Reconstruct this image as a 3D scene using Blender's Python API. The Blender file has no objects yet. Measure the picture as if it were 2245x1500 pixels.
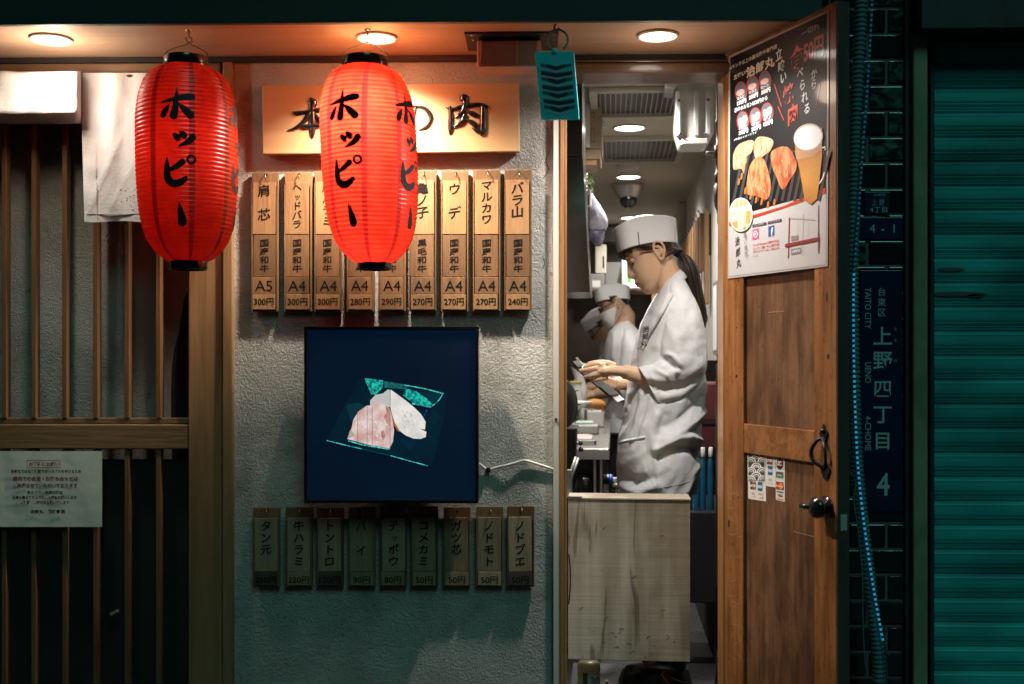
import bpy, bmesh, math, random
from mathutils import Vector, Matrix, noise as mnoise
R = math.radians
random.seed(7)
SC = bpy.context.scene
COL = SC.collection

# ---------------------------------------------------------------- camera, world, sun, exposure
F = 2528.0
D = 3.2
YAW = R(1.2)
CAM = Vector((0, -D, 1.2))
FWD = Vector((-math.sin(YAW), math.cos(YAW), 0))
RGT = Vector((math.cos(YAW), math.sin(YAW), 0))
UP = Vector((0, 0, 1))
cd = bpy.data.cameras.new("camera")
cam = bpy.data.objects.new("camera", cd)
COL.objects.link(cam)
cam.location = CAM
cam.rotation_euler = (R(90), 0, YAW)
cd.sensor_width = 36
cd.lens = 36 * F / 2245
cd.shift_y = 40 / 2245
cd.clip_start = 0.05
cd.clip_end = 500
cd.dof.use_dof = True
cd.dof.focus_distance = 3.36
cd.dof.aperture_fstop = 4.2
SC.camera = cam
w = bpy.data.worlds.new("World")
SC.world = w
w.use_nodes = True
wn = w.node_tree
sky = wn.nodes.new("ShaderNodeTexSky")
sky.sky_type = 'NISHITA'
sky.sun_disc = False
sky.sun_elevation = R(46.7)
sky.sun_rotation = R(160)
mx = wn.nodes.new("ShaderNodeMix")
mx.data_type = 'RGBA'
mx.blend_type = 'MULTIPLY'
mx.inputs[0].default_value = 1
mx.inputs[7].default_value = (0.10, 0.80, 0.85, 1)
wn.links.new(sky.outputs[0], mx.inputs[6])
wn.links.new(mx.outputs[2], wn.nodes["Background"].inputs[0])
wn.nodes["Background"].inputs[1].default_value = 0.0009
sd = bpy.data.lights.new("sun", 'SUN')
sun = bpy.data.objects.new("sun", sd)
COL.objects.link(sun)
sd.energy = 0.46
sd.angle = R(24)
sd.color = (0.30, 0.88, 0.80)
sun.rotation_euler = Vector((0.28, -0.78, 0.88)).to_track_quat('Z', 'Y').to_euler()
SC.view_settings.view_transform = 'Standard'
SC.view_settings.look = 'None'
SC.view_settings.exposure = 0.0
SC.cycles.use_denoising = True
SC.cycles.max_bounces = 8
SC.cycles.sample_clamp_indirect = 3.0
SC.cycles.caustics_reflective = False
SC.cycles.caustics_refractive = False

# the kitchen runs back at a slight angle to the shop front: it is built square and then turned as one rigid block
XF = None
def turn_frame(deg):
    global FWD, RGT, XF
    a = R(deg)
    FWD = Vector((-math.sin(a), math.cos(a), 0)); RGT = Vector((math.cos(a), math.sin(a), 0))
    d = YAW - a
    XF = None if abs(d) < 1e-9 else Matrix.Translation(CAM) @ Matrix.Rotation(d, 4, 'Z') @ Matrix.Translation(-CAM)
# ---------------------------------------------------------------- picture to place
def ray(px, py):
    return FWD * F + RGT * (px - 1122.5) + UP * (790 - py)
def W(px, py, Y):
    r = ray(px, py)
    return CAM + r * ((Y + D) / r.y)
def Wd(px, py, d):
    return CAM + ray(px, py) * (d / F)
def X(px, Y):
    return W(px, 790, Y).x
def Z(py, px, Y):
    return W(px, py, Y).z
def Cz(px, py, z):
    r = ray(px, py)
    return CAM + r * ((z - 1.2) / r.z)
class PL:
    def __init__(s, o, ex, ey=Vector((0, 0, 1))):
        s.o, s.ex, s.ey = Vector(o), Vector(ex).normalized(), Vector(ey)
        s.n = s.ex.cross(s.ey)
    def st(s, px, py):
        r = ray(px, py)
        t = (s.o - CAM).dot(s.n) / r.dot(s.n)
        p = CAM + r * t - s.o
        return p.dot(s.ex), p.dot(s.ey)
    def pt(s, a, b, n=0):
        return s.o + s.ex * a + s.ey * b + s.n * n
    def at(s, px, py, n=0):
        return s.pt(*s.st(px, py), n)
    def upp(s, px, py):
        return abs(s.st(px, py + 5)[1] - s.st(px, py - 5)[1]) / 10
def plY(Y):
    return PL((0, Y, 0), (1, 0, 0))

# ---------------------------------------------------------------- materials
MT = {}
def mat(name, col, rough=0.6, metal=0, var=0.0, vs=(8, 8, 8), col2=None, bump=0.0, bs=(60, 60, 60), coat=0, emit=None, es=0, det=4, spec=0.5, trans=0, sss=0, fine=0, lo=0.35, hi=0.65, rv=0, alpha=1):
    if name in MT:
        return MT[name]
    m = bpy.data.materials.new(name)
    m.use_nodes = True
    nt = m.node_tree
    N, L = nt.nodes, nt.links
    b = N["Principled BSDF"]
    c4 = (*col, 1)
    b.inputs["Base Color"].default_value = c4
    b.inputs["Roughness"].default_value = rough
    b.inputs["Metallic"].default_value = metal
    b.inputs["Coat Weight"].default_value = coat
    b.inputs["Coat Roughness"].default_value = 0.09
    b.inputs["Specular IOR Level"].default_value = spec
    b.inputs["Transmission Weight"].default_value = trans
    b.inputs["Alpha"].default_value = alpha
    if sss:
        b.inputs["Subsurface Weight"].default_value = sss
        b.inputs["Subsurface Radius"].default_value = (0.012, 0.005, 0.003)
        b.inputs["Subsurface Scale"].default_value = 0.6
    if emit:
        b.inputs["Emission Color"].default_value = (*emit, 1)
        b.inputs["Emission Strength"].default_value = es
    if var or bump or col2 or rv:
        tc = N.new("ShaderNodeTexCoord")
        oi = N.new("ShaderNodeObjectInfo")
        ad = N.new("ShaderNodeVectorMath"); ad.operation = 'ADD'
        ml = N.new("ShaderNodeMath"); ml.operation = 'MULTIPLY'; ml.inputs[1].default_value = 13.7
        L.new(oi.outputs["Random"], ml.inputs[0])
        L.new(tc.outputs["Object"], ad.inputs[0]); L.new(ml.outputs[0], ad.inputs[1])
        def nz(scale, detail, dist=0.0):
            mp = N.new("ShaderNodeMapping"); mp.inputs["Scale"].default_value = scale
            L.new(ad.outputs[0], mp.inputs[0])
            n = N.new("ShaderNodeTexNoise"); n.inputs["Scale"].default_value = 1; n.inputs["Detail"].default_value = detail
            n.inputs["Distortion"].default_value = dist
            L.new(mp.outputs[0], n.inputs[0])
            return n.outputs["Fac"]
        if var or col2:
            f = nz(vs, det, 0.6)
            if fine:
                f2 = nz(tuple(v * 6 for v in vs), 3)
                mm = N.new("ShaderNodeMix"); mm.inputs[0].default_value = fine
                L.new(f, mm.inputs[2]); L.new(f2, mm.inputs[3]); f = mm.outputs[0]
            rp = N.new("ShaderNodeValToRGB")
            c2 = col2 or tuple(c * (1 - var) for c in col)
            rp.color_ramp.elements[0].color = (*c2, 1); rp.color_ramp.elements[0].position = lo
            rp.color_ramp.elements[1].color = c4; rp.color_ramp.elements[1].position = hi
            L.new(f, rp.inputs[0])
            src = rp.outputs[0]
            if rv:
                hv = N.new("ShaderNodeHueSaturation")
                mr = N.new("ShaderNodeMapRange"); mr.inputs[3].default_value = 1 - rv; mr.inputs[4].default_value = 1 + rv
                L.new(oi.outputs["Random"], mr.inputs[0]); L.new(mr.outputs[0], hv.inputs["Value"])
                L.new(src, hv.inputs["Color"]); src = hv.outputs[0]
            L.new(src, b.inputs["Base Color"])
        if bump:
            f = nz(bs, 6)
            bp = N.new("ShaderNodeBump"); bp.inputs["Strength"].default_value = min(1, bump); bp.inputs["Distance"].default_value = 0.004 * max(1, bump)
            L.new(f, bp.inputs["Height"]); L.new(bp.outputs[0], b.inputs["Normal"])
    MT[name] = m
    return m

def wood(name, col, dark, grain='z', rough=0.5, coat=0.0, s=14, rv=0.0, bump=0.25, lo=0.33, hi=0.68):
    k = {'x': (0.09, 1, 1), 'y': (1, 0.09, 1), 'z': (1, 1, 0.09)}[grain]
    vs = tuple(s * v for v in k)
    return mat(name, col, rough, 0, var=0.4, vs=vs, col2=dark, bump=bump, bs=tuple(v * 7 for v in vs), coat=coat, det=5, fine=0.35, rv=rv, lo=lo, hi=hi)

def stain_mix(m, layers):
    nt = m.node_tree; N = nt.nodes; L = nt.links; bs = N["Principled BSDF"]
    out = bs.inputs["Base Color"].links[0].from_socket
    tc = N.new("ShaderNodeTexCoord")
    for sc, lo, hi, dk in layers:
        mp = N.new("ShaderNodeMapping"); mp.inputs["Scale"].default_value = sc; n_ = N.new("ShaderNodeTexNoise"); n_.inputs["Scale"].default_value = 1; n_.inputs["Detail"].default_value = 6; n_.inputs["Distortion"].default_value = .5
        rp = N.new("ShaderNodeValToRGB"); rp.color_ramp.elements[0].position = lo; rp.color_ramp.elements[1].position = hi; rp.color_ramp.elements[0].color = (1, 1, 1, 1); rp.color_ramp.elements[1].color = (*dk, 1)
        mm = N.new("ShaderNodeMix"); mm.data_type = 'RGBA'; mm.blend_type = 'MULTIPLY'; mm.inputs[0].default_value = 1
        L.new(tc.outputs["Object"], mp.inputs[0]); L.new(mp.outputs[0], n_.inputs[0]); L.new(n_.outputs["Fac"], rp.inputs[0]); L.new(out, mm.inputs[6]); L.new(rp.outputs[0], mm.inputs[7]); out = mm.outputs[2]
    L.new(out, bs.inputs["Base Color"])

# ---------------------------------------------------------------- mesh builder
ORG = {}
TEXTC = {}
def glyphs(s, bold=0.0, res=3):
    k = (s, bold, res)
    if k not in TEXTC:
        cu = bpy.data.curves.new('t', 'FONT')
        cu.body = s; cu.size = 1; cu.align_x = 'CENTER'; cu.align_y = 'CENTER'; cu.offset = bold; cu.resolution_u = res
        ob = bpy.data.objects.new('t', cu)
        COL.objects.link(ob)
        dg = bpy.context.evaluated_depsgraph_get()
        me = bpy.data.meshes.new_from_object(ob.evaluated_get(dg))
        vs = [(v.co.x, v.co.y) for v in me.vertices]
        fs = [tuple(p.vertices) for p in me.polygons]
        bpy.data.objects.remove(ob); bpy.data.curves.remove(cu); bpy.data.meshes.remove(me)
        TEXTC[k] = (vs, fs)
    return TEXTC[k]

class MB:
    def __init__(s):
        s.v, s.f, s.m, s.sm, s.mats = [], [], [], [], []
        s.lift = 0.0
    def add(s, vs, fs, m, smooth=False):
        o = len(s.v)
        s.v += [Vector(v) for v in vs]
        if m not in s.mats:
            s.mats.append(m)
        i = s.mats.index(m)
        for f in fs:
            s.f.append(tuple(o + k for k in f)); s.m.append(i); s.sm.append(smooth)
        return s
    def bm(s, b, m, smooth=False):
        b.verts.index_update()
        s.add([v.co.copy() for v in b.verts], [[v.index for v in f.verts] for f in b.faces], m, smooth)
        b.free()
        return s
    def box(s, x0, x1, y0, y1, z0, z1, m, bev=0.0, M=None, seg=2):
        b = bmesh.new()
        bmesh.ops.create_cube(b, size=1)
        for v in b.verts:
            v.co = Vector(((x0 + x1) / 2 + v.co.x * abs(x1 - x0), (y0 + y1) / 2 + v.co.y * abs(y1 - y0), (z0 + z1) / 2 + v.co.z * abs(z1 - z0)))
        if bev:
            bmesh.ops.bevel(b, geom=b.edges[:], offset=bev, segments=seg, profile=0.5, affect='EDGES')
        if M:
            bmesh.ops.transform(b, matrix=M, verts=b.verts)
        return s.bm(b, m)
    def pbox(s, pl, s0, s1, t0, t1, n0, n1, m, bev=0.0, rot=0.0):
        M = Matrix(((pl.ex.x, pl.ey.x, pl.n.x, pl.o.x), (pl.ex.y, pl.ey.y, pl.n.y, pl.o.y), (pl.ex.z, pl.ey.z, pl.n.z, pl.o.z), (0, 0, 0, 1)))
        if rot:
            c = Vector(((s0 + s1) / 2, (t0 + t1) / 2, 0))
            M = M @ Matrix.Translation(c) @ Matrix.Rotation(rot, 4, 'Z') @ Matrix.Translation(-c)
        return s.box(s0, s1, t0, t1, n0, n1, m, bev, M)
    def tube(s, pts, rad, m, seg=12, cap=True, flat=None, smooth=True):
        pts = [Vector(p) for p in pts]
        if not isinstance(rad, (list, tuple)):
            rad = [rad] * len(pts)
        vs, fs = [], []
        t0 = (pts[1] - pts[0]).normalized()
        a = Vector((0, 0, 1)) if abs(t0.z) < 0.9 else Vector((0, 1, 0))
        u = t0.cross(a).normalized()
        for i, p in enumerate(pts):
            t = (pts[min(i + 1, len(pts) - 1)] - pts[max(i - 1, 0)])
            t = t.normalized() if t.length > 1e-9 else t0
            u = (u - t * u.dot(t)).normalized()
            v = t.cross(u)
            r = rad[i]
            ru, rv_ = (r, r) if not isinstance(r, tuple) else r
            for k in range(seg):
                an = 2 * math.pi * k / seg
                vs.append(p + u * (math.cos(an) * ru) + v * (math.sin(an) * rv_))
        n = len(pts)
        for i in range(n - 1):
            for k in range(seg):
                k2 = (k + 1) % seg
                fs.append((i * seg + k, i * seg + k2, (i + 1) * seg + k2, (i + 1) * seg + k))
        if cap:
            fs.append(tuple(range(seg))[::-1]); fs.append(tuple((n - 1) * seg + k for k in range(seg)))
        return s.add(vs, fs, m, smooth)
    def lathe(s, prof, m, c=(0, 0, 0), seg=32, axis=None, smooth=True, M=None):
        vs, fs = [], []
        for (r, z) in prof:
            for k in range(seg):
                an = 2 * math.pi * k / seg
                p = Vector((r * math.cos(an), r * math.sin(an), z))
                if M: p = M @ p
                vs.append(p + Vector(c))
        for i in range(len(prof) - 1):
            for k in range(seg):
                k2 = (k + 1) % seg
                fs.append((i * seg + k, i * seg + k2, (i + 1) * seg + k2, (i + 1) * seg + k))
        return s.add(vs, fs, m, smooth)
    def grid(s, P, m, close_u=False, smooth=True, cap=False):
        nu, nv = len(P), len(P[0])
        vs = [p for row in P for p in row]
        fs = []
        for i in range(nu - 1):
            for j in range(nv if close_u else nv - 1):
                j2 = (j + 1) % nv
                fs.append((i * nv + j, i * nv + j2, (i + 1) * nv + j2, (i + 1) * nv + j))
        if cap:
            fs.append(tuple(range(nv))[::-1]); fs.append(tuple((nu - 1) * nv + k for k in range(nv)))
        return s.add(vs, fs, m, smooth)
    def sphere(s, c, r, m, seg=20, sc=(1, 1, 1), M=None):
        b = bmesh.new()
        bmesh.ops.create_uvsphere(b, u_segments=seg, v_segments=max(6, seg // 2), radius=1)
        for v in b.verts:
            q = Vector((v.co.x * r * sc[0], v.co.y * r * sc[1], v.co.z * r * sc[2]))
            if M: q = M @ q
            v.co = q + Vector(c)
        return s.bm(b, m, True)
    # flat print on a plane, picture coordinates
    def poly(s, pl, pts, m, n, px=True, curve=False):
        q = [pl.st(*p) for p in pts] if px else pts
        if curve:
            q = smooth_loop(q)
        b = bmesh.new()
        vs = [b.verts.new(pl.pt(a, c, n)) for a, c in q]
        try:
            f = b.faces.new(vs)
        except Exception:
            b.free(); return s
        if f.normal.dot(pl.n) < 0 or True:
            b.normal_update()
            if f.normal.dot(pl.n) < 0:
                f.normal_flip()
        if len(vs) > 4:
            bmesh.ops.triangulate(b, faces=[f], ngon_method='EAR_CLIP')
        return s.bm(b, m)
    def line(s, pl, pts, wpx, m, n):
        for i in range(len(pts) - 1):
            a, b2 = Vector(pl.st(*pts[i])), Vector(pl.st(*pts[i + 1]))
            d = (b2 - a)
            if d.length < 1e-7: continue
            p = Vector((-d.y, d.x)).normalized() * wpx * pl.upp(*pts[i]) / 2
            s.poly(pl, [tuple(a + p), tuple(b2 + p), tuple(b2 - p), tuple(a - p)], m, n + i * 0.00003, px=False)
        return s
    def ell(s, pl, px, py, rx, ry, m, n, k=24, rot=0):
        cr_, sr_ = math.cos(rot), math.sin(rot)
        q = [(math.cos(2 * math.pi * i / k), math.sin(2 * math.pi * i / k)) for i in range(k)]
        return s.poly(pl, [(px + rx * x * cr_ - ry * y * sr_, py - rx * x * sr_ - ry * y * cr_) for x, y in q], m, n)
    def text(s, pl, txt, px, py, h, m, n, bold=0.012, w=None, shear=0.0, rot=0.0, st=None, mperpx=None, sx=1.0, tk=0.0):
        vs, fs = glyphs(txt, bold)
        if not vs: return s
        c = st or pl.st(px, py)
        u = mperpx or pl.upp(px, py)
        sz = h * u
        xs = [p[0] for p in vs]
        kx = sz * sx
        if w:
            hu = u if rot else abs(pl.st(px + 5, py)[0] - pl.st(px - 5, py)[0]) / 10
            kx = w * hu / max(1e-6, (max(xs) - min(xs)))
        cx = (max(xs) + min(xs)) / 2 if w else 0
        ca, sa = math.cos(rot), math.sin(rot)
        out = []
        for (x, y) in vs:
            x = (x - cx); y = y - (0.08 if ord(txt[0]) > 255 else 0.045) + shear * x
            X_, Y_ = x * kx, y * sz
            out.append(pl.pt(c[0] + X_ * ca - Y_ * sa, c[1] + X_ * sa + Y_ * ca, n))
        return s.add(out, fs, m)
    def vtext(s, pl, txt, px, py0, py1, h, m, n, bold=0.02, shear=0.12, px1=None, sx=1.0):
        k = len(txt)
        for i, ch in enumerate(txt):
            t = i / max(1, k - 1)
            y = py0 + (py1 - py0) * t
            x = px + ((px1 if px1 is not None else px) - px) * t
            if ch in ' 　': continue
            if ch == 'ー':
                s.text(pl, ch, x, y, h, m, n, bold, rot=-math.pi / 2)
            else:
                hh = h * (0.72 if ch in 'ッャュョぇ' else 1)
                s.text(pl, ch, x + (h * 0.08 if ch in 'ッ' else 0), y, hh, m, n, bold, shear=shear, sx=sx)
        return s
    def build(s, name, parent=None, label=None, cat=None, group=None, kind=None, at=None, norm=True):
        me = bpy.data.meshes.new(name)
        if XF is not None:
            s.v = [XF @ v for v in s.v]
            if at is not None: at = XF @ Vector(at)
        if parent is not None:
            o0 = ORG[parent]
        elif at is not None:
            o0 = Vector(at)
        else:
            lo = [min(v[i] for v in s.v) for i in range(3)]; hi = [max(v[i] for v in s.v) for i in range(3)]
            o0 = Vector(((lo[0] + hi[0]) / 2, (lo[1] + hi[1]) / 2, lo[2]))
        me.from_pydata([tuple(v - o0) for v in s.v], [], s.f)
        for m in s.mats: me.materials.append(m)
        me.polygons.foreach_set("material_index", s.m)
        me.polygons.foreach_set("use_smooth", s.sm)
        me.update()
        ob = bpy.data.objects.new(name, me)
        COL.objects.link(ob)
        if parent is not None:
            ob.parent = parent
        else:
            ob.location = o0
        ORG[ob] = o0
        tag(ob, label, cat, group, kind)
        return ob
def tag(o, label=None, cat=None, group=None, kind=None):
    if label: o["label"] = label
    if cat: o["category"] = cat
    if group: o["group"] = group
    if kind: o["kind"] = kind
def thing(name, label, cat, loc, group=None):
    o = bpy.data.objects.new(name, None)
    o.empty_display_size = 0.05
    COL.objects.link(o)
    loc = Vector(loc) if XF is None else XF @ Vector(loc)
    o.location = loc
    ORG[o] = loc.copy()
    tag(o, label, cat, group)
    return o
def cr(p0, p1, p2, p3, t):
    return tuple(0.5 * ((2 * b) + (-a + c) * t + (2 * a - 5 * b + 4 * c - d) * t * t + (-a + 3 * b - 3 * c + d) * t ** 3) for a, b, c, d in zip(p0, p1, p2, p3))
def spline(pts, n=8):
    out = []
    k = len(pts)
    for i in range(k - 1):
        a, b, c, d = pts[max(0, i - 1)], pts[i], pts[i + 1], pts[min(k - 1, i + 2)]
        for j in range(n):
            out.append(cr(a, b, c, d, j / n))
    out.append(tuple(pts[-1]))
    return out
def smooth_loop(q, n=5):
    k = len(q); out = []
    for i in range(k):
        for j in range(n):
            out.append(cr(q[i - 1], q[i], q[(i + 1) % k], q[(i + 2) % k], j / n))
    return out
def interp(tab, x):
    if x <= tab[0][0]: return tab[0][1]
    for (a, b), (c, d) in zip(tab, tab[1:]):
        if x <= c: return b + (d - b) * (x - a) / (c - a)
    return tab[-1][1]
def sinterp(tab, x):
    k = len(tab)
    if x <= tab[0][0]: return tab[0][1]
    for i in range(k - 1):
        if x <= tab[i + 1][0]:
            t = (x - tab[i][0]) / (tab[i + 1][0] - tab[i][0])
            return cr(tab[max(0, i - 1)], tab[i], tab[i + 1], tab[min(k - 1, i + 2)], t)[1]
    return tab[-1][1]
def brush(pts, n=7):
    """brush stroke: list of (x, y, width) -> outline stations [(left, mid, right)] with rounded ends"""
    q = spline(pts, n)
    st = []
    for i, (x, y, w_) in enumerate(q):
        a, b = q[max(0, i - 1)], q[min(len(q) - 1, i + 1)]
        d = Vector((b[0] - a[0], b[1] - a[1])); d = d.normalized() if d.length else Vector((1, 0))
        st.append((x, y, -d.y, d.x, max(0.3, w_) / 2))
    # round caps
    def cap(s0, sg):
        x, y, nx, ny, r = s0; dx, dy = ny * sg, -nx * sg
        return [(x + dx * r * math.sin(t), y + dy * r * math.sin(t), nx, ny, r * math.cos(t)) for t in (0.5, 1.0, 1.4)]
    return cap(st[0], -1)[::-1] + st + cap(st[-1], 1)
def add_glow(parent, energy, col, pos, soft=0.03):
    l = bpy.data.lights.new("glow_light", 'POINT')
    l.energy = energy; l.color = col; l.shadow_soft_size = soft
    o = bpy.data.objects.new("glow_light", l)
    COL.objects.link(o); o.parent = parent; o.location = Vector(pos) - ORG[parent]
def spot(px, z, parent, energy, col, size=150, blend=0.9, Y=None, pos=None, soft=0.035, aim=None):
    l = bpy.data.lights.new("lamp_light", 'SPOT')
    l.energy = energy; l.color = col; l.spot_size = R(size); l.spot_blend = blend; l.shadow_soft_size = soft
    o = bpy.data.objects.new("lamp_light", l)
    COL.objects.link(o)
    o.parent = parent
    o.location = (Vector(pos) if XF is None else XF @ Vector(pos)) - ORG[parent]
    if aim: o.rotation_euler = Vector((-aim[0], -aim[1], -aim[2])).to_track_quat('Z', 'Y').to_euler()
    return o
# ---------------------------------------------------------------- materials in use
STUCCO = mat("stucco", (0.56, 0.545, 0.51), 0.92, var=0.25, vs=(5, 5, 5), bump=1.5, bs=(150, 150, 150), det=6)
STUCCO2 = mat("stucco_inside", (0.52, 0.50, 0.45), 0.95, var=0.3, vs=(4, 4, 4), bump=1.3, bs=(170, 170, 170), det=6)
def stucco_tex(m, fine, mid):
    nt = m.node_tree; N = nt.nodes; L = nt.links; bs = N["Principled BSDF"]
    tc = N.new("ShaderNodeTexCoord")
    def nz(sc, det, kind="ShaderNodeTexNoise", dist=0):
        n = N.new(kind); n.inputs["Scale"].default_value = sc
        if kind == "ShaderNodeTexNoise": n.inputs["Detail"].default_value = det; n.inputs["Roughness"].default_value = .62; n.inputs["Distortion"].default_value = dist
        L.new(tc.outputs["Object"], n.inputs["Vector"]); return n.outputs[0]
    def ramp(x, a, b_, ca=(0, 0, 0, 1), cb=(1, 1, 1, 1)):
        r = N.new("ShaderNodeValToRGB"); r.color_ramp.elements[0].position = a; r.color_ramp.elements[1].position = b_; r.color_ramp.elements[0].color = ca; r.color_ramp.elements[1].color = cb
        L.new(x, r.inputs[0]); return r.outputs[0]
    def mixc(a, b_, f, mode='MIX'):
        x = N.new("ShaderNodeMix"); x.data_type = 'RGBA'; x.blend_type = mode
        if isinstance(f, float): x.inputs[0].default_value = f
        else: L.new(f, x.inputs[0])
        L.new(a, x.inputs[6]); L.new(b_, x.inputs[7]); return x.outputs[2]
    h = mixc(nz(fine, 8, dist=.4), ramp(nz(mid, 6, dist=1.2), .38, .62), .38)
    pits = ramp(nz(mid * .9, 2), .62, .70)
    inv = N.new("ShaderNodeInvert"); L.new(pits, inv.inputs[1])
    h = mixc(h, inv.outputs[0], .22)
    bp = N.new("ShaderNodeBump"); bp.inputs["Strength"].default_value = 1.0; bp.inputs["Distance"].default_value = .0085
    L.new(h, bp.inputs["Height"]); L.new(bp.outputs[0], bs.inputs["Normal"])
    src = bs.inputs["Base Color"].links[0].from_socket
    st = ramp(nz(3.2, 6, dist=1.5), .50, .72, (1, 1, 1, 1), (.62, .60, .56, 1))
    dots = ramp(nz(26, 3), .68, .74, (1, 1, 1, 1), (.45, .43, .40, 1))
    L.new(mixc(mixc(src, st, 1.0, 'MULTIPLY'), dots, .8, 'MULTIPLY'), bs.inputs["Base Color"])
stucco_tex(STUCCO, 210, 85); stucco_tex(STUCCO2, 240, 100)
CEDAR = wood("cedar_frame", (0.31, 0.18, 0.085), (0.19, 0.105, 0.046), 'z', 0.45)
CEDARX = wood("cedar_rail", (0.22, 0.13, 0.065), (0.13, 0.07, 0.032), 'x', 0.5)
SOFF = wood("soffit_board", (0.46, 0.31, 0.21), (0.36, 0.23, 0.145), 'x', 0.45, s=9)
FASC = mat("fascia_paint", (0.022, 0.046, 0.042), 0.55, var=0.3, vs=(1.5, 3, 6), bump=0.1)
DARKW = wood("dark_header", (0.15, 0.08, 0.045), (0.085, 0.045, 0.025), 'x', 0.35, coat=0.3)
ALU = mat("aluminium", (0.66, 0.63, 0.58), 0.42, 0.1, var=0.1, vs=(30, 30, 2))
PLAQ = wood("plaque_wood", (0.36, 0.20, 0.09), (0.22, 0.112, 0.045), 'z', 0.55, s=30, rv=0.2)
PLAQD = wood("plaque_aged", (0.25, 0.13, 0.054), (0.125, 0.06, 0.023), 'z', 0.6, s=30, rv=0.28)
PLAQM = wood('plaque_brown', (0.20, 0.10, 0.042), (0.12, 0.056, 0.022), 'z', 0.6, s=30, rv=0.2)
PLAQL = wood("plaque_weathered", (0.36, 0.26, 0.16), (0.22, 0.15, 0.09), 'z', 0.65, s=34, rv=0.25)
SIGNW = wood("sign_wood", (0.62, 0.40, 0.21), (0.45, 0.265, 0.12), 'x', 0.42, coat=0.15, s=7)
INK = mat("ink", (0.010, 0.009, 0.010), 0.8, spec=0.08)
GLOSSK = mat("gloss_black", (0.01, 0.01, 0.011), 0.18, coat=0.6)
BLACKP = mat("black_plastic", (0.015, 0.016, 0.018), 0.35, var=0.2, vs=(40, 40, 40))
IRON = mat("black_iron", (0.015, 0.016, 0.018), 0.4, 0.4, bump=0.4, bs=(90, 90, 90))
BRASSY = mat("hook_metal", (0.35, 0.28, 0.18), 0.3, 1.0)
DARKM = mat("dark_metal", (0.07, 0.065, 0.06), 0.35, 0.8)
CLOTH = mat("white_cloth", (0.60, 0.595, 0.585), 0.95, var=0.06, vs=(14, 14, 14), bump=0.35, bs=(160, 160, 160))
STAIN = mat("cloth_stain", (0.22, 0.15, 0.10), 0.95, var=0.4, vs=(60, 60, 60))
DOORW = wood("door_wood", (0.40, 0.17, 0.052), (0.22, 0.088, 0.028), 'z', 0.42, coat=0.25, s=9)
DOORP = wood("door_panel_wood", (0.27, 0.135, 0.062), (0.13, 0.064, 0.032), 'z', 0.5, coat=0.15, s=5, bump=0.15)
stain_mix(DOORW, (((22, 22, 5), .42, .62, (.62, .58, .52)), ((60, 60, 2.2), .45, .62, (.70, .66, .62)), ((90, 90, 60), .60, .68, (.6, .5, .42))))
stain_mix(DOORP, (((9, 9, 4), .40, .62, (.68, .64, .61)), ((26, 26, 9), .45, .60, (.62, .58, .55)), ((70, 70, 3), .44, .62, (.72, .70, .66)), ((110, 110, 80), .60, .68, (.62, .56, .5))))
DOORE = mat("door_edge_wood", (0.10, 0.075, 0.06), 0.6, var=0.3, vs=(20, 20, 3), bump=0.3)
TILE = mat("glazed_tile", (0.012, 0.02, 0.022), 0.12, var=0.4, vs=(12, 12, 12), bump=0.7, bs=(22, 22, 22), coat=0.5)
GROUT = mat("grout", (0.16, 0.17, 0.15), 0.9, var=0.3, vs=(30, 30, 30), bump=0.5)
SHUT = mat("shutter_paint", (0.035, 0.58, 0.56), 0.5, col2=(0.02, 0.26, 0.26), vs=(1.6, 2.5, 5), bump=0.15, bs=(30, 30, 120))
PIL = mat("green_pillar_paint", (0.34, 0.36, 0.22), 0.55, var=0.35, vs=(8, 8, 5), bump=0.2)
GREYD = mat("dark_grey_steel", (0.06, 0.06, 0.06), 0.55, 0.3, var=0.3, vs=(10, 10, 4))
ASPH = mat("asphalt", (0.05, 0.05, 0.05), 0.9, var=0.3, vs=(25, 25, 25), bump=1.2, bs=(120, 120, 120))
CONC = mat("concrete", (0.26, 0.25, 0.24), 0.8, var=0.4, vs=(7, 7, 7), bump=0.8, bs=(60, 60, 60))
LAMPM = mat("lamp_glow", (0.9, 0.88, 0.84), 0.5, emit=(1.0, 0.96, 0.9), es=14)
TRIM = mat("lamp_trim", (0.72, 0.66, 0.58), 0.35, 0.2)
PAPER = mat("paper", (0.80, 0.79, 0.76), 0.85, var=0.05, vs=(9, 9, 9), bump=0.3, bs=(14, 14, 14))
WHITEP = mat("print_white", (0.82, 0.81, 0.80), 0.5)

SOFZ = Z(121, 1345, 0.0)
FRY = -0.335

# ---------------------------------------------------------------- ground
b = MB(); b.box(-6, 6, -9, -0.02, -0.2, 0.0, ASPH); b.build("street", kind="structure")
b = MB(); b.box(-1.5, 1.5, -0.018, 6.0, -0.2, 0.012, mat('wet_floor', (0.030, 0.031, 0.033), 0.5, var=0.5, vs=(8, 8, 8), bump=0.5)); b.build("floor", kind="structure")

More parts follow.
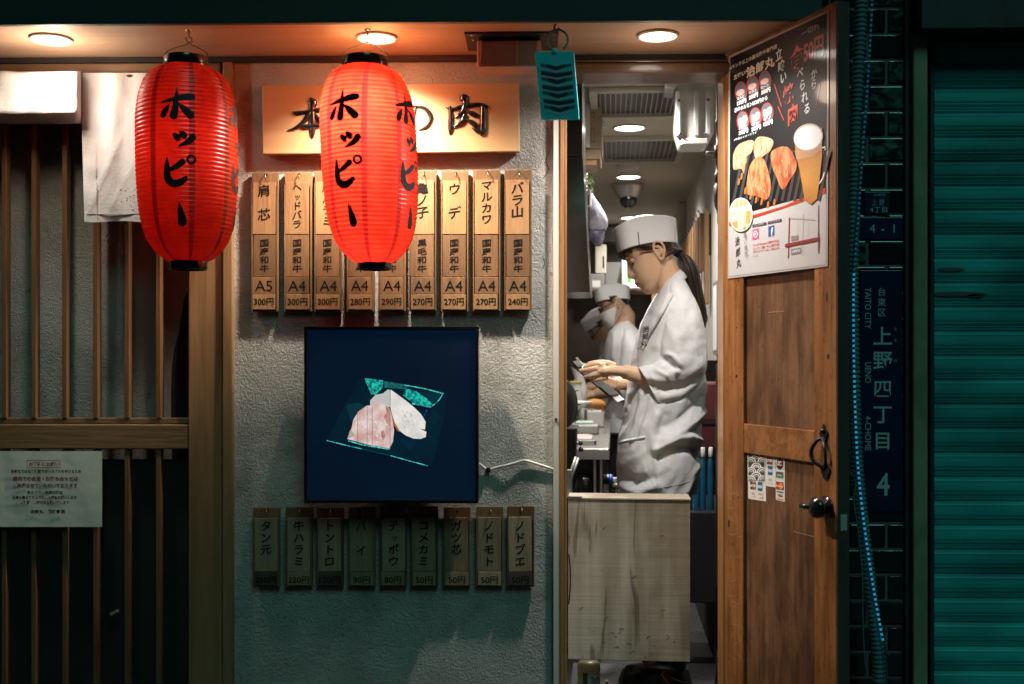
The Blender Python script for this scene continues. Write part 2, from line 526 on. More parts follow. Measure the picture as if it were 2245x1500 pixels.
# ---------------------------------------------------------------- canopy with three downlights
xr = X(1803, FRY)
can = thing("canopy", "shallow wooden eave with dark green painted fascia above the shop front", "canopy", ((-1.9 + xr) / 2, FRY / 2, SOFZ))
b = MB(); b.box(-2.1, xr, FRY + 0.02, 0.0, SOFZ, SOFZ + 0.03, SOFF); b.build("soffit", can)
b = MB(); b.box(-2.1, xr, FRY, FRY + 0.018, SOFZ - 0.004, SOFZ + 0.42, FASC, bev=0.002)
b.box(-2.1, xr, FRY - 0.006, FRY, SOFZ + 0.10, SOFZ + 0.42, FASC, bev=0.002); b.build("fascia", can)
b = MB(); b.box(-2.1, xr, FRY + 0.02, 0.1, SOFZ + 0.034, SOFZ + 0.42, DARKW); b.build("boxing", can)
b = MB(); b.box(-2.1, X(1590, 0), -0.012, 0.0, SOFZ - 0.016, SOFZ - 0.002, mat("joint_black", (0.02, 0.015, 0.012), 0.8)); b.build("shadow_gap", can)

def downlight(px, py, label, energy, col, lamp_z=SOFZ, rad=0.046, grp="downlights in the soffit", soft=0.03, size=150, es=None, blend=0.9, sp=0, spc=None):
    p = Cz(px, py, lamp_z)
    t = thing("ceiling_downlight", label, "downlight", (p.x, p.y, lamp_z), grp)
    b = MB(); b.lathe([(rad, 0.0), (rad * 1.16, -0.001), (rad * 1.18, -0.005), (rad * 1.05, -0.008), (rad, -0.004), (rad, 0.0)], TRIM, p); b.build("trim_ring", t)
    lm = LAMPM
    b = MB(); b.lathe([(0.0005, -0.009), (rad * 0.5, -0.008), (rad * 0.85, -0.005), (rad * 0.98, -0.002)], lm, p); b.build("lamp_disc", t)
    spot(0, 0, t, energy, col, pos=(p.x, p.y, lamp_z - 0.012), soft=soft, size=size, blend=blend)
    if sp: add_glow(t, energy * sp, spc or col, (p.x, p.y, lamp_z - 0.11))  # added point light, stands in for light bounced up onto the soffit
    return t
downlight(112, 84, "round lit downlight in the eave above the white cloth", 9, (1.0, 0.93, 0.84), sp=.40, spc=(1, .80, .62), size=130, blend=1.0)
downlight(826, 81, "round lit downlight in the eave above the signboard", 195, (1.0, 0.86, 0.68), sp=.021, spc=(1, .40, .13), size=136, blend=1.0)
downlight(1442, 76, "round lit downlight in the eave above the doorway", 76, (1.0, 0.94, 0.88), sp=.008, spc=(1, .75, .55))

# ---------------------------------------------------------------- facade walls
def zbot(): return -0.02
xl, xrw = X(511, 0), X(1212, 0)
b = MB()
nx, nz = 60, 150
b.box(xl, xrw, 0.0, 0.13, 0.0, SOFZ - 0.018, STUCCO)
sw = b.build("stucco_wall", label="rough grey stucco wall between the lattice door and the doorway", cat="wall")
CRK = mat("crack_dark", (0.06, 0.055, 0.05), 1.0)
b = MB(); FP = plY(0.0)
for pts in ([(1205, 330), (1196, 352), (1203, 372), (1192, 390)], [(1188, 560), (1195, 575), (1190, 590)]):
    b.line(FP, pts, 1.3, CRK, 0.0008)
b.build("crack", sw)
b = MB(); b.box(X(488, -.02), X(510, -.02), -0.022, 0.10, 0.0, SOFZ - 0.018, CEDAR, bev=0.003)
b.build("wooden_post", label="narrow orange-lit wooden post between lattice door and stucco wall", cat="post")
b = MB(); b.box(-2.1, X(486, 0), -0.012, 0.10, Z(161, 250, -.012), SOFZ - 0.018, CEDARX, bev=0.003)
b.build("lintel_beam", label="wooden lintel beam above the white cloth and lattice door", cat="beam")
b = MB(); b.box(-2.1, X(487, .07), 0.075, 0.26, 0.0, SOFZ - 0.02, STUCCO2)
b.build("inner_wall", label="dim grey textured wall seen through the lattice door", cat="wall")

# lattice door
LY = -0.012
ld = thing("lattice_door", "sliding wooden lattice door with vertical bars and a broad right stile", "door", (X(240, LY), LY, 0))
b = MB(); b.box(X(413, LY), X(487, LY), LY, LY + 0.04, 0.0, Z(161, 450, LY), CEDAR, bev=0.003); b.build("stile", ld)
b = MB(); b.box(-2.1, X(412.5, LY), LY + 0.002, LY + 0.04, Z(985, 300, LY), Z(931, 300, LY), CEDARX, bev=0.003)
b.box(-2.1, X(412.5, LY), LY + 0.012, LY + 0.036, Z(929.5, 300, LY), Z(917, 300, LY), CEDARX, bev=0.002); b.build("mid_rail", ld)
b = MB(); b.box(-2.1, X(412.5, LY), LY + 0.002, LY + 0.04, Z(250, 300, LY), Z(162, 300, LY), CEDARX, bev=0.003); b.build("top_rail", ld)
BARW = wood('bar_wood', (0.19, 0.10, 0.045), (0.10, 0.05, 0.022), 'z', 0.45)
BAR = [-66, 1, 66, 134, 202, 271, 340, 407]
for (y0, y1, nm) in ((252, 917, "bars_above"), (986, 1800, "bars_below")):
    b = MB()
    for k, px in enumerate(BAR):
        x0 = X(px, LY)
        if px == 407: continue
        b.box(x0, x0 + 0.0135, LY + 0.006, LY + 0.034, Z(y1, px, LY), Z(y0, px, LY), BARW, bev=0.0012, seg=1)
    b.build("lattice_bars", ld)
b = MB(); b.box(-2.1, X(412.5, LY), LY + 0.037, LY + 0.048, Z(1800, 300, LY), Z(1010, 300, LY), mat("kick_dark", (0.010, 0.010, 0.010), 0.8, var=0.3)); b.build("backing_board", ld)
b = MB(); pl = plY(LY + 0.003)
b.pbox(pl, *sorted((pl.st(243, 1340)[0], pl.st(262, 1340)[0])), pl.st(250, 1346)[1], pl.st(250, 1339)[1], 0.0, 0.012, mat('pull_metal', (.30, .28, .25), .4, .5), bev=0.002, rot=0.5)
b.build("door_pull", ld)

# dark coat seen between bars
b = MB()
def coat(px0s, m, y0, dep):
    P = []
    for (py, l, r) in px0s:
        row = []
        for k in range(9):
            t = k / 8
            px = l + (r - l) * t
            row.append(W(px, py, y0 - dep * math.sin(math.pi * min(1, t * 0.55 + 0.02)) ** 0.6))
        P.append(row)
    b.grid(P, m)
COATM = mat("black_wool", (0.006, 0.006, 0.008), 0.95, bump=0.4)
LIN = mat("grey_lining", (0.22, 0.23, 0.23), 0.9, var=0.2, vs=(40, 40, 40), bump=0.4)
YCO = 0.072
coat([(640, 410, 450), (655, 404, 450), (690, 398, 452), (730, 392, 452), (765, 382, 454), (800, 377, 455), (860, 375, 455), (930, 375, 456), (1000, 377, 456), (1060, 380, 456), (1098, 384, 456)], COATM, YCO, 0.030)
cto = thing("coat", "black coat hanging behind the lattice beside the right stile", "coat", W(415, 1190, .12))
b.build("coat_body", cto)
b = MB(); coat([(1099, 386, 446), (1140, 386, 446), (1180, 385, 446), (1188, 384, 446)], LIN, YCO, 0.026); b.build("coat_lining", cto)

# notice taped over the lower lattice
NP = plY(LY - 0.004)
nt_ = thing("paper_notice", "white paper notice with dark lettering taped on the lattice door", "notice", NP.at(110, 1155))
b = MB()
P = []
for i in range(13):
    row = []
    for j in range(15):
        px = -40 + (225 - -40) * j / 14; py = 989 + (1155 - 989) * i / 12
        row.append(NP.at(px, py, 0.0012 * math.sin(j * 1.7 + i * 0.4) * math.sin(i * 0.7) + 0.004))
    P.append(row)
b.grid(P, mat("notice_paper", (0.56, 0.58, 0.50), 0.8, var=0.06, vs=(20, 20, 20), bump=0.4, bs=(18, 18, 18)))
b.build("sheet", nt_)
NR = mat("notice_red", (0.13, 0.02, 0.02), 0.8)
b = MB()
nn = 0.0075
b.text(NP, "お客様にお願い", 99, 1017, 9.4, NR, nn, 0.03, w=66)
b.line(NP, [(62, 1009), (134, 1009), (134, 1025), (62, 1025), (62, 1009)], 1.2, NR, nn)
for t, y, h, ww, m, xx in (("治郎丸ではお客様間でのトラブルを避けるため", 1033, 7.6, 154, INK, 103), ("店内での合流・お待ち合わせは", 1049, 10.4, 143, NR, 102), ("ご遠慮させていただいております", 1064, 10.4, 140, NR, 102), ("多人数でご来店の際は", 1079, 7.4, 78, INK, 101), ("全員お集まりの上でのご入場をお願いします", 1090, 7.4, 141, INK, 100), ("ご理解・ご協力をお願い致します", 1101, 7.4, 106, INK, 101), ("治郎丸　御徒町店", 1121, 8.6, 76, INK, 107)):
    b.text(NP, t, xx, y, h, m, nn, 0.035, w=ww)
b.build("lettering", nt_)

# ---------------------------------------------------------------- noren cloth
CY = -0.052
nr = thing("noren_curtain", "white shop curtain with stained hanging panel behind the left lantern", "curtain", W(150, 487, CY))
b = MB(); b.tube([W(-200, 168, CY + .012), W(345, 168, CY + .012)], 0.008, CEDARX); b.build("curtain_rod", nr)
P = []
for i in range(34):
    t = i / 33
    row = []
    for j in range(50):
        s = j / 49
        px = 176 + (345 - 176) * s + (9 * t if s < 0.2 else 3 * t) * (1 - s)
        py = 160 + (486 - 160) * t + 1.5 * math.sin(s * 9) * t
        y = CY - 0.012 * t - 0.006 * math.sin(s * 7.5 + 1.2 * t) * (0.25 + t) - 0.004 * math.sin(s * 17 + t * 2) * (1 - t) - 0.0035 * mnoise.noise(Vector((s * 4 + t * 3, t * 7 - s * 3, 0)))
        for kx, ky, a in ((0.35, 0.62, 1), (0.55, 0.75, -1), (0.2, 0.8, 1)):
            u = (s - kx) * 0.7 + (t - ky) * 0.7
            y -= 0.0022 * math.exp(-(u / 0.02) ** 2) * (1 if abs((s - kx) - (t - ky)) < 0.35 else 0.2)
        row.append(W(px, py, y))
    P.append(row)
b = MB(); b.grid(P, CLOTH); o = b.build("hanging_panel", nr)
def cl_y(s, t): return CY - 0.012 * t - 0.024
b = MB(); CP = plY(CY - 0.028)
for k in range(24):
    px = random.gauss(288, 12); py = random.gauss(430, 22)
    b.ell(CP, px, py, random.uniform(0.7, 2.2), random.uniform(0.5, 1.2), STAIN, 0.0003 * k / 24, 8, random.uniform(0, 3))
st = b.build("stain", nr)
# project stains on the cloth
from mathutils.bvhtree import BVHTree
def snap(ob, target_grid, off=0.0006):
    vs = [p for r in target_grid for p in r]; nv = len(target_grid[0])
    fs = [(i * nv + j, i * nv + j + 1, (i + 1) * nv + j + 1, (i + 1) * nv + j) for i in range(len(target_grid) - 1) for j in range(nv - 1)]
    bv = BVHTree.FromPolygons(vs, fs)
    for v in ob.data.vertices:
        p = v.co + ORG[ob]
        d = (p - CAM).normalized()
        h = bv.ray_cast(CAM, d)
        if h[0] is not None:
            v.co = h[0] - d * off - ORG[ob]
snap(st, P)
b = MB(); b.line(CP, [(188, 470), (340, 469)], 1.2, mat("hem_stitch", (0.55, 0.54, 0.52), 0.9), 0); hm = b.build("hem", nr)
bmh = bmesh.new(); bmh.from_mesh(hm.data); bmesh.ops.subdivide_edges(bmh, edges=bmh.edges[:], cuts=20); bmh.to_mesh(hm.data); bmh.free()
snap(hm, P, 0.001)
# folded panel: a flap thrown over the rod, box-like
P = []
prof = [(160, 0.0), (157, -0.02), (157, -0.045), (161, -0.064), (185, -0.070), (215, -0.073), (238, -0.075), (246, -0.073), (250, -0.068), (258, -0.045), (270, -0.02), (272, 0.0)]
pr = spline(prof, 5)
for (py, y) in pr:
    row = []
    for j in range(44):
        s = j / 43
        px = -60 + (178 + 60) * s
        yy = y
        e = max(0, (s - 0.93) / 0.07)
        yy = y * (1 - e ** 3 * 0.85)
        yy += -0.004 * mnoise.noise(Vector((s * 7, py * 0.02, 2.0))) * (1 if y < -0.03 else 0.3)
        row.append(W(px, py + 2.0 * mnoise.noise(Vector((s * 6, py * 0.03, 5))), CY - 0.002 + yy))
    P.append(row)
b = MB(); b.grid(P, CLOTH); b.build("folded_panel", nr)

# ---------------------------------------------------------------- signboard
SY = -0.032
SP = plY(SY)
sg = thing("wooden_signboard", "long pale wooden signboard with carved black characters behind the lit lantern", "sign", W(856, 338, SY / 2))
b = MB()
a0, a1 = SP.st(575, 260)[0], SP.st(1139, 260)[0]
b.pbox(SP, a0, a1, SP.st(857, 335.5)[1], SP.st(857, 184)[1], -0.028, 0.0, SIGNW, bev=0.003, rot=0.006); b.build("board", sg)
def relief(b, pl, pts, m, h, sc=1.0, off=(0, 0), n0=0.0):
    q = [(off[0] + x * sc, off[1] + y * sc, w_ * sc * 1.22) for x, y, w_ in pts]
    rows = []
    for (x, y, nx_, ny_, r) in brush(q, 6):
        row = []
        for k in range(9):
            t = -1 + 2 * k / 8
            a, c = pl.st(x + nx_ * r * t, y + ny_ * r * t)
            row.append(pl.pt(a, c, n0 + h * (1 - abs(t) ** 2.4) * min(1, r / 5 + 0.2)))
        rows.append(row)
    b.grid(rows, m)
s1 = 1 / 3.805
CH = {"hon": [[(316, 288, 14), (345, 300, 34), (420, 290, 30), (560, 268, 38), (600, 262, 20)], [(468, 195, 46), (478, 215, 62), (474, 270, 46), (478, 420, 48), (481, 498, 12)], [(446, 312, 40), (395, 380, 36), (330, 425, 26), (274, 440, 6)], [(500, 312, 18), (560, 375, 40), (640, 418, 48), (655, 424, 10)], [(392, 400, 20), (420, 410, 32), (520, 404, 30), (560, 402, 20)]],
      "no": [[(1340, 250, 16), (1322, 320, 24), (1285, 400, 30), (1245, 420, 26), (1224, 360, 24), (1250, 285, 20), (1310, 245, 18), (1352, 245, 20), (1410, 258, 28), (1458, 310, 36), (1462, 355, 34), (1425, 410, 24), (1362, 440, 6)]],
      "niku": [[(1624, 252, 26), (1632, 330, 40), (1630, 420, 42), (1622, 468, 14)], [(1590, 252, 8), (1640, 268, 24), (1720, 248, 32), (1850, 228, 34), (1928, 245, 28)], [(1897, 240, 40), (1899, 350, 46), (1897, 440, 48), (1884, 484, 12)], [(1890, 460, 30), (1850, 448, 30), (1804, 422, 6)], [(1742, 180, 66), (1748, 200, 44), (1746, 240, 40), (1718, 300, 36), (1666, 333, 10)], [(1762, 282, 12), (1805, 302, 36), (1838, 316, 36)], [(1742, 318, 30), (1722, 368, 34), (1654, 416, 8)], [(1762, 352, 12), (1805, 378, 38), (1836, 398, 36)]]}
for k in CH:
    b = MB()
    for i, stq in enumerate(CH[k]):
        relief(b, SP, stq, GLOSSK, 0.006, s1, (560, 170), 0.0006 + 0.0004 * i)
    b.build("carved_character", sg)

# ---------------------------------------------------------------- menu plaques
UPPER = [(581, 379, 683, "肩　芯", "国産和牛", "A5", "300円", "leftmost of the upper row"), (654, 378, 683, "ヘッドバラ", "国産和牛", "A4", "300円", ""), (720, 377, 683, "肩バラミ", "国産和牛", "A4", "300円", ""), (791, 376, 683, "", "国産和牛", "A4", "280円", ""), (860, 376, 682, "", "国産和牛", "A4", "290円", ""), (927, 374, 681, "亀ノ子", "黒毛和牛", "A4", "270円", ""), (997, 375, 683, "ウ　デ", "国産和牛", "A4", "270円", ""), (1067, 373, 682, "マルカワ", "国産和牛", "A4", "270円", ""), (1136, 373, 681, "バラ山", "国産和牛", "A4", "240円", "")]
UPPER[2] = (720, 377, 683, "肩ハラミ", "国産和牛", "A4", "300円", "")
ULAB = ["upper row menu plaque reading 肩芯 A5 300円, beside the lattice door post", "upper row menu plaque reading ヘッドバラ with A4 300円 below", "upper row menu plaque priced 300円 with its name half hidden by the lit lantern", "menu plaque priced 280円 whose top hides behind the lit lantern", "menu plaque priced 290円 whose top hides behind the lit lantern", "upper row menu plaque marked 黒毛和牛 and 270円, just right of the lit lantern", "upper row menu plaque reading ウデ priced 270円", "upper row menu plaque reading マルカワ priced 270円", "upper row menu plaque reading バラ山 priced 240円, last before the doorway"]
LOWER = [(584, "タン元", "250円", 1113), (656, "牛ハラミ", "220円", 1112), (724, "トントロ", "120円", 1113), (794, "バ　イ", "90円", 1112), (863, "テッポウ", "80円", 1112), (931, "コメカミ", "50円", 1111), (1002, "ガツ芯", "50円", 1112), (1074, "ノドモト", "50円", 1111), (1142, "ノドブエ", "50円", 1110)]
LLAB = ["lower row menu plaque reading タン元", "lower row menu plaque reading 牛ハラミ priced 220円", "darkest lower row menu plaque reading トントロ", "lower row menu plaque reading バイ priced 90円", "lower row menu plaque reading テッポウ priced 80円", "lower row menu plaque reading コメカミ priced 50円", "lower row menu plaque reading ガツ芯 priced 50円", "lower row menu plaque reading ノドモト priced 50円", "lower row menu plaque reading ノドブエ with a darkened price, last before the doorway"]
def plaque(px, top, bot, label, group, strips, hw, y0, i):
    rot = random.uniform(-0.006, 0.006)
    pl = plY(y0)
    cx = pl.st(px, (top + bot) / 2)[0]
    u = pl.upp(px, (top + bot) / 2)
    t = thing("menu_plaque", label, "menu plaque", pl.at(px, bot, -0.01), group)
    zt, zb = pl.st(px, top)[1], pl.st(px, bot)[1]
    b = MB(); b.pbox(pl, cx - hw * u, cx + hw * u, zb, zt, -0.011, 0.0, PLAQD, bev=0.0012)
    b.pbox(pl, cx - hw * u, cx - (hw - 2.2) * u, zb, zt - 26 * u, -0.001, 0.0045, PLAQD)
    b.pbox(pl, cx + (hw - 3.0) * u, cx + hw * u, zb, zt - 26 * u, -0.001, 0.0045, PLAQD)
    b.build("backboard", t)
    for (ya, yb, m, nm, txts, prot) in strips:
        b = MB()
        jit = random.uniform(-1.2, 1.2)
        sw_ = hw - 4.2
        b.pbox(pl, cx - (sw_ + 1) * u + jit * u, cx + (sw_ - 1) * u + jit * u, pl.st(px, yb)[1], pl.st(px, ya)[1], 0.0003, prot, m, bev=0.0008, rot=random.uniform(-0.012, 0.012))
        o = b.build(nm, t)
        b = MB()
        for (kind, s, a0_, a1_, h) in txts:
            xx = px + jit - 1
            if kind == 'v':
                b.vtext(pl, s, xx, a0_, a1_, h, INK, prot + 0.0006, bold=0.018, shear=0.16, sx=1.08)
            elif kind == 'w':
                b.vtext(pl, s, xx, a0_, a1_, h, INK, prot + 0.0006, bold=0.014, shear=0.14, sx=1.22)
            else:
                b.text(pl, s, xx, a0_, h, INK, prot + 0.0006, bold=(0.012 if s[0] != 'A' else 0.0), w=a1_)
        if b.v: b.build("lettering", o)
    b = MB(); hp = pl.at(px + 2, top + 8)
    b.tube([hp + Vector((0, 0.004, 0.006)), hp + Vector((0, -0.006, 0.005)), hp + Vector((0.001, -0.012, -0.001)), hp + Vector((0.002, -0.013, -0.010))], 0.0014, BRASSY, 6)
    b.tube([hp + Vector((0, 0.003, 0.004)), hp + Vector((0, -0.001, 0.004))], 0.0035, INK, 8)
    b.build("hook", t)
for i, (px, top, bot, nm, k2, rk, pr_, _) in enumerate(UPPER):
    n = len(nm)
    ys = {0: (0, 0), 3: (416, 468), 4: (410, 484), 5: (410, 490)}.get(n, (414, 470))
    h1 = {3: 27, 4: 23, 5: 20}.get(n, 24)
    t1 = [('v', nm, ys[0] + top - 376, ys[1] + top - 376, h1)] if nm else []
    plaque(px, top, bot, ULAB[i], "upper row of menu plaques", [
        (top + 22, 514, PLAQ, "name_strip", t1, 0.0042),
        (515, 607, PLAQM if i not in (1, 5) else PLAQD, "breed_strip", [('w', k2, 533, 589, 17.5)], 0.0032),
        (608, 645, PLAQD, "grade_strip", [('h', rk, 627, 38, 33)], 0.0042),
        (646, 679, PLAQ, "price_strip", [('h', pr_, 662, 43, 18.5)], 0.005)], 30 if i else 29, -0.016, i)
for i, (px, nm, pr_, top) in enumerate(LOWER):
    n = len(nm)
    y0, y1 = (1152, 1204) if n == 3 else (1152, 1230)
    if nm == "バ　イ": y0, y1 = 1153, 1207
    lt = (60 if len(pr_) > 3 else 38)
    m3 = PLAQL if i in (1, 3, 4, 5, 6, 7) else mat("price_dark", (0.075, 0.055, 0.04), 0.7, var=0.3, vs=(40, 40, 5))
    plaque(px, top, 1286, LLAB[i], "lower row of menu plaques", [
        (top + 23, 1252, PLAQL, "name_strip", [('v', nm, y0, y1, 23 if n > 3 or n == 3 else 23)], 0.0042),
        (1253, 1283, m3, "price_strip", [('h', pr_, 1271, 46 if len(pr_) > 3 else 37, 18)], 0.005)], 29.5, -0.016, i)

# ---------------------------------------------------------------- wall screen
TY = -0.088
TP = plY(TY)
tv = thing("wall_screen", "square wall screen showing pale meat on a glass dish", "screen", TP.at(857, 1102, -0.04))
a0, a1 = TP.st(667, 910)[0], TP.st(1049, 910)[0]
zt, zb = TP.st(857, 716)[1], TP.st(857, 1103)[1]
b = MB()
FRM = mat("screen_frame", (0.01, 0.01, 0.012), 0.3, 0.2)
b.pbox(TP, a0, a1, zt - 0.009, zt, -0.045, 0.004, FRM, bev=0.001)
b.pbox(TP, a0, a1, zb, zb + 0.009, -0.045, 0.004, FRM, bev=0.001)
b.pbox(TP, a0, a0 + 0.008, zb + 0.009, zt - 0.009, -0.045, 0.004, FRM, bev=0.001)
b.pbox(TP, a1 - 0.008, a1, zb + 0.009, zt - 0.009, -0.045, 0.004, FRM, bev=0.001)
b.pbox(TP, a0 + 0.008, a1 - 0.008, zb + 0.009, zt - 0.009, -0.045, -0.004, FRM)
b.build("bezel", tv)
b = MB(); b.pbox(TP, a0 + 0.12, a1 - 0.12, zb + 0.12, zt - 0.12, TY + 0.001, -0.0455, DARKM); b.build("wall_bracket", tv)
def em(name, col, s=1.0, base=(0.01, 0.012, 0.02), var=0, vs=(30, 30, 30), col2=None):
    m = mat(name, base, 0.35, emit=col, es=s)
    if col2:
        nt = m.node_tree; N = nt.nodes; L = nt.links
        tc = N.new("ShaderNodeTexCoord"); mp = N.new("ShaderNodeMapping"); mp.inputs["Scale"].default_value = vs
        n = N.new("ShaderNodeTexNoise"); n.inputs["Scale"].default_value = 1; n.inputs["Detail"].default_value = 6
        rp = N.new("ShaderNodeValToRGB"); rp.color_ramp.elements[0].color = (*col2, 1); rp.color_ramp.elements[0].position = 0.38
        rp.color_ramp.elements[1].color = (*col, 1); rp.color_ramp.elements[1].position = 0.62
        L.new(tc.outputs["Object"], mp.inputs[0]); L.new(mp.outputs[0], n.inputs[0]); L.new(n.outputs["Fac"], rp.inputs[0]); L.new(rp.outputs[0], m.node_tree.nodes["Principled BSDF"].inputs["Emission Color"])
    return m
NAVY = em("screen_navy", (0.0006, 0.0062, 0.0185), 1.0, col2=(0.0003, 0.0042, 0.0130), vs=(5, 5, 5))
b = MB(); b.pbox(TP, a0 + 0.0082, a1 - 0.0082, zb + 0.0092, zt - 0.0092, -0.0038, 0.0, NAVY); b.build("display", tv)
def tp(x, y): return (690 + x / 6, 800 + y / 6)
def tpl(l): return [tp(*p) for p in l]
b = MB()
b.poly(TP, tpl([(580, 180), (1740, 350), (1700, 720), (1540, 1330), (150, 1000), (330, 640)]), em("dish_glass", (0.0004, 0.008, 0.018), 1, col2=(0.0005, 0.013, 0.025), vs=(9, 9, 9)), 0.0006)
b.poly(TP, tpl([(410, 530), (560, 495), (700, 560), (600, 680), (480, 760)]), em("dish_shade", (0.002, 0.028, 0.042), 1), 0.0009)
b.poly(TP, tpl([(1560, 560), (1665, 700), (1560, 800), (1440, 850)]), em("dish_shade2", (0.001, 0.015, 0.027), 1), 0.0009)
b.poly(TP, tpl([(1100, 960), (1330, 990), (1320, 1060), (1230, 1125), (1170, 1060)]), em("dish_shade3", (0.001, 0.015, 0.04), 1), 0.0009)
TEALG = em("glass_sparkle", (0.02, 0.55, 0.45), 1, col2=(0.0, 0.10, 0.10), vs=(130, 130, 130))
b.poly(TP, tpl([(665, 175), (900, 205), (890, 310), (800, 395), (740, 380)]), TEALG, 0.0012)
b.poly(TP, tpl([(905, 210), (1240, 270), (1200, 320), (920, 300)]), em("glass_dim", (0.004, 0.06, 0.065), 1, col2=(0.01, 0.16, 0.15), vs=(120, 120, 120)), 0.0011)
b.poly(TP, tpl([(1200, 310), (1330, 345), (1470, 440), (1560, 530), (1490, 560), (1300, 510), (1160, 400)]), TEALG, 0.0012)
b.poly(TP, tpl([(1330, 345), (1690, 380), (1560, 530), (1470, 440)]), em("glass_dim2", (0.0, 0.025, 0.04), 1), 0.0010)
SPK = em("glass_edge", (0.10, 0.85, 0.75), 1.0, col2=(0.01, 0.2, 0.2), vs=(160, 160, 160))
for pts, ww in (([(1180, 265), (1450, 315), (1695, 378)], 2.2), ([(1690, 378), (1630, 470), (1545, 545)], 1.8), ([(1280, 510), (1400, 530), (1540, 555)], 2.6), ([(160, 995), (440, 1065), (620, 1105)], 1.7), ([(1000, 1195), (1250, 1265), (1490, 1328)], 1.7), ([(440, 1000), (640, 1055), (985, 1110)], 2.4), ([(660, 180), (750, 390)], 1.2)):
    b.line(TP, tpl(pts), ww, SPK, 0.0014)
b.line(TP, tpl([(620, 1105), (1000, 1195)]), 0.9, em("glass_edge_dim", (0.0, 0.09, 0.11), 1), 0.0014)
b.line(TP, tpl([(1480, 590), (1430, 690)]), 2.2, em("blue_spark", (0.01, 0.06, 0.5), 1, col2=(0.0, 0.01, 0.1), vs=(200, 200, 200)), 0.0014)
b.build("dish_picture", tv)
b = MB()
MEATA = em("meat_pale", (0.80, 0.66, 0.62), 0.95, col2=(0.60, 0.36, 0.33), vs=(26, 26, 26))
MEATB = em("meat_white", (0.86, 0.82, 0.76), 0.95, col2=(0.66, 0.64, 0.60), vs=(22, 22, 22))
MEATC = em("meat_grey", (0.52, 0.60, 0.60), 0.9, col2=(0.62, 0.52, 0.48), vs=(30, 30, 30))
MEATR = em("meat_red", (0.42, 0.09, 0.07), 0.9, col2=(0.65, 0.36, 0.32), vs=(40, 40, 40))
b.poly(TP, tpl([(730, 470), (800, 395), (900, 375), (960, 325), (1010, 335), (1010, 560), (900, 540), (730, 550)]), MEATC, 0.0016)
b.poly(TP, tpl([(1000, 325), (1090, 390), (1200, 470), (1310, 560), (1400, 650), (1460, 750), (1450, 850), (1380, 840), (1470, 880), (1460, 950), (1390, 975), (1300, 970), (1200, 930), (1120, 870), (1060, 770), (1020, 660), (998, 560)]), MEATB, 0.0018)
b.poly(TP, tpl([(1010, 650), (1060, 770), (1120, 870), (1100, 880), (1040, 790)]), em("meat_edge", (0.45, 0.13, 0.03), 0.9), 0.0017)
b.poly(TP, tpl([(430, 975), (480, 860), (510, 720), (580, 610), (690, 535), (800, 535), (900, 505), (960, 540), (1000, 600), (1020, 700), (1045, 860), (1030, 1010), (985, 1100), (700, 1050)]), MEATA, 0.0020)
b.poly(TP, tpl([(930, 530), (985, 570), (1000, 800), (960, 790), (910, 680), (945, 620)]), MEATR, 0.0023)
b.poly(TP, tpl([(870, 880), (905, 860), (930, 950), (900, 1000)]), MEATR, 0.0023)
b.poly(TP, tpl([(470, 850), (540, 930), (430, 975)]), em("meat_fat", (0.45, 0.40, 0.36), 0.9), 0.0022)
for x in (565, 692, 758):
    b.line(TP, tpl([(x, 610 if x < 600 else 540), (x, 1010 if x < 600 else 1050)]), 0.9, em("scan_line", (0.16, 0.15, 0.22), 0.6), 0.0026)
b.line(TP, tpl([(995, 330), (992, 1100)]), 1.0, em("scan_line", (0.16, 0.15, 0.22), 0.6), 0.0026)
rs_ = random.Random(21)
SH = [em("meat_light", (0.92, 0.86, 0.84), 1), em("meat_pink", (0.62, 0.40, 0.37), 1), em("meat_rose", (0.70, 0.30, 0.27), .8), em("meat_shade", (0.40, 0.42, 0.44), .9)]
for k in range(120):
    if k < 66: x, y, c = rs_.gauss(760, 110), rs_.gauss(800, 130), rs_.choice((0, 0, 1, 1, 2)); ok = 540 < x < 960 and 590 < y < 1010 and y > 1150 - x
    else: x, y, c = rs_.gauss(1210, 95), rs_.gauss(700, 130), rs_.choice((0, 3, 3, 0)); ok = 1060 < x < 1390 and 470 < y < 900 and y > .92 * x - 560 and y < 1.0 * x - 330 + 120
    if not ok: continue
    a = rs_.uniform(.3, 1.3) if k >= 66 else rs_.uniform(-.6, 1.6); l = rs_.uniform(10, 42)
    b.line(TP, tpl([(x, y), (x + l * .5 * math.cos(a), y + l * .5 * math.sin(a)), (x + l * math.cos(a + .4), y + l * math.sin(a + .4))]), rs_.uniform(.5, 1.6), SH[c], 0.00245 + k * .000002)
b.build("meat_picture", tv)

# cable from the screen to the door frame
b = MB(); cab = [W(1040, 1008, -.01), W(1055, 1020, -.008), W(1070, 1030, -.006), W(1090, 1025, -.007), W(1120, 1018, -.012), W(1150, 1010, -.008), W(1180, 1018, -.006), W(1205, 1026, -.006), W(1216, 1029, -.006)]
b.tube([Vector(p) for p in spline([tuple(p) for p in cab], 5)], 0.0032, mat("white_cable", (0.7, 0.66, 0.6), 0.5), 8)
cb = b.build("wall_cable", label="thin pale cable running from the screen to the door jamb", cat="cable")
b = MB(); b.box(W(1071, 1030, 0).x - 0.006, W(1071, 1030, 0).x + 0.006, -0.014, -0.0005, Z(1035, 1071, 0), Z(1025, 1071, 0), BLACKP, bev=0.002); b.build("cable_clip", cb)
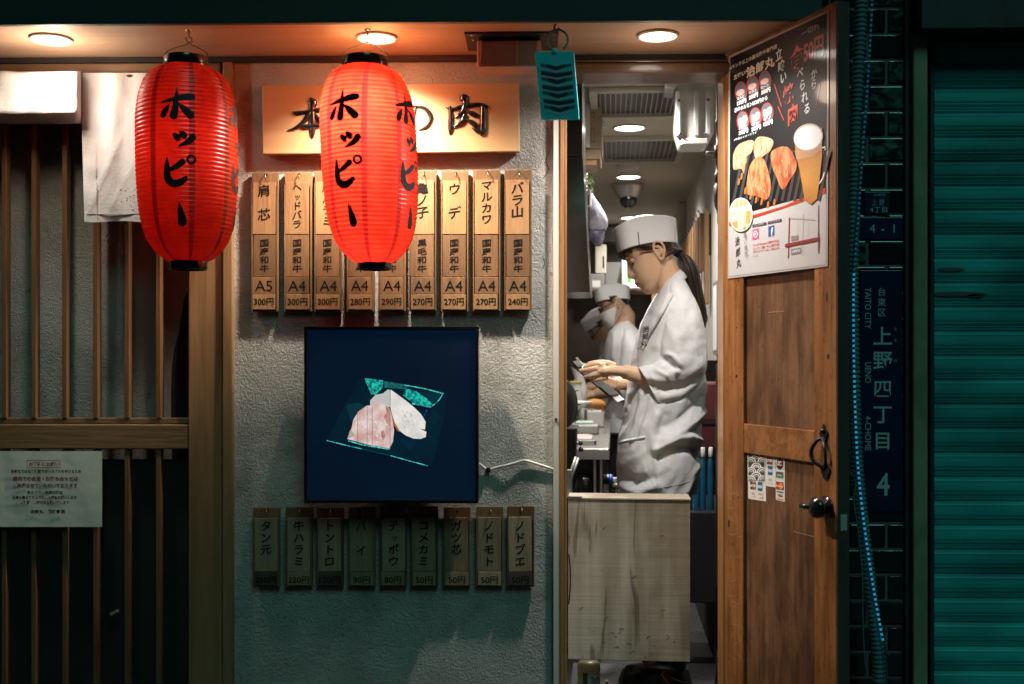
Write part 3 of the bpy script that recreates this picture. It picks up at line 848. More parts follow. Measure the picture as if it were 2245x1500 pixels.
# ---------------------------------------------------------------- hooks, lanterns
RED = None
def lantern_mat(name, phase, ns):
    m = bpy.data.materials.new(name); m.use_nodes = True
    nt = m.node_tree; N = nt.nodes; L = nt.links
    N.remove(N["Principled BSDF"])
    tc = N.new("ShaderNodeTexCoord"); sp = N.new("ShaderNodeSeparateXYZ"); L.new(tc.outputs["Object"], sp.inputs[0])
    def mth(op, a, b_=None):
        n = N.new("ShaderNodeMath"); n.operation = op
        for i, v in enumerate((a, b_)):
            if v is None: continue
            if isinstance(v, (int, float)): n.inputs[i].default_value = v
            else: L.new(v, n.inputs[i])
        return n.outputs[0]
    an = mth('ARCTAN2', sp.outputs[1], sp.outputs[0])
    q = mth('MULTIPLY', mth('ADD', an, phase), ns / (2 * math.pi))
    fr = mth('ABSOLUTE', mth('SUBTRACT', mth('FRACT', q), 0.5))
    seam = mth('LESS_THAN', fr, 0.075)
    n = N.new("ShaderNodeTexNoise"); n.inputs["Scale"].default_value = 35; n.inputs["Detail"].default_value = 5; L.new(tc.outputs["Object"], n.inputs[0])
    rp = N.new("ShaderNodeValToRGB"); rp.color_ramp.elements[0].color = (0.64, 0.016, 0.010, 1); rp.color_ramp.elements[1].color = (0.80, 0.028, 0.014, 1)
    rp.color_ramp.elements[0].position = .35; rp.color_ramp.elements[1].position = .65
    L.new(n.outputs["Fac"], rp.inputs[0])
    mxx = N.new("ShaderNodeMix"); mxx.data_type = 'RGBA'; L.new(seam, mxx.inputs[0]); L.new(rp.outputs[0], mxx.inputs[6]); mxx.inputs[7].default_value = (0.30, 0.006, 0.008, 1)
    d = N.new("ShaderNodeBsdfDiffuse"); t = N.new("ShaderNodeBsdfTranslucent"); g = N.new("ShaderNodeBsdfGlossy"); g.inputs["Roughness"].default_value = 0.30
    dm = N.new('ShaderNodeMix'); dm.data_type = 'RGBA'; dm.blend_type = 'ADD'; dm.inputs[0].default_value = 1; dm.inputs[7].default_value = (0.0, 0.045, 0.008, 1); L.new(mxx.outputs[2], dm.inputs[6]); L.new(dm.outputs[2], d.inputs[0])
     
    tt = N.new("ShaderNodeMix"); tt.data_type = 'RGBA'; tt.blend_type = 'MIX'; tt.inputs[0].default_value = 1.0; tt.blend_type = 'ADD'; L.new(mxx.outputs[2], tt.inputs[6]); tt.inputs[7].default_value = (0.0, 0.006, 0.003, 1)
    L.new(tt.outputs[2], t.inputs[0])
    a = N.new("ShaderNodeMixShader"); a.inputs[0].default_value = 0.72; L.new(d.outputs[0], a.inputs[1]); L.new(t.outputs[0], a.inputs[2])
    c = N.new("ShaderNodeMixShader"); c.inputs[0].default_value = 0.055; L.new(a.outputs[0], c.inputs[1]); L.new(g.outputs[0], c.inputs[2])
    L.new(c.outputs[0], N["Material Output"].inputs[0])
    return m
KANA = {
 "ho": [[(838, 600, 8), (870, 592, 16), (920, 580, 24), (970, 570, 32), (994, 568, 28)], [(917, 524, 3), (915, 560, 16), (910, 620, 28), (901, 672, 36)], [(878, 612, 6), (860, 642, 26), (845, 668, 26)], [(926, 608, 8), (955, 635, 30), (985, 665, 36)]],
 "tsu": [[(905, 768, 20), (918, 780, 32), (922, 788, 24)], [(938, 755, 20), (950, 768, 32), (953, 776, 24)], [(996, 774, 30), (970, 802, 26), (926, 824, 8)]],
 "pi": [[(863, 884, 8), (864, 930, 26), (866, 985, 34), (890, 1012, 34), (925, 1010, 32), (958, 986, 20)], [(944, 902, 28), (910, 928, 24), (864, 952, 14)]],
 "bar": [[(921, 1106, 3), (926, 1145, 22), (933, 1195, 38), (931, 1212, 34)]]}
def lantern(label, grp, cpx, tilt, prof, Yl, top_py, ring_t, ring_b, texts, ns, phase, hook_px, hook_py, glow):
    d = (W(cpx, 400, Yl) - CAM).dot(FWD)
    u = d / F
    axis0 = W(cpx, 575, Yl)
    t = thing("red_paper_lantern", label, "lantern", axis0, grp)
    base_z = axis0.z
    def zz(py): return Z(py, cpx, Yl)
    def ax(z):   # axis position at height z
        k = (zz(148) - z)
        return Vector((axis0.x + (-tilt * (z - base_z)), axis0.y, z))
    az = math.atan2(axis0.x, D + axis0.y)
    LM = lantern_mat("lantern_paper", math.pi / ns - (-math.pi / 2 + R(phase) - az), ns)
    z0, z1 = zz(prof[0][0]), zz(prof[-1][0])
    tab = sorted([(zz(py), r * u * 0.975) for py, r in prof])
    nr_ = 45; seg = 128
    P = []
    zs = []
    for i in range(nr_ * 6 + 1):
        z = z1 + (z0 - z1) * i / (nr_ * 6)
        f = (i % 6) / 6
        r = sinterp(tab, z) + 0.0017 * (math.sin(math.pi * f)) - 0.0006
        c = ax(z)
        P.append([Vector((c.x + r * math.cos(2 * math.pi * k / seg), c.y + r * math.sin(2 * math.pi * k / seg), z + 0.0006 * math.sin(6 * 2 * math.pi * k / seg))) for k in range(seg)])
    b = MB(); b.grid(P, LM, close_u=True); b.build("paper_shade", t)
    # rings
    for nm, (pa, pb, hw_), in (("top_ring", ring_t), ("bottom_ring", ring_b)):
        za, zb_ = zz(pa), zz(pb); r = hw_ * u; c = ax((za + zb_) / 2)
        b = MB(); b.lathe([(r - 0.003, zb_ - c.z), (r, zb_ - c.z), (r + 0.001, zb_ - c.z + 0.002), (r + 0.001, za - c.z - 0.002), (r, za - c.z), (r - 0.003, za - c.z), (r - 0.003, zb_ - c.z)], GLOSSK, c, 48)
        if nm == "bottom_ring": b.lathe([(0.0005, zb_ - c.z + 0.004), (r - 0.003, zb_ - c.z + 0.004)], GLOSSK, c, 48)
        o = b.build(nm, t)
        if nm == "top_ring":
            b = MB()
            for sx in (-1, 1):
                pz = c + Vector((sx * r * 0.98, -0.004, 0)); b.sphere(pz, 0.004, BRASSY, 8)
            b.build("rivet", o)
    # hanging wire
    hk = W(hook_px, hook_py, Yl)
    hk = Vector((hk.x, axis0.y, SOFZ - 0.030))
    zt = zz(ring_t[0] + 8); c = ax(zt); r = ring_t[2] * u * 0.98
    pts = [(c.x - r, c.y, zt), (c.x - r * 1.0, c.y, zt + 0.018), (c.x - r * 0.72, c.y, zt + (hk.z - zt) * 0.62), (hk.x - 0.006, hk.y, hk.z - 0.006), (hk.x, hk.y, hk.z), (hk.x + 0.006, hk.y, hk.z - 0.006), (c.x + r * 0.72, c.y, zt + (hk.z - zt) * 0.62), (c.x + r, c.y, zt + 0.018), (c.x + r, c.y, zt)]
    b = MB(); b.tube([Vector(p) for p in spline(pts, 5)], 0.0011, DARKM, 6); b.build("hanging_wire", t)
    # lettering
    for (offx) in texts:   # angle offset of the text centre
        b = MB()
        for key in KANA:
            for si, stq in enumerate(KANA[key]):
                rows = []
                for (x, y, nx_, ny_, rr) in brush(stq, 5):
                    row = []
                    for k in range(7):
                        tt = -1 + 2 * k / 6
                        X_ = (x + nx_ * rr * tt * 1.15); Y_ = (y + ny_ * rr * tt * 1.15)
                        py = Y_ / 2.42; dx = (X_ - 922) / 2.42 * u
                        z = zz(py); c = ax(z); r = sinterp(tab, z) + 0.0022 + 0.0002 * si
                        a = offx + dx / r
                        row.append(Vector((c.x + r * math.sin(a), c.y - r * math.cos(a), z)))
                    rows.append(row)
                b.grid(rows, LINK)
        # ring of pi
        for py0, px0 in ((890, 986),):
            rows = []
            for i in range(25):
                an = 2 * math.pi * i / 24
                row = []
                for rr in (12.5, 25.5):
                    X_ = px0 + rr * math.cos(an); Y_ = py0 + rr * math.sin(an)
                    z = zz(Y_ / 2.42); c = ax(z); r = sinterp(tab, z) + 0.0022
                    a = offx + (X_ - 922) / 2.42 * u / r
                    row.append(Vector((c.x + r * math.sin(a), c.y - r * math.cos(a), z)))
                rows.append(row)
            b.grid(rows, LINK)
        b.build("lettering", t)
    add_glow(t, glow[0], (1.0, 0.52, 0.30), tuple(ax(zz(glow[1]))), 0.03)
    # hook in the soffit
    h = MB()
    h.tube([hk + Vector((0, 0, 0.032)), hk + Vector((0, 0, 0.014)), hk + Vector((0.007, 0, 0.010)), hk + Vector((0.009, 0, 0.0)), hk + Vector((0.0, 0, -0.0045)), hk + Vector((-0.008, 0, 0.004)), hk + Vector((-0.007, 0, 0.012))], 0.0022, BRASSY, 8)
    h.lathe([(0.0005, 0.026), (0.007, 0.027), (0.008, 0.030)], BRASSY, hk, 12)
    h.build("ceiling_hook", label="small metal hook in the eave holding " + ("the left lantern" if cpx < 600 else "the glowing lantern"), cat="hook", group="hooks under the eave")
    return t
LINK = mat("lantern_ink", (0.010, 0.008, 0.010), 0.6)
YL = -0.262
va = YAW + math.atan2(0 - 0, 1)
def face_angle(cpx):
    p = W(cpx, 400, YL) - CAM
    return math.atan2(-p.x, p.y) * -1   # angle of the side turned to the camera
lantern("red paper lantern hanging left, in front of the white cloth", "red lanterns under the eave", 413, 0.012, [(147, 48), (152, 62), (162, 78), (182, 93), (215, 104), (260, 110), (320, 111), (400, 110), (460, 106), (500, 99), (530, 88), (552, 73), (566, 57), (574, 42)], YL, 148, (126, 151, 47), (572, 592, 40), [-0.165 - math.atan2(W(409, 400, YL).x, D + YL), 1.30 - math.atan2(W(409, 400, YL).x, D + YL), 2.9, 4.4], 8, 4, 414, 57, (0.45, 330))
lantern("glowing red paper lantern in front of the wooden signboard", "red lanterns under the eave", 821, 0.048, [(147, 44), (152, 58), (162, 74), (182, 88), (215, 100), (260, 106), (320, 107), (400, 106), (460, 102), (500, 95), (530, 85), (552, 71), (570, 52), (578, 38)], YL, 148, (127, 150, 50), (575, 592, 37), [-0.50 - math.atan2(W(812, 400, YL).x, D + YL), 0.95 - math.atan2(W(812, 400, YL).x, D + YL), 2.5, 4.0], 8, -12, 806, 60, (2.0, 225))

# ---------------------------------------------------------------- acrylic lamp box under the eave
pk = Cz(1095, 95, SOFZ)
pb_ = thing("junction_box", "translucent pinkish box on a dark metal plate under the eave", "box", (pk.x, pk.y, SOFZ - 0.09))
PINK = mat("pink_acrylic", (0.50, 0.30, 0.25), 0.25, trans=0.0, coat=0.4)
YB = -0.20
x0, x1 = X(1046, YB), X(1186, YB)
b = MB(); b.box(X(1018, YB - .03), X(1225, YB - .03), YB - 0.035, YB + 0.13, SOFZ - 0.006, SOFZ, DARKM, bev=0.002); b.build("mounting_plate", pb_)
zb_ = Z(148, 1100, YB)
b = MB(); b.box(x0, x1, YB, YB + 0.09, zb_, SOFZ - 0.012, PINK, bev=0.004); b.build("cover", pb_)
b = MB()
for xx in (x0 + 0.012, x0 + 0.103, x1 - 0.01):
    b.box(xx - 0.0035, xx + 0.0035, YB - 0.004, YB + 0.0, zb_ + 0.002, SOFZ - 0.014, PINK, bev=0.0015)
b.box(x0 + 0.005, x1 - 0.005, YB - 0.004, YB, zb_ + 0.0015, zb_ + 0.010, PINK, bev=0.001)
b.build("rib", pb_)
b = MB(); b.box(x0 + 0.004, x1 - 0.004, YB + 0.004, YB + 0.08, SOFZ - 0.0118, SOFZ - 0.0065, BLACKP); b.build("socket", pb_)
b = MB()
for sx in (X(1034, YB - .06), X(1214, YB - .06)):
    b.sphere((sx, YB - 0.026, SOFZ - 0.006), 0.005, BRASSY, 10, (1, 1, 0.5)); b.sphere((sx, YB + 0.02, SOFZ - 0.006), 0.004, BRASSY, 10, (1, 1, 0.5))
b.build("screw", pb_)

# ---------------------------------------------------------------- teal hanging plate
TY2 = -0.30
tg = thing("repellent_plate", "teal plastic plate with chevron slots hanging from a ring at the eave", "hanging plate", W(1224, 262, TY2))
TEALP = mat("teal_plastic", (0.04, 0.78, 0.84), 0.35, var=0.12, vs=(20, 20, 20), spec=0.6)
TEALD = mat("dark_teal_recess", (0.004, 0.035, 0.07), 0.5)
TEALL = mat("pale_teal_plastic", (0.45, 0.72, 0.72), 0.35)
tpl_ = PL(W(1222, 187, TY2), Vector((1, -0.10, 0)))
b = MB()
crn = [(1172, 113), (1258, 112), (1270, 262), (1186, 262)]
q = [tpl_.st(*p) for p in crn]
def rounded(q, r=0.004, k=4):
    out = []
    for i in range(len(q)):
        p = Vector(q[i]); a = (Vector(q[i - 1]) - p).normalized(); c = (Vector(q[(i + 1) % len(q)]) - p).normalized()
        for j in range(k + 1):
            t = j / k
            out.append(tuple((p + a * r) * (1 - t) ** 2 + p * 2 * t * (1 - t) + (p + c * r) * t * t))
    return out
def slab(b, pl, q, n0, n1, m, bev=0.0015):
    bb = bmesh.new()
    vs = [bb.verts.new(pl.pt(a, c, n0)) for a, c in q]
    f = bb.faces.new(vs)
    bb.normal_update()
    if f.normal.dot(pl.n) > 0: f.normal_flip()
    r = bmesh.ops.extrude_face_region(bb, geom=[f])
    nv = [e for e in r["geom"] if isinstance(e, bmesh.types.BMVert)]
    bmesh.ops.translate(bb, vec=pl.n * (n1 - n0), verts=nv)
    bmesh.ops.recalc_face_normals(bb, faces=bb.faces[:])
    if bev: bmesh.ops.bevel(bb, geom=bb.edges[:], offset=bev, segments=2, profile=0.5, affect='EDGES')
    b.bm(bb, m)
slab(b, tpl_, rounded(q), -0.010, 0.0, TEALP); b.build("plate", tg)
b = MB(); b2 = MB()
for k in range(7):
    t = k / 6
    cx = 1219 + 8 * t; cy = 147 + 92 * t
    wide = 34 if k % 2 else 20
    for sgn in (-1, 1):
        b.poly(tpl_, [(cx, cy - 1), (cx + sgn * wide, cy - 6.5), (cx + sgn * wide, cy + 1.5), (cx, cy + 7.5)], TEALD, 0.0009)
        b2.poly(tpl_, [(cx, cy + 9), (cx + sgn * 36, cy + 3), (cx + sgn * 36, cy + 4.5), (cx, cy + 12)], TEALL, 0.0013)
        if not k % 2: b.poly(tpl_, [(cx + sgn * 20, cy - 5), (cx + sgn * 34, cy - 8), (cx + sgn * 34, cy - 2), (cx + sgn * 20, cy + 1)], mat("teal_shadow_recess", (0.012, 0.16, 0.18), 0.5), 0.0009)
b.build("chevron_slot", tg); b2.build("slot_lip", tg)
b = MB()
rp = [tpl_.at(1222 + 23 * math.sin(a), 88 - 23 * math.cos(a), -0.002) for a in [(-2.55 + 5.1 * i / 28) for i in range(29)]]
b.tube(rp, 0.0028, mat("ring_plastic", (0.16, 0.36, 0.36), 0.25, trans=0.3), 8)
b.lathe([(0.0005, 0.006), (0.006, 0.006), (0.008, 0.003), (0.008, -0.012)], TEALP, tpl_.at(1216, 112, -0.002), 14, M=Matrix.Rotation(R(90), 3, 'X')); b.build("ring", tg)
b = MB(); hp = tpl_.at(1220, 66, -0.002); tp_ = Vector((hp.x, hp.y, SOFZ))
b.tube([tp_, Vector((hp.x, hp.y, hp.z + 0.02)), hp + Vector((-0.006, 0, 0.008)), hp + Vector((0, 0, -0.003)), hp + Vector((0.006, 0, 0.006))], 0.0028, DARKM, 8)
b.build("ceiling_hook", label="dark metal hook in the eave holding the teal plate", cat="hook", group="hooks under the eave")

# ---------------------------------------------------------------- doorway frame
df = thing("door_frame", "wooden door frame with pale metal strip on the left of the doorway", "door frame", (X(1229, 0), 0, 0))
b = MB(); b.box(X(1213, -.012), X(1227, -.012), -0.016, 0.10, 0.013, SOFZ - 0.018, ALU, bev=0.001); b.build("metal_strip", df)
JW = wood("jamb_wood", (0.44, 0.22, 0.08), (0.25, 0.11, 0.04), 'z', 0.42, coat=0.2)
b = MB(); b.box(X(1228, -.02), X(1237, -.02), -0.020, 0.12, 0.013, SOFZ - 0.018, JW, bev=0.0015); b.box(X(1237.6, -.02), X(1243, -.02), -0.010, 0.12, 0.013, SOFZ - 0.018, JW, bev=0.0015); b.build("jamb", df)
b = MB(); b.box(X(1243.5, 0), X(1605, 0), -0.034, 0.10, Z(159, 1420, -.034), Z(137, 1420, -.034), DARKW, bev=0.006)
b.box(X(1229, 0), X(1605, 0), -0.022, 0.10, Z(136, 1420, -.022), SOFZ - 0.018, DARKW, bev=0.002)
b.build("header", df)
b = MB(); b.box(X(1586, 0.0), X(1640, 0), 0.005, 0.10, 0.013, Z(160, 1600, 0), JW); b.build("hinge_jamb", df)
b = MB(); b.box(X(1219, -.02) - .003, X(1219, -.02) + .003, -0.019, -0.0155, Z(922, 1220, 0), Z(916, 1220, 0), BLACKP); b.build("strip_joint", df)
# upper wall above, right of canopy
b = MB(); b.box(X(1641, 0), 2.4, 0.12, 0.2, SOFZ - 0.30, 3.2, mat("dark_upper_wall", (0.03, 0.035, 0.035), 0.9, var=0.3)); b.build("upper_wall", label="dark wall above the roller shutter and address signs", cat="wall")

# ---------------------------------------------------------------- open door
H = W(1589, 790, -0.004)
dH = (H - CAM).dot(FWD)
E_ = Wd(1834, 790, dH / 1.183)
dx = Vector((E_.x - H.x, E_.y - H.y, 0)); DW = dx.length
DP = PL((H.x, H.y, 0), dx)
print("DOOR width", DW, "angle", math.degrees(math.atan2(-dx.y, dx.x)), "soffit", SOFZ)
door = thing("wooden_door", "worn brown wooden door standing open with black iron handle", "door", (H.x, H.y, 0.02))
DT = Z(124, 1590, 0)
TH = 0.034
s_l, s_r = DP.st(1629.5, 900)[0], DP.st(1785, 900)[0]
r1, r0 = DP.st(1700, 936)[1], DP.st(1700, 1003)[1]
b = MB()
b.pbox(DP, 0, s_l, 0.02, DT, -TH, 0, DOORW, bev=0.002); b.build("stile", door)
b = MB(); b.pbox(DP, s_r, DW, 0.02, DT, -TH, 0, DOORW, bev=0.002); b.build("stile", door)
DOORX = wood("door_rail_wood", (0.38, 0.165, 0.055), (0.21, 0.088, 0.03), 'x', 0.42, coat=0.25, s=9)
stain_mix(DOORX, (((5, 22, 22), .42, .62, (.62, .58, .52)), ((90, 90, 60), .60, .68, (.6, .5, .42))))
b = MB(); b.pbox(DP, s_l + .0006, s_r - .0006, r0, r1, -TH + .001, -0.001, DOORX, bev=0.002); b.build("rail", door)
b = MB(); b.pbox(DP, s_l + .0006, s_r - .0006, DT - 0.1, DT - 0.001, -TH + .001, -0.001, DOORX, bev=0.002); b.build("rail", door)
b = MB(); b.pbox(DP, s_l + .0006, s_r - .0006, 0.021, 0.12, -TH + .001, -0.001, DOORX, bev=0.002); b.build("rail", door)
b = MB(); b.pbox(DP, s_l + .001, s_r - .001, r1 + .001, DT - .101, -TH + 0.008, -0.010, DOORP); b.build("panel", door)
b = MB(); b.pbox(DP, s_l + .001, s_r - .001, 0.121, r0 - .001, -TH + 0.008, -0.010, DOORP); b.build("panel", door)
b = MB(); b.pbox(DP, DW + .0003, DW + 0.003, 0.021, DT - .001, -TH, -0.001, DOORE, bev=0.0008); b.build("edge_strip", door)
# wear marks: scratches and worn patches with a shape of their own
SCR = mat("scratch", (0.50, 0.30, 0.14), 0.7); HOLE = mat("hole_dark", (0.03, 0.02, 0.015), 0.9); GRIME = mat("grime", (0.075, 0.045, 0.025), 0.6, var=0.4, vs=(50, 50, 20)); WORN = wood("worn_patch", (0.25, 0.14, 0.065), (0.17, 0.085, 0.035), 'z', 0.6, s=40)
b = MB(); rnd = random.Random(4)
for k in range(46):
    x = rnd.uniform(1594, 1626); y = rnd.uniform(1040, 1480)
    l = rnd.uniform(4, 18); a = rnd.uniform(-0.9, 0.9)
    b.line(DP, [(x, y), (min(1627, max(1592, x + l * math.cos(a))), y + l * math.sin(a))], rnd.uniform(0.4, 0.9), SCR, 0.0004 + k * 0.00001)
b.build("scratches", door)
b = MB()
for (x, y, rx, ry) in ((1615, 825, 2.4, 3.5), (1616, 718, 1.5, 2), (1598, 1148, 2.2, 9), (1619, 615, 1.6, 2.2), (1816, 782, 3.0, 6), (1813, 652, 2, 12), (1620, 1090, 1.4, 2)):
    b.ell(DP, x, y, rx, ry, HOLE, 0.0005, 12)
b.build("nail_hole", door)
b = MB()
for k in range(60):
    x = rnd.uniform(1650, 1780); y = rnd.uniform(680, 920) if k < 30 else rnd.uniform(1160, 1480)
    b.line(DP, [(x, y), (x + rnd.uniform(-2, 2), y + rnd.uniform(6, 26))], rnd.uniform(0.4, 1.3), WORN, -0.0095 + k * 0.00001)
b.line(DP, [(1733, 1166), (1782, 1178)], 1.0, SCR, -0.0088); b.line(DP, [(1678, 685), (1712, 682)], 0.8, SCR, -0.0088)
b.build("worn_patch", door)
# iron pull handle
hd = MB()
def dpt(px, py, n): return DP.at(px, py, n)
def spade(b, px, py, rx, ry, m):
    q = [(px, py - ry), (px + rx * 0.45, py - ry * 0.45), (px + rx, py), (px + rx * 0.6, py + ry * 0.6), (px + rx * 0.35, py + ry), (px - rx * 0.35, py + ry), (px - rx * 0.6, py + ry * 0.6), (px - rx, py), (px - rx * 0.45, py - ry * 0.45)]
    slab(b, DP, [DP.st(*p) for p in smooth_loop(q, 3)], 0.0006, 0.004, m, 0)
spade(hd, 1808, 950, 9, 20, IRON); spade(hd, 1812, 1030, 10, 20, IRON)
hq = [Vector(p) for p in spline([tuple(p) for p in (dpt(1807, 962, 0.003), dpt(1801, 966, 0.012), dpt(1795, 985, 0.020), dpt(1797, 1006, 0.020), dpt(1805, 1020, 0.012), dpt(1811, 1028, 0.003))], 6)]
hd.tube(hq, [0.0036 + 0.0014 * math.sin(math.pi * i / (len(hq) - 1)) for i in range(len(hq))], IRON, 10)
ho_ = hd.build("pull_handle", door)
b = MB(); b.sphere(dpt(1809, 945, 0.006), 0.006, IRON, 12); b.tube([dpt(1806, 960, 0.004), dpt(1818, 985, 0.012), dpt(1818, 1010, 0.010), dpt(1812, 1024, 0.004)], 0.004, IRON, 8); b.build("thumb_latch", ho_)
b = MB()
kc = dpt(1813, 1112, 0.0)
Mk = Matrix(((DP.ex.x, 0, DP.n.x), (DP.ex.y, 0, DP.n.y), (0, 1, 0)))
b.lathe([(0.026, 0.0006), (0.027, 0.004), (0.020, 0.008), (0.011, 0.010), (0.010, 0.012), (0.018, 0.014), (0.0245, 0.021), (0.026, 0.030), (0.022, 0.039), (0.012, 0.043), (0.0005, 0.044)], GLOSSK, kc, 32, M=Mk)
kn = b.build("door_knob", door)
b = MB(); b.tube([dpt(1806, 1111, 0.036), dpt(1800, 1109, 0.044), dpt(1793, 1106, 0.048)], [0.005, 0.006, 0.0065], GLOSSK, 10); b.build("turn_button", kn)
b = MB(); b.pbox(PL(DP.pt(DW + .003, 0, 0), -DP.n), 0.008, 0.026, DP.st(1852, 1168)[1], DP.st(1852, 1132)[1], 0.0003, 0.002, ALU, bev=0.0005); b.build("latch_plate", door)

# ---------------------------------------------------------------- poster on the door
ps = thing("menu_poster", "glossy black and white food poster with beer glass on the open door", "poster", DP.at(1706, 600, 0.002))
b = MB()
PBLK = mat("poster_black", (0.008, 0.009, 0.011), 0.5, var=0.5, vs=(7, 7, 7), coat=0.4, spec=0.25)
PWHT = mat("poster_white", (0.50, 0.49, 0.49), 0.4, coat=0.6)
LAM = mat("laminate_edge", (0.45, 0.43, 0.40), 0.25, coat=0.5)
b.poly(DP, [(1599, 124), (1819, 22), (1816, 584), (1597, 611)], LAM, 0.0020); b.build("laminate", ps)
b = MB(); b.poly(DP, [(1603, 127), (1815, 29), (1813, 420), (1601, 478)], PBLK, 0.0026); b.poly(DP, [(1601, 478), (1813, 420), (1812, 580), (1600, 606)], PWHT, 0.0026); b.build("sheet", ps)
PRED = mat("print_red", (0.50, 0.045, 0.015), 0.4, coat=0.5); PORG = mat("print_orange_red", (0.60, 0.06, 0.012), 0.45, coat=0.5)
PCRM = mat("print_cream", (0.72, 0.66, 0.52), 0.4); PGRY = mat("print_grey", (0.33, 0.33, 0.33), 0.5); PDK = mat("print_dark", (0.03, 0.03, 0.03), 0.5)
n = 0.0034
b = MB()
b.poly(DP, [(1601, 487), (1650, 473), (1720, 452), (1812, 412), (1813, 424), (1740, 450), (1680, 470), (1601, 496)], PRED, n)
b.build("red_band", ps)
# grill
b = MB(); GR = mat("grill_bar", (0.045, 0.05, 0.052), 0.4, coat=0.4)
for k in range(15):
    x = 1606 + k * 13.5
    b.poly(DP, [(x, 440 + (8 if x < 1650 else 0)), (x + 24, 330), (x + 29, 330), (x + 6, 442 + (8 if x < 1650 else 0))], GR, n + k * 0.00002)
EMB = mat("ember", (0.45, 0.14, 0.02), 0.5)
for x, y in ((1622, 400), (1636, 420), (1648, 432), (1660, 440), (1672, 444), (1686, 450), (1628, 388), (1655, 425), (1700, 445)):
    b.poly(DP, [(x, y - 8), (x + 3, y - 7), (x + 2, y + 4), (x - 2, y + 5)], EMB, n + 0.0006, curve=True)
b.build("grill_picture", ps)
b = MB()
MT1 = mat("print_meat_tan", (0.36, 0.19, 0.085), 0.5, var=0.3, vs=(55, 55, 40), col2=(0.50, 0.36, 0.23), coat=0.3)
MT2 = mat("print_meat_orange", (0.40, 0.075, 0.018), 0.5, col2=(0.55, 0.23, 0.10), vs=(60, 60, 26), coat=0.3, lo=0.42, hi=0.6)
b.poly(DP, [(1612, 335), (1622, 318), (1645, 308), (1656, 312), (1650, 335), (1640, 345), (1634, 380), (1628, 370), (1612, 372), (1610, 350)], MT1, n + .0008, curve=True)
b.poly(DP, [(1657, 312), (1668, 300), (1690, 303), (1699, 312), (1692, 330), (1680, 340), (1664, 350), (1656, 335)], MT1, n + .0009, curve=True)
b.poly(DP, [(1648, 362), (1664, 345), (1678, 350), (1690, 385), (1693, 415), (1684, 438), (1662, 430), (1640, 424), (1642, 390)], MT2, n + .0011, curve=True)
b.poly(DP, [(1694, 335), (1716, 322), (1736, 328), (1750, 365), (1735, 395), (1719, 416), (1706, 390), (1696, 365)], MT2, n + .0010, curve=True)
CH_ = mat("print_char", (0.14, 0.035, 0.012), 0.5); HL_ = mat("print_highlight", (0.74, 0.52, 0.36), 0.45)
for k in range(70):
    which = k % 4
    cx_, cy_, rx_, ry_ = ((1632, 340, 15, 22), (1676, 322, 14, 14), (1667, 392, 19, 34), (1722, 362, 20, 30))[which]
    x, y = cx_ + rnd.uniform(-.8, .8) * rx_, cy_ + rnd.uniform(-.8, .8) * ry_
    l = rnd.uniform(3, 9); a = 1.2 + rnd.uniform(-.7, .7)
    b.line(DP, [(x, y), (x + l * .35 * math.cos(a), y + l * .5 * math.sin(a)), (x + l * .5 * math.cos(a + .5), y + l * math.sin(a))], rnd.uniform(.8, 2.2), (CH_, HL_, HL_)[k % 3], n + .0013 + k * .000008)
b.build("grilled_meat_picture", ps)
b = MB()
BEER = mat("print_beer", (0.36, 0.115, 0.015), 0.5, col2=(0.55, 0.26, 0.05), vs=(6, 6, 14), coat=0.4)
b.poly(DP, [(1745, 300), (1806, 280), (1806, 340), (1800, 400), (1795, 436), (1782, 448), (1768, 440), (1758, 380), (1748, 335)], BEER, n + .0013)
b.poly(DP, [(1746, 330), (1780, 330), (1806, 305), (1806, 325), (1785, 345), (1750, 350)], mat("print_beer_head", (0.42, 0.24, 0.12), 0.5), n + .0015)
b.ell(DP, 1776, 301, 33, 29, mat("print_rim", (0.55, 0.42, 0.36), 0.4), n + .0016, 32, 0.45)
b.ell(DP, 1776, 302, 31, 26, WHITEP, n + .0018, 32, 0.45)
b.line(DP, [(1806, 325), (1812, 322), (1813, 330)], 3, WHITEP, n + .0012); b.line(DP, [(1798, 405), (1807, 392), (1811, 378)], 4, WHITEP, n + .0012)
b.build("beer_picture", ps)
b = MB()
b.text(DP, "A4ランク以上の黒毛和牛専門店", 1650, 128, 10, PCRM, n, 0.02, w=108)
b.text(DP, "立喰い焼肉", 1632, 161, 11.5, PCRM, n, 0.03, w=43)
b.text(DP, "治郎丸", 1669, 147, 25, PCRM, n, 0.03, w=62)
b.text(DP, "和牛ホルモンは30円から", 1648, 229, 10.5, WHITEP, n, 0.03, w=72)
b.text(DP, "※写真はイメージです", 1636, 299, 5, WHITEP, n, 0.0, w=50)
PR6 = [(1627, 201, "カルビ", "150円", 0), (1653, 188, "ハラミ", "200円", 1), (1680, 177, "ロース", "300円", 2), (1631, 266, "ハツ", "30円", 3), (1659, 258, "タン", "50円", 4), (1685, 247, "ミノ", "120円", 5)]
b.vtext(DP, "立喰い", 1710, 120, 170, 27, WHITEP, n, 0.02, 0.15, 1720)
b.text(DP, "食", 1749, 130, 62, PORG, n + .0002, 0.03, shear=0.15, sx=0.9)
b.text(DP, "一切れ", 1779, 66, 15, PGRY, n, 0.02, w=40)
b.text(DP, "50円", 1786, 108, 52, PRED, n, 0.03, w=44)
b.vtext(DP, "から", 1787, 162, 184, 24, WHITEP, n, 0.02, 0.15)
b.vtext(DP, "べられる", 1757, 160, 238, 26, WHITEP, n + .0002, 0.02, 0.15, 1772)
b.vtext(DP, "焼肉", 1731, 206, 250, 44, PORG, n + .0004, 0.03, 0.15, 1741)
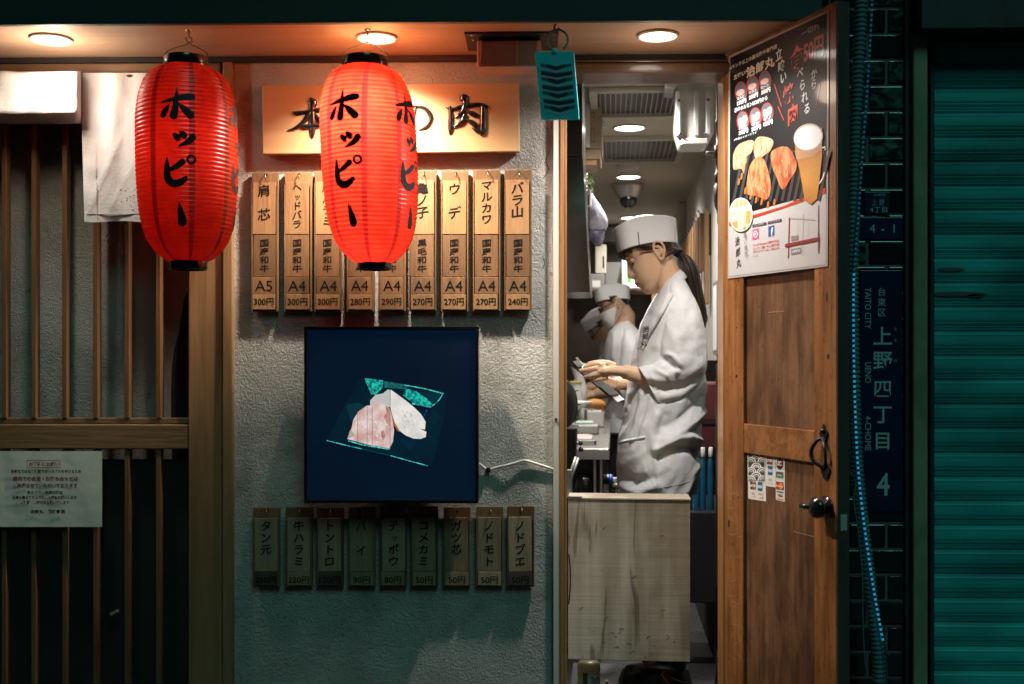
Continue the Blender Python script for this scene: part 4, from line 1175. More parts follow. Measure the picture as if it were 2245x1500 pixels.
b.line(DP, [(1700, 185), (1716, 234)], 3.5, PRED, n); b.line(DP, [(1708, 234), (1721, 264)], 3, PRED, n); b.line(DP, [(1801, 184), (1792, 232)], 2, PRED, n)
b.build("lettering", ps)
b = MB()
CIR = mat("circle_photo_dark", (0.10, 0.12, 0.15), 0.4)
PKM = mat("print_raw_meat", (0.75, 0.32, 0.27), 0.45, col2=(0.82, 0.56, 0.50), vs=(70, 70, 70)); PKW = mat("print_tripe", (0.76, 0.66, 0.50), 0.45, col2=(0.8, 0.78, 0.7), vs=(60, 60, 60))
for (x, y, nm, pr_, k) in PR6:
    b.ell(DP, x, y, 13.5, 22, PRED, n + k * .00003, 24); b.ell(DP, x, y, 12, 20, CIR, n + .0003, 24)
    if k < 3: b.ell(DP, x - 1, y + 2, 10, 6.5, PKM, n + .0005, 16, 0.5)
    else: b.ell(DP, x - 4, y + 3, 5, 10, PKW if k != 4 else PKM, n + .0005, 14, 0.2); b.ell(DP, x + 4, y - 3, 6, 10, PKW if k != 4 else PKM, n + .0006, 14, -0.3)
    b.text(DP, nm, x, y + 13, 7, WHITEP, n + .0009, 0.03, w=17); b.text(DP, pr_, x + 2, y + 23, 11, WHITEP, n + .0009, 0.05, w=20)
b.build("dish_circle", ps)
b = MB()
b.ell(DP, 1628, 471, 26, 37, WHITEP, n + .0020, 32); b.ell(DP, 1628, 471, 24.5, 35, mat("print_shop_wall", (0.62, 0.48, 0.30), .5), n + .0022, 32)
b.poly(DP, [(1604, 458), (1652, 450), (1652, 461), (1604, 468)], mat("print_shop_lintel", (0.66, 0.62, 0.58), .5), n + .0024)
b.poly(DP, [(1610, 474), (1621, 472), (1621, 484), (1610, 486)], WHITEP, n + .0025); b.poly(DP, [(1624, 468), (1634, 466), (1634, 502), (1624, 503)], mat("print_shop_door", (0.55, 0.5, 0.44), .5), n + .0025)
b.poly(DP, [(1640, 464), (1650, 462), (1649, 488), (1640, 492)], mat("print_shop_panel", (0.52, 0.30, 0.10), .5), n + .0025); b.poly(DP, [(1609, 487), (1621, 485), (1621, 500), (1613, 498)], mat("print_shop_panel", (0.52, 0.30, 0.10), .5), n + .0025)
for k in range(3): b.poly(DP, [(1616 + k * 9, 440), (1623 + k * 9, 438), (1623 + k * 9, 453), (1616 + k * 9, 455)], mat("print_shop_sign", (0.5, 0.33, 0.2), .5), n + .0024)
b.build("shop_picture", ps)
b = MB()
b.vtext(DP, "立喰い焼肉", 1637, 503, 557, 12.5, PDK, n + .003, 0.0, 0.2, 1640); b.vtext(DP, "治郎丸", 1619, 529, 577, 21, PDK, n, 0.015, 0.22, 1622)
b.poly(DP, [(1652, 493), (1683, 487), (1683, 493), (1652, 499)], PDK, n); b.poly(DP, [(1686, 486), (1716, 480), (1716, 486), (1686, 492)], PDK, n)
b.text(DP, "インスタグラム", 1667, 493, 4.5, WHITEP, n + .0004, 0, w=22); b.text(DP, "フェイスブック", 1701, 486, 4.5, WHITEP, n + .0004, 0, w=22)
b.poly(DP, [(1652, 504), (1666, 501), (1666, 523), (1652, 526)], mat("print_magenta", (0.66, 0.10, 0.22), .4), n); b.ell(DP, 1659, 513.5, 4.8, 7.5, WHITEP, n + .0003, 18); b.ell(DP, 1659, 513.5, 3.3, 5.6, mat("print_magenta", (0.66, 0.10, 0.22), .4), n + .0006, 18); b.ell(DP, 1659, 513.5, 1.6, 2.8, WHITEP, n + .0009, 14)
b.poly(DP, [(1687, 497), (1700, 494), (1700, 516), (1687, 519)], mat("print_blue", (0.03, 0.09, 0.28), .4), n); b.text(DP, "f", 1695, 508, 24, WHITEP, n + .0004, 0.03)
for i, (x, y, t) in enumerate(((1681, 533, "インスタやFacebookで情報を発信中"), (1682, 541, "キャンペーン情報、新しい情報も更新"), (1682, 548, "ぜひフォローや「いいね！」お願いします"))):
    b.text(DP, t, x, y, 6, PRED, n, 0.02, w=58)
for y, t, ww in ((561, "営業時間", 12), ): b.text(DP, t, 1659, y, 5, PGRY, n, 0, w=ww)
b.build("small_print", ps)
b = MB(); DR = mat("print_dark_red", (0.22, 0.03, 0.025), .5)
b.line(DP, [(1733, 477), (1731, 566)], 4.5, DR, n); b.line(DP, [(1797, 450), (1797, 555)], 2.6, mat("print_brown_line", (0.10, 0.06, 0.05), .5), n + .0004); b.line(DP, [(1797, 510), (1798, 545)], 3.6, DR, n + .0006)
b.line(DP, [(1724, 539), (1800, 523)], 7, DR, n + .0008); b.line(DP, [(1734, 479), (1790, 482)], 1.2, PGRY, n + .0002); b.line(DP, [(1763, 470), (1762, 560)], 1.4, PGRY, n + .0003); b.line(DP, [(1775, 482), (1775, 521)], 0.6, PGRY, n + .0003); b.line(DP, [(1752, 484), (1752, 525)], 0.6, PGRY, n + .0003)
b.poly(DP, [(1737, 546), (1759, 543), (1759, 555), (1737, 559)], mat("print_mid_grey", (0.22, 0.21, 0.19), .5), n); b.text(DP, "JR御徒町", 1748, 551, 5.5, WHITEP, n + .0004, 0.02, w=17)
b.poly(DP, [(1737, 518), (1752, 516), (1752, 526), (1737, 529)], mat("print_mid_grey", (0.22, 0.21, 0.19), .5), n)
b.build("street_map", ps)

# ---------------------------------------------------------------- card stickers on the door panel
SB = -0.0096
def sticker(label, pts, deco):
    t = thing("card_sticker", label, "sticker", DP.at(pts[3][0], pts[3][1], SB), "payment stickers on the door")
    b = MB(); b.poly(DP, rounded([DP.st(*p) for p in pts], 0.003, 3), mat("sticker_white", (0.74, 0.73, 0.72), 0.35, coat=0.3), SB + 0.0005, px=False); b.build("sticker_sheet", t)
    b = MB(); deco(b, SB + 0.001); b.build("print", t)
GRN = mat("print_dark_green", (0.03, 0.07, 0.06), .4); BLU = mat("print_card_blue", (0.02, 0.12, 0.36), .4); LBL = mat("print_card_pale", (0.42, 0.56, 0.62), .4); KRD = mat("print_card_red", (0.55, 0.03, 0.02), .4); ORG_ = mat("print_card_orange", (0.80, 0.25, 0.03), .4); NVY = mat("print_navy", (0.02, 0.02, 0.06), .4); GR2 = mat("print_green", (0.02, 0.25, 0.12), .4); PUR = mat("print_maroon", (0.05, 0.015, 0.03), .4)
def tri(b, x, y, n):
    for k, m in enumerate((NVY, KRD, GR2)):
        b.poly(DP, [(x - 6 + k * 4.2, y - 9 + k * 0.7), (x - 2.4 + k * 4.2, y - 8.5 + k * 0.7), (x - 2.4 + k * 4.2, y + 8 + k * 0.7), (x - 6 + k * 4.2, y + 7.5 + k * 0.7)], m, n)
    b.text(DP, "JCB", x, y, 6, WHITEP, n + .0004, 0.06, w=11)
def ban(b, x, y, n):
    b.poly(DP, [(x - 5, y - 10), (x + 5, y - 9), (x + 5, y + 10), (x - 5, y + 9)], BLU, n); b.poly(DP, [(x - 5, y - 3.4), (x + 5, y - 2.4), (x + 5, y + 4.4), (x - 5, y + 3.4)], LBL, n + .0004)
    b.text(DP, "AMEX", x, y + .5, 5, WHITEP, n + .0008, 0.03, w=8)
def waves(b, n):
    b.poly(DP, [(1634, 993), (1669, 998), (1670, 1056), (1635, 1050)], GRN, n)
    k = 0
    for r_, (yy, xs) in enumerate(((1005, (1652,)), (1012, (1640, 1666)), (1024, (1652,)), (1034, (1641, 1665)), (1044, (1652,)), (1052, (1640, 1667)))):
        for xx in xs:
            for j, (ra, m) in enumerate(((11.5, WHITEP), (9, GRN), (7, WHITEP), (5, GRN), (3.4, PGRY))):
                pts = [(min(1669, max(1634.5, xx + ra * math.cos(a))), min(1055, max(994, yy + 2 - ra * math.sin(a)))) for a in [math.pi * q / 14 for q in range(15)]]
                k += 1
                b.poly(DP, pts, m, n + 0.0001 + k * 0.00002)
    b.text(DP, "WELCOME", 1652, 1023, 4.5, WHITEP, n + .0018, 0.02, w=17)
def dA(b, n):
    waves(b, n); tri(b, 1645, 1065, n); ban(b, 1660, 1067, n)
    b.text(DP, "銀聯", 1645, 1082, 7, PGRY, n, 0, w=7); b.text(DP, "UnionPay", 1646, 1089, 3.6, PGRY, n, 0, w=10); b.text(DP, "NICOS", 1662, 1084, 4.5, mat("print_tan", (.5, .3, .15), .5), n, .03, w=11); b.poly(DP, [(1657, 1093), (1667, 1089), (1667, 1094)], ORG_, n)
def dB(b, n):
    tri(b, 1681, 1010, n); ban(b, 1682, 1032, n); b.text(DP, "銀聯", 1682, 1052, 8, PGRY, n, 0, w=7); b.text(DP, "UnionPay", 1682, 1060, 3.6, PGRY, n, 0, w=12)
def dC(b, n):
    b.ell(DP, 1703, 1017, 7.6, 13, KRD, n, 24); b.ell(DP, 1703, 1017, 6.8, 12, PUR, n + .0003, 24); b.text(DP, "UC", 1702, 1016, 14, WHITEP, n + .0006, 0.06, w=11)
    b.poly(DP, [(1695, 1034), (1711, 1036), (1711, 1049), (1695, 1047)], mat("print_slate", (.06, .08, .14), .4), n); b.poly(DP, [(1695, 1041), (1711, 1043), (1711, 1049), (1695, 1047)], GR2, n + .0003); b.text(DP, "CARD", 1703, 1042, 5, WHITEP, n + .0006, .02, w=10)
    b.poly(DP, [(1695, 1056), (1711, 1058), (1712, 1075), (1695, 1073)], NVY, n); b.ell(DP, 1700, 1065, 4.8, 8, KRD, n + .0003, 18); b.ell(DP, 1706, 1066, 4.8, 8, ORG_, n + .0005, 18); b.text(DP, "MasterCard", 1703, 1066, 4.2, WHITEP, n + .0008, .03, w=15)
    b.line(DP, [(1696, 1078), (1711, 1080.5)], 2.2, PDK, n); b.text(DP, "VISA", 1704, 1087, 8, NVY, n, .03, w=12, shear=0.0); b.line(DP, [(1696, 1093.5), (1711, 1096.5)], 2.2, ORG_, n)
sticker("wave patterned sticker with small card logos on the door panel", [(1632, 990), (1671, 996), (1673, 1100), (1634, 1094)], dA)
sticker("narrow white card logo sticker between two taller ones on the door", [(1671.8, 995), (1693, 999), (1693.5, 1069), (1672.5, 1066)], dB)
sticker("tall white sticker with UC and VISA logos on the door", [(1693.6, 999), (1713.5, 1002), (1714, 1101), (1694, 1096.5)], dC)

TILE_REFL = mat('tile_reflection_tint', (0.10, 0.22, 0.17), 0.1, col2=(0.01, 0.02, 0.02), vs=(28, 28, 40), bump=0.8, bs=(30, 30, 30), coat=0.6, lo=.45, hi=.7)  # pale green painted in for street light mirrored by the glaze
# ---------------------------------------------------------------- tiled pier, address plates, hose
YT = 0.03
x0, x1 = X(1866, YT), X(1985, YT)
tl = thing("tiled_pier", "dark glazed tile pier between the open door and the roller shutter", "pier", ((x0 + x1) / 2, YT + .1, 0))
b = MB(); b.box(x0 - 0.06, x1, YT + 0.006, YT + 0.3, 0.0, 2.6, GROUT); b.build("grout_bed", tl)
b = MB(); z = 0.0; row = 0; hz = Z(1000, 1930, YT) - Z(1056.5, 1930, YT); zoff = (Z(1485, 1930, YT) % hz) - hz
wz = (X(1980, YT) - X(1880, YT)) * 0.84
while zoff + row * hz < 2.55:
    za = max(0.001, zoff + row * hz + 0.005); zb2 = zoff + (row + 1) * hz - 0.005
    xs = x0 - 0.055 - (0 if row % 2 else wz / 2)
    while xs < x1 - 0.004:
        xa, xb = max(xs, x0 - 0.055), min(xs + wz - 0.009, x1 - 0.004)
        if xb - xa > 0.012 and zb2 > za: b.box(xa, xb, YT, YT + 0.012, za, zb2, TILE if zb2 < 1.5 or rnd.random() < .55 else TILE_REFL, bev=0.003, seg=2)
        xs += wz
    row += 1
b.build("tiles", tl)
AP = plY(YT - 0.004)
BLUE = mat("enamel_blue", (0.012, 0.022, 0.075), 0.3, var=0.3, vs=(6, 6, 6), coat=0.5)
APW = mat("enamel_white", (0.48, 0.66, 0.64), 0.4)
def plate(name, label, pts, fn):
    t = thing(name, label, "sign", AP.at(pts[2][0], pts[2][1]))
    b = MB(); slab(b, AP, [AP.st(*p) for p in pts], -0.0035, 0.0, BLUE, 0.0008); b.build("sign_plate", t)
    class One:
        def text(s, *a, **k): MB().text(*a, **k).build("lettering", t)
        def vtext(s, *a, **k): MB().vtext(*a, **k).build("lettering", t)
    fn(One())
def pA(b):
    b.text(AP, "台東区", 1929, 427, 6, APW, .0006, 0, w=26); b.text(AP, "上 野", 1925, 444, 15, APW, .0006, -0.004, w=28); b.text(AP, "4丁目", 1926, 460, 14, APW, .0006, 0.0, w=38)
plate("address_plate", "small blue address plate reading 上野4丁目", [(1896, 421), (1951, 421), (1951, 470), (1896, 470)], pA)
def pB(b): b.text(AP, "4", 1913, 501, 26, APW, .0006, 0); b.text(AP, "-", 1936, 501, 26, APW, .0006, 0.01); b.text(AP, "1", 1960, 501, 26, APW, .0006, 0)
plate("address_plate", "blue address plate reading 4-1 below the small plate", [(1888, 477), (1980, 477), (1980, 524), (1888, 524)], pB)
def pC(b):
    b.vtext(AP, "台東区", 1933, 640, 685, 19, APW, .0006, 0.0, 0)
    for ch, y, h in (("上", 737, 44), ("野", 790, 44), ("四", 852, 42), ("丁", 908, 44), ("目", 966, 42)): b.text(AP, ch, 1935, y, h, APW, .0006, 0.012)
    b.text(AP, "4", 1936, 1062, 70, APW, .0006, 0.012, w=28)
    for ch, y in (("う", 722), ("え", 746), ("の", 791)): b.text(AP, ch, 1963, y, 8, APW, .0006, 0)
    for s, y, ww in (("TAITO CITY", 676, 90), ("UENO", 817, 45), ("4-CHOME", 950, 76)): b.text(AP, s, 1903, y, 19, APW, .0006, 0, w=ww, rot=-math.pi / 2)
plate("street_sign", "tall dark blue street sign reading 上野四丁目 4 on the tiles", [(1886, 593), (1978, 593), (1980, 1122), (1888, 1122)], pC)
# hose
HP = plY(-0.10)
HOSE = mat("hose_plastic", (0.12, 0.30, 0.29), 0.4, var=0.2, vs=(20, 20, 20), coat=0.3)
hp_ = [(1888, -60), (1886, 60), (1880, 180), (1874, 330), (1869, 480), (1868, 600), (1869, 700), (1872, 850), (1877, 1000), (1886, 1110), (1901, 1240), (1916, 1360), (1925, 1430), (1927, 1520), (1926, 1900)]
hose = thing("corrugated_hose", "dark teal corrugated hose hanging between the door and address signs", "hose", HP.at(1927, 1700))
q = spline(hp_, 40)
dense = []
for i, (x, y) in enumerate(q): dense.append(HP.at(x, y))
L_ = [0]
for a, c in zip(dense, dense[1:]): L_.append(L_[-1] + (c - a).length)
tot = L_[-1]; pitch = 0.0125
pts, rad = [], []
N_ = int(tot / pitch * 6)
j = 0
for i in range(N_ + 1):
    s = tot * i / N_
    while j < len(L_) - 2 and L_[j + 1] < s: j += 1
    t = (s - L_[j]) / max(1e-9, L_[j + 1] - L_[j])
    pts.append(dense[j].lerp(dense[j + 1], t)); ph = (s / pitch) % 1
    rad.append(0.0145 + 0.0035 * (1 if 0.25 < ph < 0.8 else 0))
b = MB(); b.tube(pts, rad, HOSE, 16, smooth=False); b.build("hose_body", hose)
CY_ = mat("led_cyan", (0.02, 0.2, 0.25), 0.4, emit=(0.04, 0.40, 0.75), es=0.55)
CYD = mat('led_dim', (0.02, 0.2, 0.25), 0.4, emit=(0.02, 0.22, 0.42), es=0.16)
CLR = mat("led_sleeve", (0.02, 0.09, 0.12), 0.3, coat=0.5)
lt = thing("led_strip_light", "lit cyan rope light running down along the corrugated hose", "rope light", HP.at(1940, 1430, 0.02))
lp = [(1908, -60), (1904, 60), (1897, 180), (1886, 330), (1876, 480), (1867, 600), (1866, 720), (1868, 850), (1873, 980), (1880, 1070), (1892, 1170), (1910, 1290), (1926, 1380), (1936, 1430), (1939, 1520), (1938, 1700)]
qq = [HP.at(x, y, 0.024) for x, y in spline(lp, 12)]
b = MB(); b.tube(qq, 0.0026, CLR, 8); b.build("sleeve", lt)
b = MB(); s = 0; nxt = 0.0
for a, c in zip(qq, qq[1:]):
    l = (c - a).length
    while nxt < s + l:
        p = a.lerp(c, (nxt - s) / l); dd = (c - a).normalized()
        pz = 790 - (p.z - 1.2) * F / 3.1
        if pz < 1400: b.tube([p - dd * 0.0032, p + dd * 0.0032], 0.0031, CY_ if pz > 600 else CYD, 8)
        nxt += 0.0135
    s += l
o = b.build("lit_diodes", lt); o["kind"] = "stuff"
b = MB(); b.tube([HP.at(*p, 0.02) for p in spline([(1872, 1055), (1868, 1100), (1878, 1170), (1886, 1260), (1887, 1350), (1891, 1440), (1897, 1474)], 6)], 0.0016, mat("thin_cord", (0.12, 0.22, 0.2), 0.5), 6)
b.build("dangling_wire", label="thin pale wire dangling beside the rope light", cat="wire")

# ---------------------------------------------------------------- shutter bay
YS = 0.06
b = MB(); b.box(X(1984, .02), X(2001, .02), 0.02, 0.3, 0, 2.7, GREYD, bev=0.003); b.build("steel_channel", label="dark steel channel beside the tiled pier", cat="channel")
b = MB(); b.box(X(2002, 0), X(2035, 0), 0.0, 0.3, 0, Z(70, 2020, 0), PIL, bev=0.006); b.build("painted_pillar", label="green painted pillar on the left edge of the roller shutter", cat="pillar")
sh = thing("roller_shutter", "closed grey roller shutter lit dimly green at right", "shutter", (X(2200, YS), YS, 0))
b = MB()
pitch = 53.4
xl_, xr_ = X(2038, YS), X(2560, YS)
prof = []
y = 85.0 - pitch * 3
while y < 1780:
    for (o_, dy) in ((0, 0.016), (3, 0.016), (6, 0.002), (8, 0.0), (11, 0.0005), (20, 0.0), (28, 0.0005), (32, 0.002), (33.5, 0.0035), (36, 0.0035), (40, 0.006), (41, 0.0075), (45, 0.0085), (46, 0.010), (50, 0.011), (52.0, 0.016)):
        prof.append((Z(y + o_, 2150, YS), YS + dy))
    y += pitch
P = [[Vector((xl_, yy, z)), Vector((xr_, yy, z))] for z, yy in prof]
b.grid(P, SHUT, smooth=False); b.build("slats", sh)
b = MB(); b.box(xl_ - 0.004, xl_ + 0.008, YS - 0.018, YS + 0.03, 0, Z(85, 2045, YS), GREYD, bev=0.002); b.build("guide_rail", sh)
b = MB(); b.box(xl_ - 0.06, xr_, -0.05, YS + 0.02, Z(88, 2150, YS), Z(88, 2150, YS) + 0.35, GREYD, bev=0.004); b.build("shutter_box", sh)
b = MB()
for (xa, ya, wa, ha) in ((2085, 591, 60, 4), (2100, 645, 130, 5), (2140, 648, 40, 3)):
    b.ell(plY(YS - 0.001), xa, ya, wa / 2, ha, mat("shutter_scuff", (0.10, 0.11, 0.105), 0.7), 0.0004, 20)
b.build("scuff", sh)
turn_frame(5.04)
# ---------------------------------------------------------------- interior shell
def YD(d): return d / 0.9961 - D
CEIL = 2.2
XR = 0.455
YB_ = YD(8.65)
IW = mat("interior_wall", (0.62, 0.59, 0.54), 0.8, var=0.12, vs=(3, 3, 3), bump=0.25, bs=(120, 120, 120))
ICE = mat("interior_ceiling", (0.47, 0.42, 0.335), 0.75, var=0.1, vs=(2, 2, 2))
STEEL = mat("stainless", (0.62, 0.60, 0.58), 0.28, 0.9, var=0.15, vs=(3, 3, 14), bump=0.08, bs=(4, 4, 90))
STEELD = mat("stainless_dark", (0.17, 0.16, 0.15), 0.22, 0.85, var=0.5, vs=(2, 2, 5), bump=0.15, bs=(2, 2, 9))
WAIN = mat("mirror_wainscot", (0.05, 0.052, 0.055), 0.08, 0.7, var=0.5, vs=(2, 9, 1.2))
BRN = mat("dark_brown_panel", (0.055, 0.04, 0.03), 0.6, var=0.25)
b = MB(); b.box(-1.3, XR + .1, 0.13, YB_ + .1, CEIL, CEIL + .05, ICE); b.build("ceiling", label="pale kitchen ceiling with vents and downlights beyond the doorway", cat="ceiling")
iw = thing("side_wall", "pale interior wall with dark mirror lower half right of the woman", "wall", (XR, 2.5, 0))
b = MB(); b.box(XR, XR + .1, 0.10, YB_, 0.013, CEIL - .001, IW); b.build("plaster", iw)
b = MB(); b.box(XR - .004, XR - .0005, 0.101, YB_ - .01, 0.26, 1.2, WAIN); b.build("wainscot", iw)
b = MB()
for d in (7.3, 8.0): b.box(XR - .05, XR - .0005, YD(d), YD(d) + .18, 1.21, CEIL - .002, IW, bev=0.01)
b.build("pilaster", iw)
b = MB(); b.box(-1.3, XR - .001, YB_, YB_ + .1, 0.013, CEIL - .001, mat("back_tile", (0.10, 0.085, 0.07), 0.5, var=0.3)); b.build("back_wall", label="dark back wall of the kitchen behind the two chefs", cat="wall")
b = MB(); b.box(-1.35, -1.3, 0.13, YB_, 0.013, CEIL - .001, IW); b.build("kitchen_wall", label="pale kitchen wall behind the steel cabinet", cat="wall")
# inside lamps
for (px, py, e) in ((1377, 168, 120), (1380, 279, 85), (1378, 387, 75), (1381, 477, 48)):
    downlight(px, py, {168: "nearest lit ceiling downlight inside the kitchen", 279: "second lit kitchen downlight, between the two vents", 387: "third lit kitchen downlight, above the dome camera", 477: "farthest lit kitchen downlight, just above the woman's cap"}[py], e, (1.0, 0.955, 0.88), CEIL, 0.062, "downlights in the kitchen ceiling", 0.035, 150)
# vents
def vent(q, label):
    c = [Cz(x, y, CEIL) for x, y in q]
    xa, xb = min(p.x for p in c), max(p.x for p in c); ya, yb = c[0].y, c[2].y
    t = thing("ceiling_vent", label, "vent", ((xa + xb) / 2, (ya + yb) / 2, CEIL), "vents in the kitchen ceiling")
    VF = mat("vent_frame", (0.48, 0.44, 0.38), 0.5)
    b = MB()
    b.box(xa - .03, xb + .03, ya - .03, ya, CEIL - .02, CEIL - .0005, VF, bev=.002); b.box(xa - .03, xb + .03, yb, yb + .03, CEIL - .02, CEIL - .0005, VF, bev=.002)
    b.box(xa - .03, xa, ya + .0005, yb - .0005, CEIL - .02, CEIL - .0005, VF, bev=.002); b.box(xb, xb + .03, ya + .0005, yb - .0005, CEIL - .02, CEIL - .0005, VF, bev=.002); b.build("frame", t)
    b = MB(); b.box(xa, xb, ya, yb, CEIL - .003, CEIL - .0008, BLACKP); b.build("recess", t)
    b = MB(); k = 15
    for i in range(k):
        x = xa + (xb - xa) * (i + .5) / k
        b.box(x - .0018, x + .0018, ya + .001, yb - .001, CEIL - .010, CEIL - .0032, VF)
    b.build("slats", t)
vent([(1312, 195), (1474, 195), (1474, 245), (1312, 245)], "nearer slatted ceiling vent inside the kitchen")
vent([(1325, 302), (1478, 302), (1478, 346), (1325, 346)], "farther slatted ceiling vent inside the kitchen")
p = Cz(1376, 362, CEIL); b = MB(); b.lathe([(0.0005, -.03), (0.03, -.03), (0.055, -.022), (0.06, 0)], mat("detector_white", (0.6, 0.56, 0.5), 0.5), p, 24); b.build("smoke_detector", label="small round smoke detector on the kitchen ceiling", cat="smoke detector")
p = Cz(1378, 404, CEIL); cm = thing("dome_camera", "silver dome camera with black lens under the kitchen ceiling", "security camera", p)
b = MB(); b.lathe([(0.095, -.001), (0.097, -.012), (0.085, -.03), (0.062, -.075), (0.052, -.085), (0.0005, -.085)], mat("camera_silver", (0.42, 0.40, 0.37), 0.35, 0.6), p, 32); b.build("housing", cm)
b = MB(); b.sphere(p + Vector((0, -.012, -.09)), .05, GLOSSK, 24); b.build("lens", cm)

# white metal box on the right wall, and black pipe
d0 = 4.15
bx = thing("metal_housing", "ribbed white painted metal housing on the wall above the door", "housing", W(1520, 320, YD(d0)))
WM = mat("painted_metal", (0.66, 0.64, 0.61), 0.45, var=0.25, vs=(16, 16, 16), bump=0.35, bs=(30, 30, 30), coat=0.2)
Yh = YD(d0)
def hx(px): return X(px, Yh)
def hz_(py): return Z(py, 1510, Yh)
b = MB(); 
pl = plY(Yh)
slab(b, pl, [pl.st(*p_) for p_ in [(1482, 182), (1563, 175), (1566, 290), (1550, 316), (1492, 318), (1480, 280)]], -0.16, 0.0, WM, 0.008); b.build("body", bx)
b = MB()
for px in (1487, 1527, 1553): b.box(hx(px) - .010, hx(px) + .010, Yh - .014, Yh + .01, hz_(300), hz_(200), WM, bev=.005)
b.box(hx(1494), hx(1552), Yh - .010, Yh + .01, hz_(318), hz_(304), WM, bev=.004); b.build("rib", bx)
b = MB(); slab(b, pl, [pl.st(*p_) for p_ in [(1456, 157), (1562, 156), (1562, 181), (1488, 184), (1478, 200), (1458, 198)]], -0.12, 0.03, WM, 0.005); b.build("top_bracket", bx)
b = MB()
for px, py in ((1490, 296), (1546, 296), (1488, 222), (1552, 222)): b.sphere((hx(px), Yh - .016, hz_(py)), .005, DARKM, 8)
b.build("bolt", bx)
Yp = YD(3.75)
pp = thing("drain_pipe", "black jointed pipe on the wall beside the open door", "pipe", W(1575, 490, Yp))
PIP = mat("black_pipe", (0.03, 0.032, 0.034), 0.45, var=0.3, vs=(15, 15, 15))
b = MB(); u = 3.75 / F
pr = [(155, 8), (262, 8), (263, 9.5), (272, 9.5), (273, 8), (318, 8), (320, 12), (346, 12), (348, 9), (378, 9), (380, 12), (396, 12), (398, 10.5), (405, 10.5), (406, 12.5), (438, 13), (452, 11), (462, 7), (470, 5.5), (490, 5.5)]
c = W(1578, 155, Yp)
b.lathe([(r * u, Z(py, 1578, Yp) - c.z) for py, r in pr], PIP, c, 20); b.build("pipe_body", pp)
b = MB(); b.tube([W(1575, 337, Yp), W(1548, 337, Yp)], 0.0075, mat("pipe_grey", (0.35, 0.33, 0.31), .45), 10); b.build("side_branch", pp)
# framed sheet on right wall
b = MB(); yf = YD(5.05); b.box(XR - .016, XR - .0006, yf - .10, yf + .10, Z(778, 1575, yf), Z(617, 1575, yf), mat("frame_grey", (0.38, 0.37, 0.35), .4, .5), bev=.003)
wf = b.build("wall_frame", label="grey framed white sheet on the wall beside the door", cat="frame")
b = MB(); b.box(XR - .018, XR - .0165, yf - .085, yf + .085, Z(768, 1575, yf), Z(627, 1575, yf), PAPER); b.build("sheet", wf)
# plaques along the right wall
for i in range(11):
    d = 5.72 + i * 0.165
    y = YD(d)
    pxm = 1545 - i * 5
    zt = Z(466, 1546, YD(5.66)); h = .285 if i else .285
    t = thing("wall_plaque", "wooden menu plaque in the row on the side wall", "menu plaque", (XR - .02, y, zt - h), "wooden plaques along the side wall")
    t["label"] = "wooden plaque in the overlapping row on the wall behind the ponytail"
    b = MB(); b.box(XR - .034, XR - .016, y - .045, y + .045, zt - h + random.uniform(-.004, .004), zt, PLAQ, bev=.002); b.build("board", t)
    b = MB(); b.tube([(XR - .001, y, zt - .002), (XR - .030, y, zt - .001), (XR - .038, y, zt + .012), (XR - .042, y, zt + .018)], .003, DARKM, 6); b.build("hook", t)
y = YD(5.45)
b = MB(); b.box(XR - .030, XR - .012, y - .04, y + .04, Z(667, 1553, y), Z(462, 1553, y), PLAQ, bev=.002)
t = b.build("long_plaque", label="long wooden plaque hanging nearest the door on the side wall", cat="menu plaque")
b = MB(); b.box(XR - .0118, XR - .0006, y - .01, y + .01, Z(560, 1553, y), Z(470, 1553, y), DARKM); b.build("hanger", t)
# low crates, and solid blue bottles standing in for reflections in the wainscot
ys = YD(4.55)
rk = thing("crate_stack", "dark red crates stacked low beside the side wall", "crate", (0.36, ys + .1, 0.02))
RC = mat("dark_red_crate", (0.10, 0.018, 0.014), 0.5, var=0.3); 
b = MB(); b.box(0.29, XR - .01, ys + .12, ys + .5, Z(985, 1540, ys + .12), Z(840, 1540, ys + .12), RC, bev=.006)
b.box(0.275, XR - .01, ys + .115, ys + .5, Z(930, 1540, ys + .12), Z(918, 1540, ys + .12), mat("crate_black", (.02, .012, .012), .5)); b.build("upper_crate", rk)
b = MB(); b.box(0.22, XR - .008, ys - .06, ys + .5, 0.26, Z(1122, 1540, ys - .06), mat("low_cabinet", (0.03, 0.032, 0.035), .3), bev=.006); b.build("lower_cabinet", rk)
BB = mat("reflected_bottle", (0.02, 0.16, 0.30), 0.12, var=0.3, vs=(6, 6, 3), coat=0.6, trans=0.15)
for i, px in enumerate((1512, 1528, 1541, 1558)):
    p0 = W(px, 1122, ys); zt = Z(982, px, ys); r = 0.0125; h = zt - p0.z
    t = thing("reflected_bottle", ["leftmost slim blue bottle standing in for a wainscot reflection behind the jacket hem", "second slim blue bottle from the jacket hem, standing in for a wainscot reflection", "third slim blue bottle from the jacket hem, standing in for a wainscot reflection", "slim blue bottle nearest the side wall, standing in for a wainscot reflection"][i], "bottle", p0, "blue bottles standing in for reflections")
    b = MB(); b.lathe([(0.0005, 0.001), (r * .95, 0.001), (r, .01), (r, h * .62), (r * .9, h * .66), (r, h * .70), (r * .75, h * .80), (r * .5, h * .84), (r * .5, h * .86)], BB, p0, 18); b.build("bottle_body", t)
    b = MB(); b.lathe([(r * .62, h * .86), (r * .66, h * .865), (r * .66, h), (r * .4, h * 1.01), (.0005, h * 1.01)], mat("white_cap", (0.75, 0.73, 0.72), .4), p0, 16); b.build("cap", t)
# door-side post, dark
b = MB(); b.box(X(1572, .25), X(1600, .25), .14, .30, .013, 1.19, GREYD, bev=.004); b.build("dark_post", label="dark post between the side wall and the open door", cat="post")
